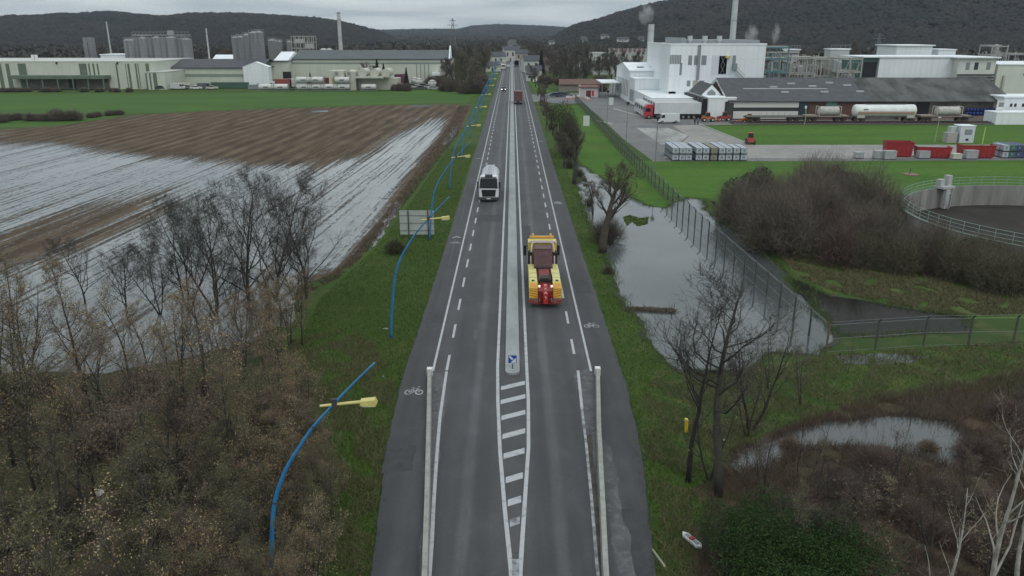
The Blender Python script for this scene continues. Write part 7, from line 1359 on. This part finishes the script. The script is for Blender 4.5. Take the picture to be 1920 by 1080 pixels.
bt(15.9, 22.3, .5, 'pale birch tree at the right edge of the scrub', 1); bt(13.9, 21.5, 2.6, 'smaller pale birch left of the tall one', .72); bt(18.9, 24.5, 4, 'pale birch cut off by the right edge', .8)
EV = Place(lambda: leafy('evergreen_bush', 'x', 'bush', 351, 2.1, 2.7, EVG, 24000, .042, 22, group='dark evergreen bushes at lower right'))
for x, y, s_, lab in ((9.9, 26.6, 1.0, 'dark evergreen bush nearest the road at lower right'), (12.0, 26.2, .95, 'dark evergreen bush in the middle of the dark clump'), (11.2, 24.2, 1.05, 'dark evergreen bush cut off by the bottom edge'), (10.6, 29.2, .6, 'small dark evergreen bush under the crooked tree')): EV(x, y, rv.uniform(0, 6), lab, s_)
SC2 = [Place(lambda: fuzz_bush('bramble_bush', 'x', 'bush', 361, 1.6, 1.9, TWIGR, 2200, 3, .013, group='red brown brambles around the pond')), Place(lambda: fuzz_bush('bramble_bush', 'x', 'bush', 362, 1.5, 2.3, TWIG, 1800, 3, .013, leaf=LEAFB, nleaf=150, group='red brown brambles around the pond')), Place(lambda: fuzz_bush('bramble_bush', 'x', 'bush', 363, 1.2, 1.7, TWIGL, 1300, 3, .012, leaf=LEAFT, nleaf=200, group='red brown brambles around the pond'))]
for k, (x, y) in enumerate(((9.6, 27.4), (11.0, 25.6), (12.6, 27.2), (13.6, 25.0), (11.8, 28.0), (14.5, 27.0))): SC2[(1, 2)[k % 2]](x, y, rv.uniform(0, 6), 'bare stems poking through the evergreen clump, %s from the left' % ['first', 'third', 'fifth', 'sixth', 'fourth', 'seventh'][k], 1.35)
for px, py, k, s_, lab in ((1330, 900, 4, .62, 'bare small tree just left of the crooked trunk'), (1400, 820, 4, .6, 'bare small tree right of the crooked trunk'), (1500, 760, 4, .45, 'bare little tree on the bank above the pond'), (1440, 730, 4, .5, 'bare little tree at the ditch end'), (1560, 1060, 4, .5, 'bare small tree beside the evergreen clump'), (1640, 1010, 0, .42, 'thin tan-leaved tree among the brambles'), (1740, 1060, 4, .5, 'bare small tree at the bottom among the brambles'), (1690, 930, 4, .4, 'bare little tree below the pond'), (1800, 980, 2, .45, 'brown little tree left of the birches'), (1430, 935, 4, .45, 'bare little tree between the crooked tree and the pond'), (1530, 960, 3, .4, 'olive little tree behind the evergreen clump'), (1900, 900, 4, .5, 'bare small tree behind the birches'), (1850, 1100, 0, .5, 'tan-leaved tree at the bottom right'), (1480, 1090, 3, .5, 'olive tree at the bottom in front of the evergreens')): g_ = G(px, py); TH[k](g_.x, g_.y, rv.uniform(0, 6), lab, s_, 'small trees among the brambles')
d3 = ['red brown bramble bush', 'dark brown bramble bush', 'straw coloured bramble bush']
for k in range(64):
    px = rv.uniform(1480, 2050); py = rv.uniform(740, 1300)
    if px < 1600 and py < 900: continue
    g_ = G(px, py); dn = px < 1850 and 780 < py < 850
    if dn or (py < 800 and px < 1880): continue
    i = rv.choices((0, 1, 2), (6, 3, 2))[0]; SC2[i](g_.x, g_.y, rv.uniform(0, 6), d3[i]+(' beyond the pond' if py < 790 else ' right of the pond' if px > 1800 else ' below the pond' if py < 1000 else ' at the bottom of the picture'), rv.uniform(.6, 1.1))
for px, py, lab in ((1555, 868, 'tan reed tuft standing in the pond'), (1600, 880, 'tan reed tuft at the near shore of the pond'), (1480, 840, 'tan reed tuft at the left end of the pond'), (1740, 845, 'tan reed tuft in the right part of the pond'), (1660, 862, 'low tan reed tuft in the middle of the pond')):
    g_ = G(px, py); SC2[2](g_.x, g_.y, rv.uniform(0, 6), lab, .55)
SAP = Place(lambda: make_tree('sapling', 'x', 'sapling', 371, BARKD, TWIGD, H=4.2, r0=.04, clear=.2, nl=7, el=35, lf=.3, s2=3, s3=2, tw=2, twl=.3, tww=.012, group='thin dark saplings at lower right'))
for px, py, s_, lab in ((1495, 885, .8, 'thin sapling in the pond at its left end'), (1520, 900, .9, 'thin sapling second from the pond end'), (1440, 860, .7, 'thin sapling on the near pond shore'), (1650, 950, .9, 'thin sapling among the brambles below the pond'), (1706, 800, .6, 'thin sapling reflected in the pond'), (1450, 700, .8, 'thin sapling beside the flooded ditch end'), (1475, 665, .7, 'thin sapling at the fence in the flood'), (1290, 690, .8, 'thin sapling leaning over the ditch near the culvert'), (1270, 680, .7, 'thin sapling at the left of the culvert'), (1590, 700, .6, 'thin sapling on the grass bank'), (1560, 1000, .9, 'thin sapling beside the evergreen clump')):
    g_ = G(px, py); SAP(g_.x, g_.y, rv.uniform(0, 6), lab, s_)
# --- big brown bushes round the basin
gm_ = 'big brown bushes beside the settling basin'
BB = [Place(lambda: fuzz_bush('bare_bush', 'x', 'bush', 381, 4.2, 6.2, TWIGM, 4200, 4, .03, group=gm_, lobes=5)), Place(lambda: fuzz_bush('bare_bush', 'x', 'bush', 382, 3.8, 5.2, TWIGN, 3800, 4, .03, group=gm_, lobes=5)), Place(lambda: fuzz_bush('bare_bush', 'x', 'bush', 383, 3.4, 4.2, TWIGR, 3300, 4, .028, group=gm_, lobes=4))]
bd = ['large grey brown bare bush', 'olive brown bare bush', 'red brown bare bush']
for k, (px, py, i, s_, w_) in enumerate(((1425, 425, 0, 1.0, 'at the left end of the basin thicket'), (1475, 452, 0, 1.15, 'beside the dark evergreen of the basin thicket'), (1530, 470, 0, 1.25, 'in the middle front of the basin thicket'), (1590, 486, 2, 1.15, 'in front of the basin wall, left part'), (1500, 405, 0, 1.3, 'at the back of the basin thicket'), (1560, 420, 0, 1.3, 'reaching above the lawn behind the thicket'), (1620, 440, 1, .95, 'touching the left end of the basin'), (1660, 500, 1, .85, 'below the left rim of the basin'), (1725, 505, 1, .8, 'below the middle of the basin wall'), (1780, 520, 2, .72, 'at the lower edge below the basin'), (1830, 525, 1, .8, 'below the basin toward the right'), (1890, 530, 2, .8, 'at the right edge below the basin'), (1940, 520, 1, .8, 'cut off by the right edge'), (1450, 395, 0, .8, 'small one at the upper left of the thicket'), (1660, 458, 0, .6, 'leaning on the basin wall'))):
    g_ = G(px, py); BB[i](g_.x, g_.y, rv.uniform(0, 6), bd[i]+' '+w_, s_)
for k, an in enumerate(range(-165, -50, 13)):
    a = R(an); BB[(0, 1, 1, 2)[k % 4]](BX+(BR+3.6)*math.cos(a), BY+(BR+3.6)*math.sin(a), rv.uniform(0, 6), bd[(0, 1, 1, 2)[k % 4]]+' hugging the near basin wall, %s from the left' % ['first', 'second', 'third', 'fourth', 'fifth', 'sixth', 'seventh', 'eighth', 'ninth'][k], rv.uniform(.8, .95))
EV2 = Place(lambda: leafy('holly_bush', 'x', 'bush', 391, 2.6, 4.6, EVG, 12000, .13, 9, group='dark green bushes in the basin thicket'))
for px, py, s_, lab in ((1405, 392, 1.0, 'dark green bush at the left end of the basin thicket'), (1455, 455, .8, 'dark green bush low in the front of the basin thicket'), (1575, 372, .9, 'dark green bush high at the back of the basin thicket'), (1795, 500, .6, 'dark green bush below the basin wall')): g_ = G(px, py); EV2(g_.x, g_.y, rv.uniform(0, 6), lab, s_)
# --- middle distance
gf = 'bare trees in the middle distance'
FT = [Place(lambda: make_tree('roadside_tree', 'x', 'tree', 401, BARK, TWIGN, H=14, r0=.3, clear=.12, nl=18, el=52, lf=.44, s2=8, s3=5, tw=5, twl=1.0, tww=.07, up=.3)), Place(lambda: make_tree('roadside_tree', 'x', 'tree', 402, BARK, TWIGM, H=12, r0=.28, clear=.12, nl=17, el=58, lf=.50, s2=8, s3=5, tw=5, twl=1.0, tww=.07, up=.2)),
      Place(lambda: make_tree('roadside_tree', 'x', 'tree', 403, BARKD, TWIGF, H=13, r0=.28, clear=.15, nl=16, el=55, lf=.46, s2=8, s3=5, tw=5, twl=1.0, tww=.07)), Place(lambda: fuzz_bush('roadside_bush', 'x', 'bush', 404, 4.5, 5.5, TWIGM, 3500, 4, .09, lobes=4)), Place(lambda: leafy('conifer', 'x', 'tree', 405, 2.6, 11, CONI, 5000, .32, conic=True))]
fd = ['olive grey bare tree', 'brown bare tree', 'dark bare tree', 'brown bare bush', 'dark conifer']
def ft(k, x, y, s_, where, sz=None): FT[k](x, y, rv.uniform(0, 6), fd[k]+' '+where, s_, gf if k < 3 else ('brown bushes in the middle distance' if k == 3 else 'dark conifers in the middle distance'), sz)
for x, y, k, s_ in ((-13.5, 285, 1, .8), (-17, 300, 0, .95), (-14, 318, 1, .9), (-22, 312, 2, .95), (-13.5, 345, 0, 1.0), (-20, 350, 1, 1.05), (-27, 335, 1, .9), (-14, 380, 1, 1.0), (-22, 395, 0, 1.1), (-31, 372, 2, 1.0), (-14, 425, 0, 1.05), (-20, 450, 1, 1.1), (-36, 420, 1, 1.0), (-15, 480, 1, 1.1), (-28, 490, 0, 1.1), (-44, 470, 2, 1.0)): ft(k, x, y, s_, 'in the row left of the far road'+(', near end' if y < 320 else ', middle' if y < 400 else ', far end'))
for x, y in ((-12, 290), (-17, 287), (-22, 296), (-12, 333), (-30, 322)): ft(3, x, y, .9, 'under the trees left of the far road')
for k in range(40):
    y = rv.uniform(300, 520); x = rv.uniform(.035*y+4, .10*y+20) if y > 330 else rv.uniform(22, 30)
    if 30 < x < 75 and 195 < y < 330: continue
    ft(rv.choice((0, 1, 1, 2)), x, y, rv.uniform(.7, 1.05), 'in the wood behind the yard gate' if y < 400 else 'in the wood right of the far road')
ft(4, 14.5, 405, 1.1, 'standing alone right of the far road')
for px, Y, k, s_, w_ in ((690, 322, 1, .8, 'behind the cream depot'), (700, 320, 2, .7, 'behind the cream depot'), (708, 322, 4, .95, 'beside the brown tree behind the depot'), (720, 321, 4, .8, 'right of the depot conifer'), (582, 322, 4, .5, 'before the very long hall'), (762, 312, 4, .7, 'at the end of the depot'), (756, 300, 3, .6, 'at the field edge by the depot'), (745, 300, 3, .5, 'at the depot fence'), (856, 330, 1, .8, 'beyond the depot yard'), (866, 350, 0, .9, 'beyond the depot yard'), (850, 318, 3, .8, 'beyond the depot yard'), (836, 322, 3, .6, 'in the depot yard')): p = At(px, 150, Y); ft(k, p.x, Y, s_, w_)
for k in range(30): x = rv.uniform(-205, -100); y = rv.uniform(395, 470); ft(rv.choice((0, 1, 2)), x*y/400, y, rv.uniform(.8, 1.1), 'in the belt behind the silos')
for k in range(26): y = rv.uniform(420, 640); x = rv.uniform(-.17, -.06)*y; ft(rv.choice((0, 1, 2, 4)), x, y, rv.uniform(.7, 1.1), 'in the belt behind the very long hall')
for k in range(22): y = rv.uniform(470, 640); x = rv.uniform(.1, .45)*y; ft(rv.choice((0, 1, 2)), x, y, rv.uniform(.8, 1.1), 'in the belt behind the factory')
for k in range(26): y = rv.uniform(560, 760); x = rv.uniform(-.06, .12)*y+rv.choice((-14, 14)); ft(rv.choice((0, 1, 2)), x, y, rv.uniform(.8, 1.1), 'around the far end of the road')
for px in (3, 14, 24, 33, 42, 75, 85, 96, 150, 155, 185, 212, 240): g_ = G(px, 173); FT[3](g_.x, g_.y+2, rv.uniform(0, 6), 'low dark bush of the hedge before the striped hall', rv.uniform(.4, .6), 'brown bushes in the middle distance', .3)
for px, py, s_, lab in ((118, 226, .85, 'round dark bush at the far corner of the ploughed field'), (75, 226, .6, 'smaller bush left of the round dark one'), (60, 224, .5, 'little bush at the left field corner'), (172, 220, .42, 'low bush at the field edge, right of the round one'), (210, 216, .45, 'low wide bush at the field edge'), (20, 226, .6, 'bush at the left edge of the far field corner'), (-8, 228, .7, 'bush cut off by the left edge at the field corner')): g_ = G(px, py); FT[3](g_.x, g_.y, rv.uniform(0, 6), lab, s_*1.15, 'brown bushes in the middle distance', s_*.62)
for px, py in ((1096, 165), (1112, 168), (1122, 172), (1130, 160), (1075, 168), (1060, 160), (1020, 158), (1040, 156)): g_ = G(px, py); FT[3](g_.x, g_.y, rv.uniform(0, 6), 'brown bush by the gatehouse and yard gate', rv.uniform(.5, .8), 'brown bushes in the middle distance')
# --- houses in the valley
HW = [mat('house white', (.48, .48, .45), rough=.8), mat('house beige', (.36, .32, .26), rough=.8), mat('house grey', (.28, .28, .27), rough=.8)]; HR = [mat('house roof red', (.11, .07, .06), rough=.9), mat('house roof slate', (.07, .075, .085), rough=.9)]
def house(x, y, z, w_, d, h, label, rz=0, wm=0, rm=0, group='houses of the far village'):
    t = thing('house', label, 'house', (x, y, z), rz, group); mb = MB(); gable(mb, 0, w_, 0, d, -1, h, h+d*.32); part('wall', mb, HW[wm], t); mb = MB(); roofplate(mb, 0, w_, 0, d, h, h+d*.32, ov=.3); rf = part('roof', mb, HR[rm], t); mb = MB(); mb.box(w_*.7, w_*.7+.6, d*.5, d*.5+.6, h+d*.2, h+d*.32+.9); part('chimney', mb, HR[0], rf)
    for k in range(2): win(t, w_*(.2+.4*k), w_*(.2+.4*k)+1.1, h*.45, h*.8)
    win(t, w_*.42, w_*.42+1, 0, 2.1, m=DARK, name='door')
hs = [(1000, 112, 440, 10, 8, 6, 'tall pale house right of the lone conifer', 0, 1), (1016, 114, 450, 9, 8, 4, 'low pale house beside the tall one', 1, 0), (1032, 112, 460, 10, 8, 4, 'beige house with red roof in the wood', 1, 0), (1052, 109, 470, 12, 8, 3.5, 'long low house in the wood', 0, 0), (1070, 110, 480, 10, 7, 4, 'pale house right in the wood', 0, 0), (1001, 121, 400, 8, 6, 3, 'small house at the right kerb far ahead', 0, 1), (936, 113, 520, 9, 8, 6, 'pale house left of the far road end', 0, 1), (958, 110, 610, 10, 8, 8, 'pale house closing the far road end', 0, 1), (978, 112, 590, 9, 8, 6, 'second pale house at the far road end', 1, 1), (924, 120, 450, 9, 6, 3, 'low white building on the left verge far ahead', 0, 1), (997, 126, 360, 5, 5, 3, 'white shed at the right kerb far ahead', 0, 1)]
for px, py, Y, w_, d, h, lab, wm, rm in hs: p = At(px, py, Y); house(p.x-w_/2, Y, 0, w_, d, h, lab, rv.uniform(-.3, .3), wm, rm)
# ------------------------------------------------------------------ hills
HILLM = multi('wooded hillside', [(.022, .021, .019), (.026, .024, .020), (.030, .027, .023)], [(.01, .4, .6), (.004, .45, .6)], bump=0)
CANO = multi('bare wood canopy', [(.030, .027, .024), (.020, .022, .018), (.038, .033, .028), (.020, .026, .018)], [(.006, .42, .6), (.011, .5, .65), (.02, .58, .7)], rough=1, bump=0)
def hill(name, sil, Yb, Yc, nx, ntree, seed, tsize, ybase=None):
    rs = np.random.RandomState(seed); fx = np.array([a for a, _ in sil], float); fy = np.array([b for _, b in sil], float)
    us = np.linspace(fx[0], fx[-1], nx); ys = np.interp(us, fx, fy)-4*0; h = []; X = []
    for u, y in zip(us, ys): p = At(u, y+2.2, Yc); X.append(p.x); h.append(max(0, p.z))
    X = np.array(X); h = np.array(h); ny = 26; V = []; tt = np.linspace(0, 1.35, ny)
    def prof(t): s = np.clip(t, 0, 1); s = s*s*(3-2*s); return np.where(t <= 1, s, 1-(t-1)*1.2)
    rough = rs.normal(size=(ny, nx)); H_ = np.zeros((ny, nx))
    for j, t in enumerate(tt):
        Y = Yb+(Yc-Yb)*t
        for i in range(nx): z = h[i]*float(prof(t))*(1+.04*math.sin(i*.9+j*1.7)*(t < .9)); H_[j, i] = z; V.append((X[i]*(.80+.2*t) if t < 1 else X[i], Y, z-.5))
    F = [(j*nx+i, j*nx+i+1, (j+1)*nx+i+1, (j+1)*nx+i) for j in range(ny-1) for i in range(nx-1)]
    o = link(name, npmesh(name, np.array(V), np.array(F), HILLM, smooth=True)); struct(o)
    V = np.array(V).reshape(ny, nx, 3); n = ntree; a = rs.uniform(0, nx-1.001, n); b = rs.uniform(0, (ny-1)*.80, n); ia = a.astype(int); ib = b.astype(int); fa = (a-ia)[:, None]; fb = (b-ib)[:, None]
    P = (V[ib, ia]*(1-fa)+V[ib, ia+1]*fa)*(1-fb)+(V[ib+1, ia]*(1-fa)+V[ib+1, ia+1]*fa)*fb; hh = P[:, 2]; P = P[hh > -.2]; n = len(P)
    tv = []; 
    for z, r, k in ((-.6, .5, 5), (.1, 1, 5), (.75, .62, 5)):
        for q in range(k): an = 6.283*(q+(z > 0)*.5)/k; tv.append((r*math.cos(an), r*math.sin(an), z))
    tv.append((0, 0, 1.1)); tv = np.array(tv); tf = []
    for l in (0, 5):
        for q in range(5): q2 = (q+1) % 5; tf += [(l+q, l+q2, l+5+q), (l+q2, l+5+q2, l+5+q)]
    tf += [(10+q, 10+(q+1) % 5, 15) for q in range(5)]; tf = np.array(tf)
    s = rs.uniform(.6, 1.25, (n, 1, 1))*tsize; VV = P[:, None, :]+tv[None]*s*np.array([1, 1, 1.0])*rs.uniform(.8, 1.2, (n, 1, 3))*np.array([1, 1, .75])+rs.normal(scale=.16*tsize, size=(n, 16, 3)); VV[:, :, 2] += tsize*.55
    FF = (tf[None]+16*np.arange(n)[:, None, None]).reshape(-1, 3); o = link('woods', npmesh('woods', VV.reshape(-1, 3), FF, CANO)); o['kind'] = 'stuff'; o['label'] = 'bare dark wood covering the hillside'; return V
hill('hills', [(-900, 60), (-420, 42), (-100, 40), (0, 36), (50, 33), (110, 31), (170, 28), (230, 25), (255, 30), (275, 30), (300, 33), (318, 37), (335, 31), (400, 28), (480, 29), (560, 34), (600, 37), (640, 43), (680, 53), (710, 62), (740, 76), (775, 92), (800, 99), (815, 102)], 900, 1700, 150, 46000, 1, 4.8)
hill('hills', [(560, 70), (640, 64), (700, 59), (800, 57), (860, 57), (890, 51), (930, 48), (990, 50), (1050, 53), (1150, 60), (1300, 80)], 2300, 3600, 80, 18000, 2, 8)
VR = hill('hills', [(985, 100), (1005, 94), (1025, 84), (1035, 75), (1050, 66), (1070, 52), (1120, 40), (1160, 26), (1200, 16), (1235, 7), (1290, 1), (1400, -26), (1600, -62), (1900, -78), (2300, -90), (3200, -90)], 780, 1550, 150, 52000, 3, 4.8)
for px, py, w_, lab in ((1125, 71, 16, 'white house high on the wooded slope'), (1160, 73, 22, 'long white house on the slope above the far factory'), (1100, 73, 12, 'grey house on the slope'), (1082, 76, 10, 'beige house low on the slope'), (1030, 80, 12, 'bright white house at the foot of the slope'), (1192, 73, 10, 'small dim house right on the slope')):
    best = None
    for j in range(1, 19):
        for i in range(0, 150):
            v = VR[j, i]; a, b = pxy(v[0], v[1], v[2]+8); dd = (a-px)**2+((b-py)*3)**2
            if best is None or dd < best[0]: best = (dd, v)
    v = best[1]; house(v[0], v[1], v[2]+6, w_*.62, 7, 3.0, lab, 0, 0 if 'white' in lab else 2, 1, 'houses on the wooded slope')
def canopy(P, tsize, rs, m, label):
    n = len(P); k = 14; d = rs.normal(size=(n, k, 3)); d /= np.linalg.norm(d, axis=2, keepdims=True); c = P[:, None, :]+d*np.array([.45, .45, .5])*tsize*rs.uniform(.6, 1.2, (n, 1, 1)); c[:, :, 2] = np.abs(c[:, :, 2]-P[:, None, 2])+P[:, None, 2]+tsize*.2
    V, F = leafq(c.reshape(-1, 3), rs.uniform(.16, .34, n*k)*tsize, rs); o = link('woods', npmesh('woods', V, F, m)); o['kind'] = 'stuff'; o['label'] = label
rs = np.random.RandomState(44); n = 9000; Y = rs.uniform(560, 2300, n)**1.0; X = rs.uniform(-1.0, 1.0, n)*(Y*.75); keep = (np.abs(X) > 11) & ~((X < 0) & (X > -150) & (Y < 640)) & ((np.sin(X*.02+Y*.011)+np.sin(Y*.017-X*.008)) > -1.1); P = np.stack([X[keep], Y[keep], np.zeros(keep.sum())], 1)
canopy(P, 9.5, rs, mat('valley bare wood', (.075, .062, .048), (.04, .04, .03), island=True, rough=1), 'far bare woods on the valley floor')
# ------------------------------------------------------------------ grass, litter (uncountable)
def inpoly(X, Y, poly):
    ins = np.zeros(len(X), bool); j = len(poly)-1
    for i in range(len(poly)):
        c = ((poly[i][1] > Y) != (poly[j][1] > Y)) & (X < (poly[j][0]-poly[i][0])*(Y-poly[i][1])/(poly[j][1]-poly[i][1]+1e-9)+poly[i][0]); ins ^= c; j = i
    return ins
POND = [tuple(G(*p))[:2] for p in [(1368, 872), (1385, 850), (1440, 830), (1500, 802), (1580, 788), (1690, 783), (1780, 792), (1810, 812), (1835, 860), (1860, 900), (1800, 880), (1700, 850), (1560, 840), (1480, 846), (1440, 880), (1390, 890)]]
def blades(name, pix, n, h, wd, m, seed, clump=.0, lean=.5):
    poly = [tuple(G(*p))[:2] for p in pix]; rs = np.random.RandomState(seed); xs = [p[0] for p in poly]; ys = [p[1] for p in poly]; k = n*3
    Y = min(ys)*(max(ys)/min(ys))**rs.uniform(0, 1, k) if min(ys) > 0 else rs.uniform(min(ys), max(ys), k); X = rs.uniform(min(xs), max(xs), k); ok = inpoly(X, Y, poly) & ~(inpoly(X, Y, POND) & (rs.rand(k) < .96))
    nz = np.sin(X*1.7+np.sin(Y*.9)*2)+np.sin(Y*1.3+np.sin(X*.7)*3); ok &= nz > (-2+clump*2.2); X = X[ok][:n]; Y = Y[ok][:n]; q = len(X); b = np.stack([X, Y, np.full(q, .0)], 1); sc_ = rs.uniform(.5, 1.3, q); t = b+np.stack([rs.normal(scale=lean*h, size=q)*sc_, rs.normal(scale=lean*h, size=q)*sc_, h*sc_], 1)
    V, F = tris(b, t, wd*rs.uniform(.6, 1.4, q), rs); o = link(name, npmesh(name, V, F, m)); o['kind'] = 'stuff'; o['label'] = name.replace('_', ' ')+' on the verges'; return o
GB = mat('grass blades', (.045, .10, .012), (.088, .125, .026), island=True, rough=.8); GS = mat('straw blades', (.085, .09, .035), (.16, .13, .07), island=True, rough=.8); GT = mat('brown stalks', (.13, .09, .065), (.075, .055, .04), island=True, rough=.9)
blades('grass', [(700, 1080), (735, 810), (760, 700), (812, 540), (862, 370), (893, 270), (840, 280), (770, 380), (700, 470), (600, 560), (560, 640), (560, 700), (600, 830), (600, 1000), (600, 1100)], 90000, .16, .035, GB, 1)
blades('grass', [(1215, 1080), (1190, 810), (1160, 700), (1117, 540), (1068, 400), (1028, 280), (1040, 275), (1085, 365), (1135, 470), (1165, 560), (1220, 640), (1270, 700), (1440, 700), (1560, 665), (1920, 640), (1920, 720), (1700, 745), (1480, 800), (1380, 850), (1340, 930), (1320, 1090)], 90000, .18, .035, GB, 2)
blades('dry_grass', [(1230, 700), (1440, 690), (1560, 665), (1920, 640), (1980, 720), (1760, 745), (1600, 775), (1480, 800), (1370, 840), (1300, 900), (1300, 1090), (1240, 1090), (1200, 760)], 40000, .25, .03, GS, 3, .6, .7)
blades('dry_grass', [(690, 1080), (725, 810), (745, 720), (700, 640), (640, 620), (540, 640), (570, 720), (600, 850), (600, 1100)], 26000, .22, .03, GS, 4, .7, .6)
blades('dead_stalks', [(1340, 880), (1480, 800), (1640, 745), (1920, 700), (2100, 760), (2000, 1100), (1300, 1100)], 50000, .5, .02, GT, 5, .3, .5)
blades('dead_stalks', [(728, 392), (775, 330), (838, 240), (860, 200), (882, 198), (860, 250), (800, 330), (745, 400), (690, 470), (640, 520), (560, 560), (560, 545), (650, 500)], 14000, .35, .05, GT, 6, .2, .6)
blades('grass', [(1330, 380), (1450, 450), (1600, 500), (1920, 510), (1920, 590), (1800, 595), (1640, 565), (1560, 545), (1500, 520), (1400, 420)], 50000, .22, .06, GS, 7, .4, .5)
for nm0, cnt_, hh in (('ditch_water', 15000, .3), ('pond', 5000, .4), ('stream_water', 4000, .3)):
    vs = np.array([v.co[:] for v in bpy.data.objects[nm0].data.vertices]); rs = np.random.RandomState(len(vs)); i = rs.randint(0, len(vs), cnt_); f = rs.rand(cnt_, 1); j = (i+1) % len(vs); a_ = vs[i]*(1-f)+vs[j]*f; cl = (np.sin(i*.9)+np.sin(i*.37+2)+.9 > 0)
    b = a_+np.concatenate([rs.normal(scale=.28, size=(cnt_, 2)), np.zeros((cnt_, 1))], 1); b[:, 2] = .0; b = b[cl]; t_ = b+np.stack([rs.normal(scale=.12, size=len(b)), rs.normal(scale=.12, size=len(b)), hh*rs.uniform(.4, 1.3, len(b))], 1); V, F = tris(b, t_, .035, rs)
    o = link('grass', npmesh('grass', V, F, GB if nm0 != 'pond' else GT)); o['kind'] = 'stuff'; o['label'] = 'tufts of grass standing in the shallow water edge'
rs = np.random.RandomState(5); n = 26000; Y = rs.uniform(19, 46, n); X = -np.interp(Y, [19, 27, 38, 46], [7.6, 8.2, 12, 18])-rs.uniform(0, 1, n)**1.2*(6+Y*.62); V, F = leafq(np.stack([X, Y, rs.uniform(.03, .08, n)], 1), rs.uniform(.03, .075, n), rs, .9)
o = link('fallen_leaves', npmesh('fallen_leaves', V, F, mat('fallen leaves', (.10, .06, .035), (.24, .18, .10), island=True, rough=.8))); o['kind'] = 'stuff'; o['label'] = 'fallen leaves on the thicket floor'
# drifting reeds and weed in the flooded ditch
rs = np.random.RandomState(8); g_ = G(1218, 583); n = 2600; a = rs.uniform(-1, 1, n); b = np.stack([g_.x+a*1.75, g_.y-a*.28+rs.normal(scale=.16, size=n), .06+np.abs(rs.normal(scale=.07, size=n))], 1); d = np.stack([rs.normal(scale=.35, size=n)+.15, rs.normal(scale=.12, size=n), rs.uniform(0, .12, n)], 1)
V, F = tris(b, b+d, .03, rs); o = link('reed_raft', npmesh('reed_raft', V, F, mat('drift reeds', (.17, .13, .085), (.05, .04, .03), island=True, rough=.9))); tag(o, 'raft of drifted brown reeds sticking out into the flooded ditch', 'reed raft')
poly = [(1168, 408), (1180, 404), (1200, 410), (1216, 407), (1214, 420), (1196, 425), (1185, 416), (1175, 424)]; pp = [tuple(G(*p))[:2] for p in poly]; n = 5000; X = rs.uniform(min(p[0] for p in pp), max(p[0] for p in pp), n); Y = rs.uniform(min(p[1] for p in pp), max(p[1] for p in pp), n); k = inpoly(X, Y, pp); X = X[k]; Y = Y[k]; V, F = leafq(np.stack([X, Y, np.full(len(X), .07)], 1), rs.uniform(.04, .12, len(X)), rs, .8)
o = link('water_weed', npmesh('water_weed', V, F, GB)); o['kind'] = 'stuff'; o['label'] = 'patch of green weed floating in the ditch'
# ------------------------------------------------------------------ air
HZ = True
if HZ:
    mb = MB(); mb.box(-4500, 4500, -70, 5600, -1.5, 175); m = bpy.data.materials.new('air'); m.use_nodes = True; nt = m.node_tree; nt.nodes.clear(); o = N('ShaderNodeOutputMaterial', nt); v = N('ShaderNodeVolumePrincipled', nt); nt.links.new(v.outputs[0], o.inputs['Volume'])
    v.inputs['Color'].default_value = (.62, .72, .86, 1); v.inputs['Density'].default_value = .00010; v.inputs['Anisotropy'].default_value = .2
    me = mkmesh('haze', mb, m); o = link('haze', me); o['kind'] = 'stuff'; o['label'] = 'thin haze over the valley'
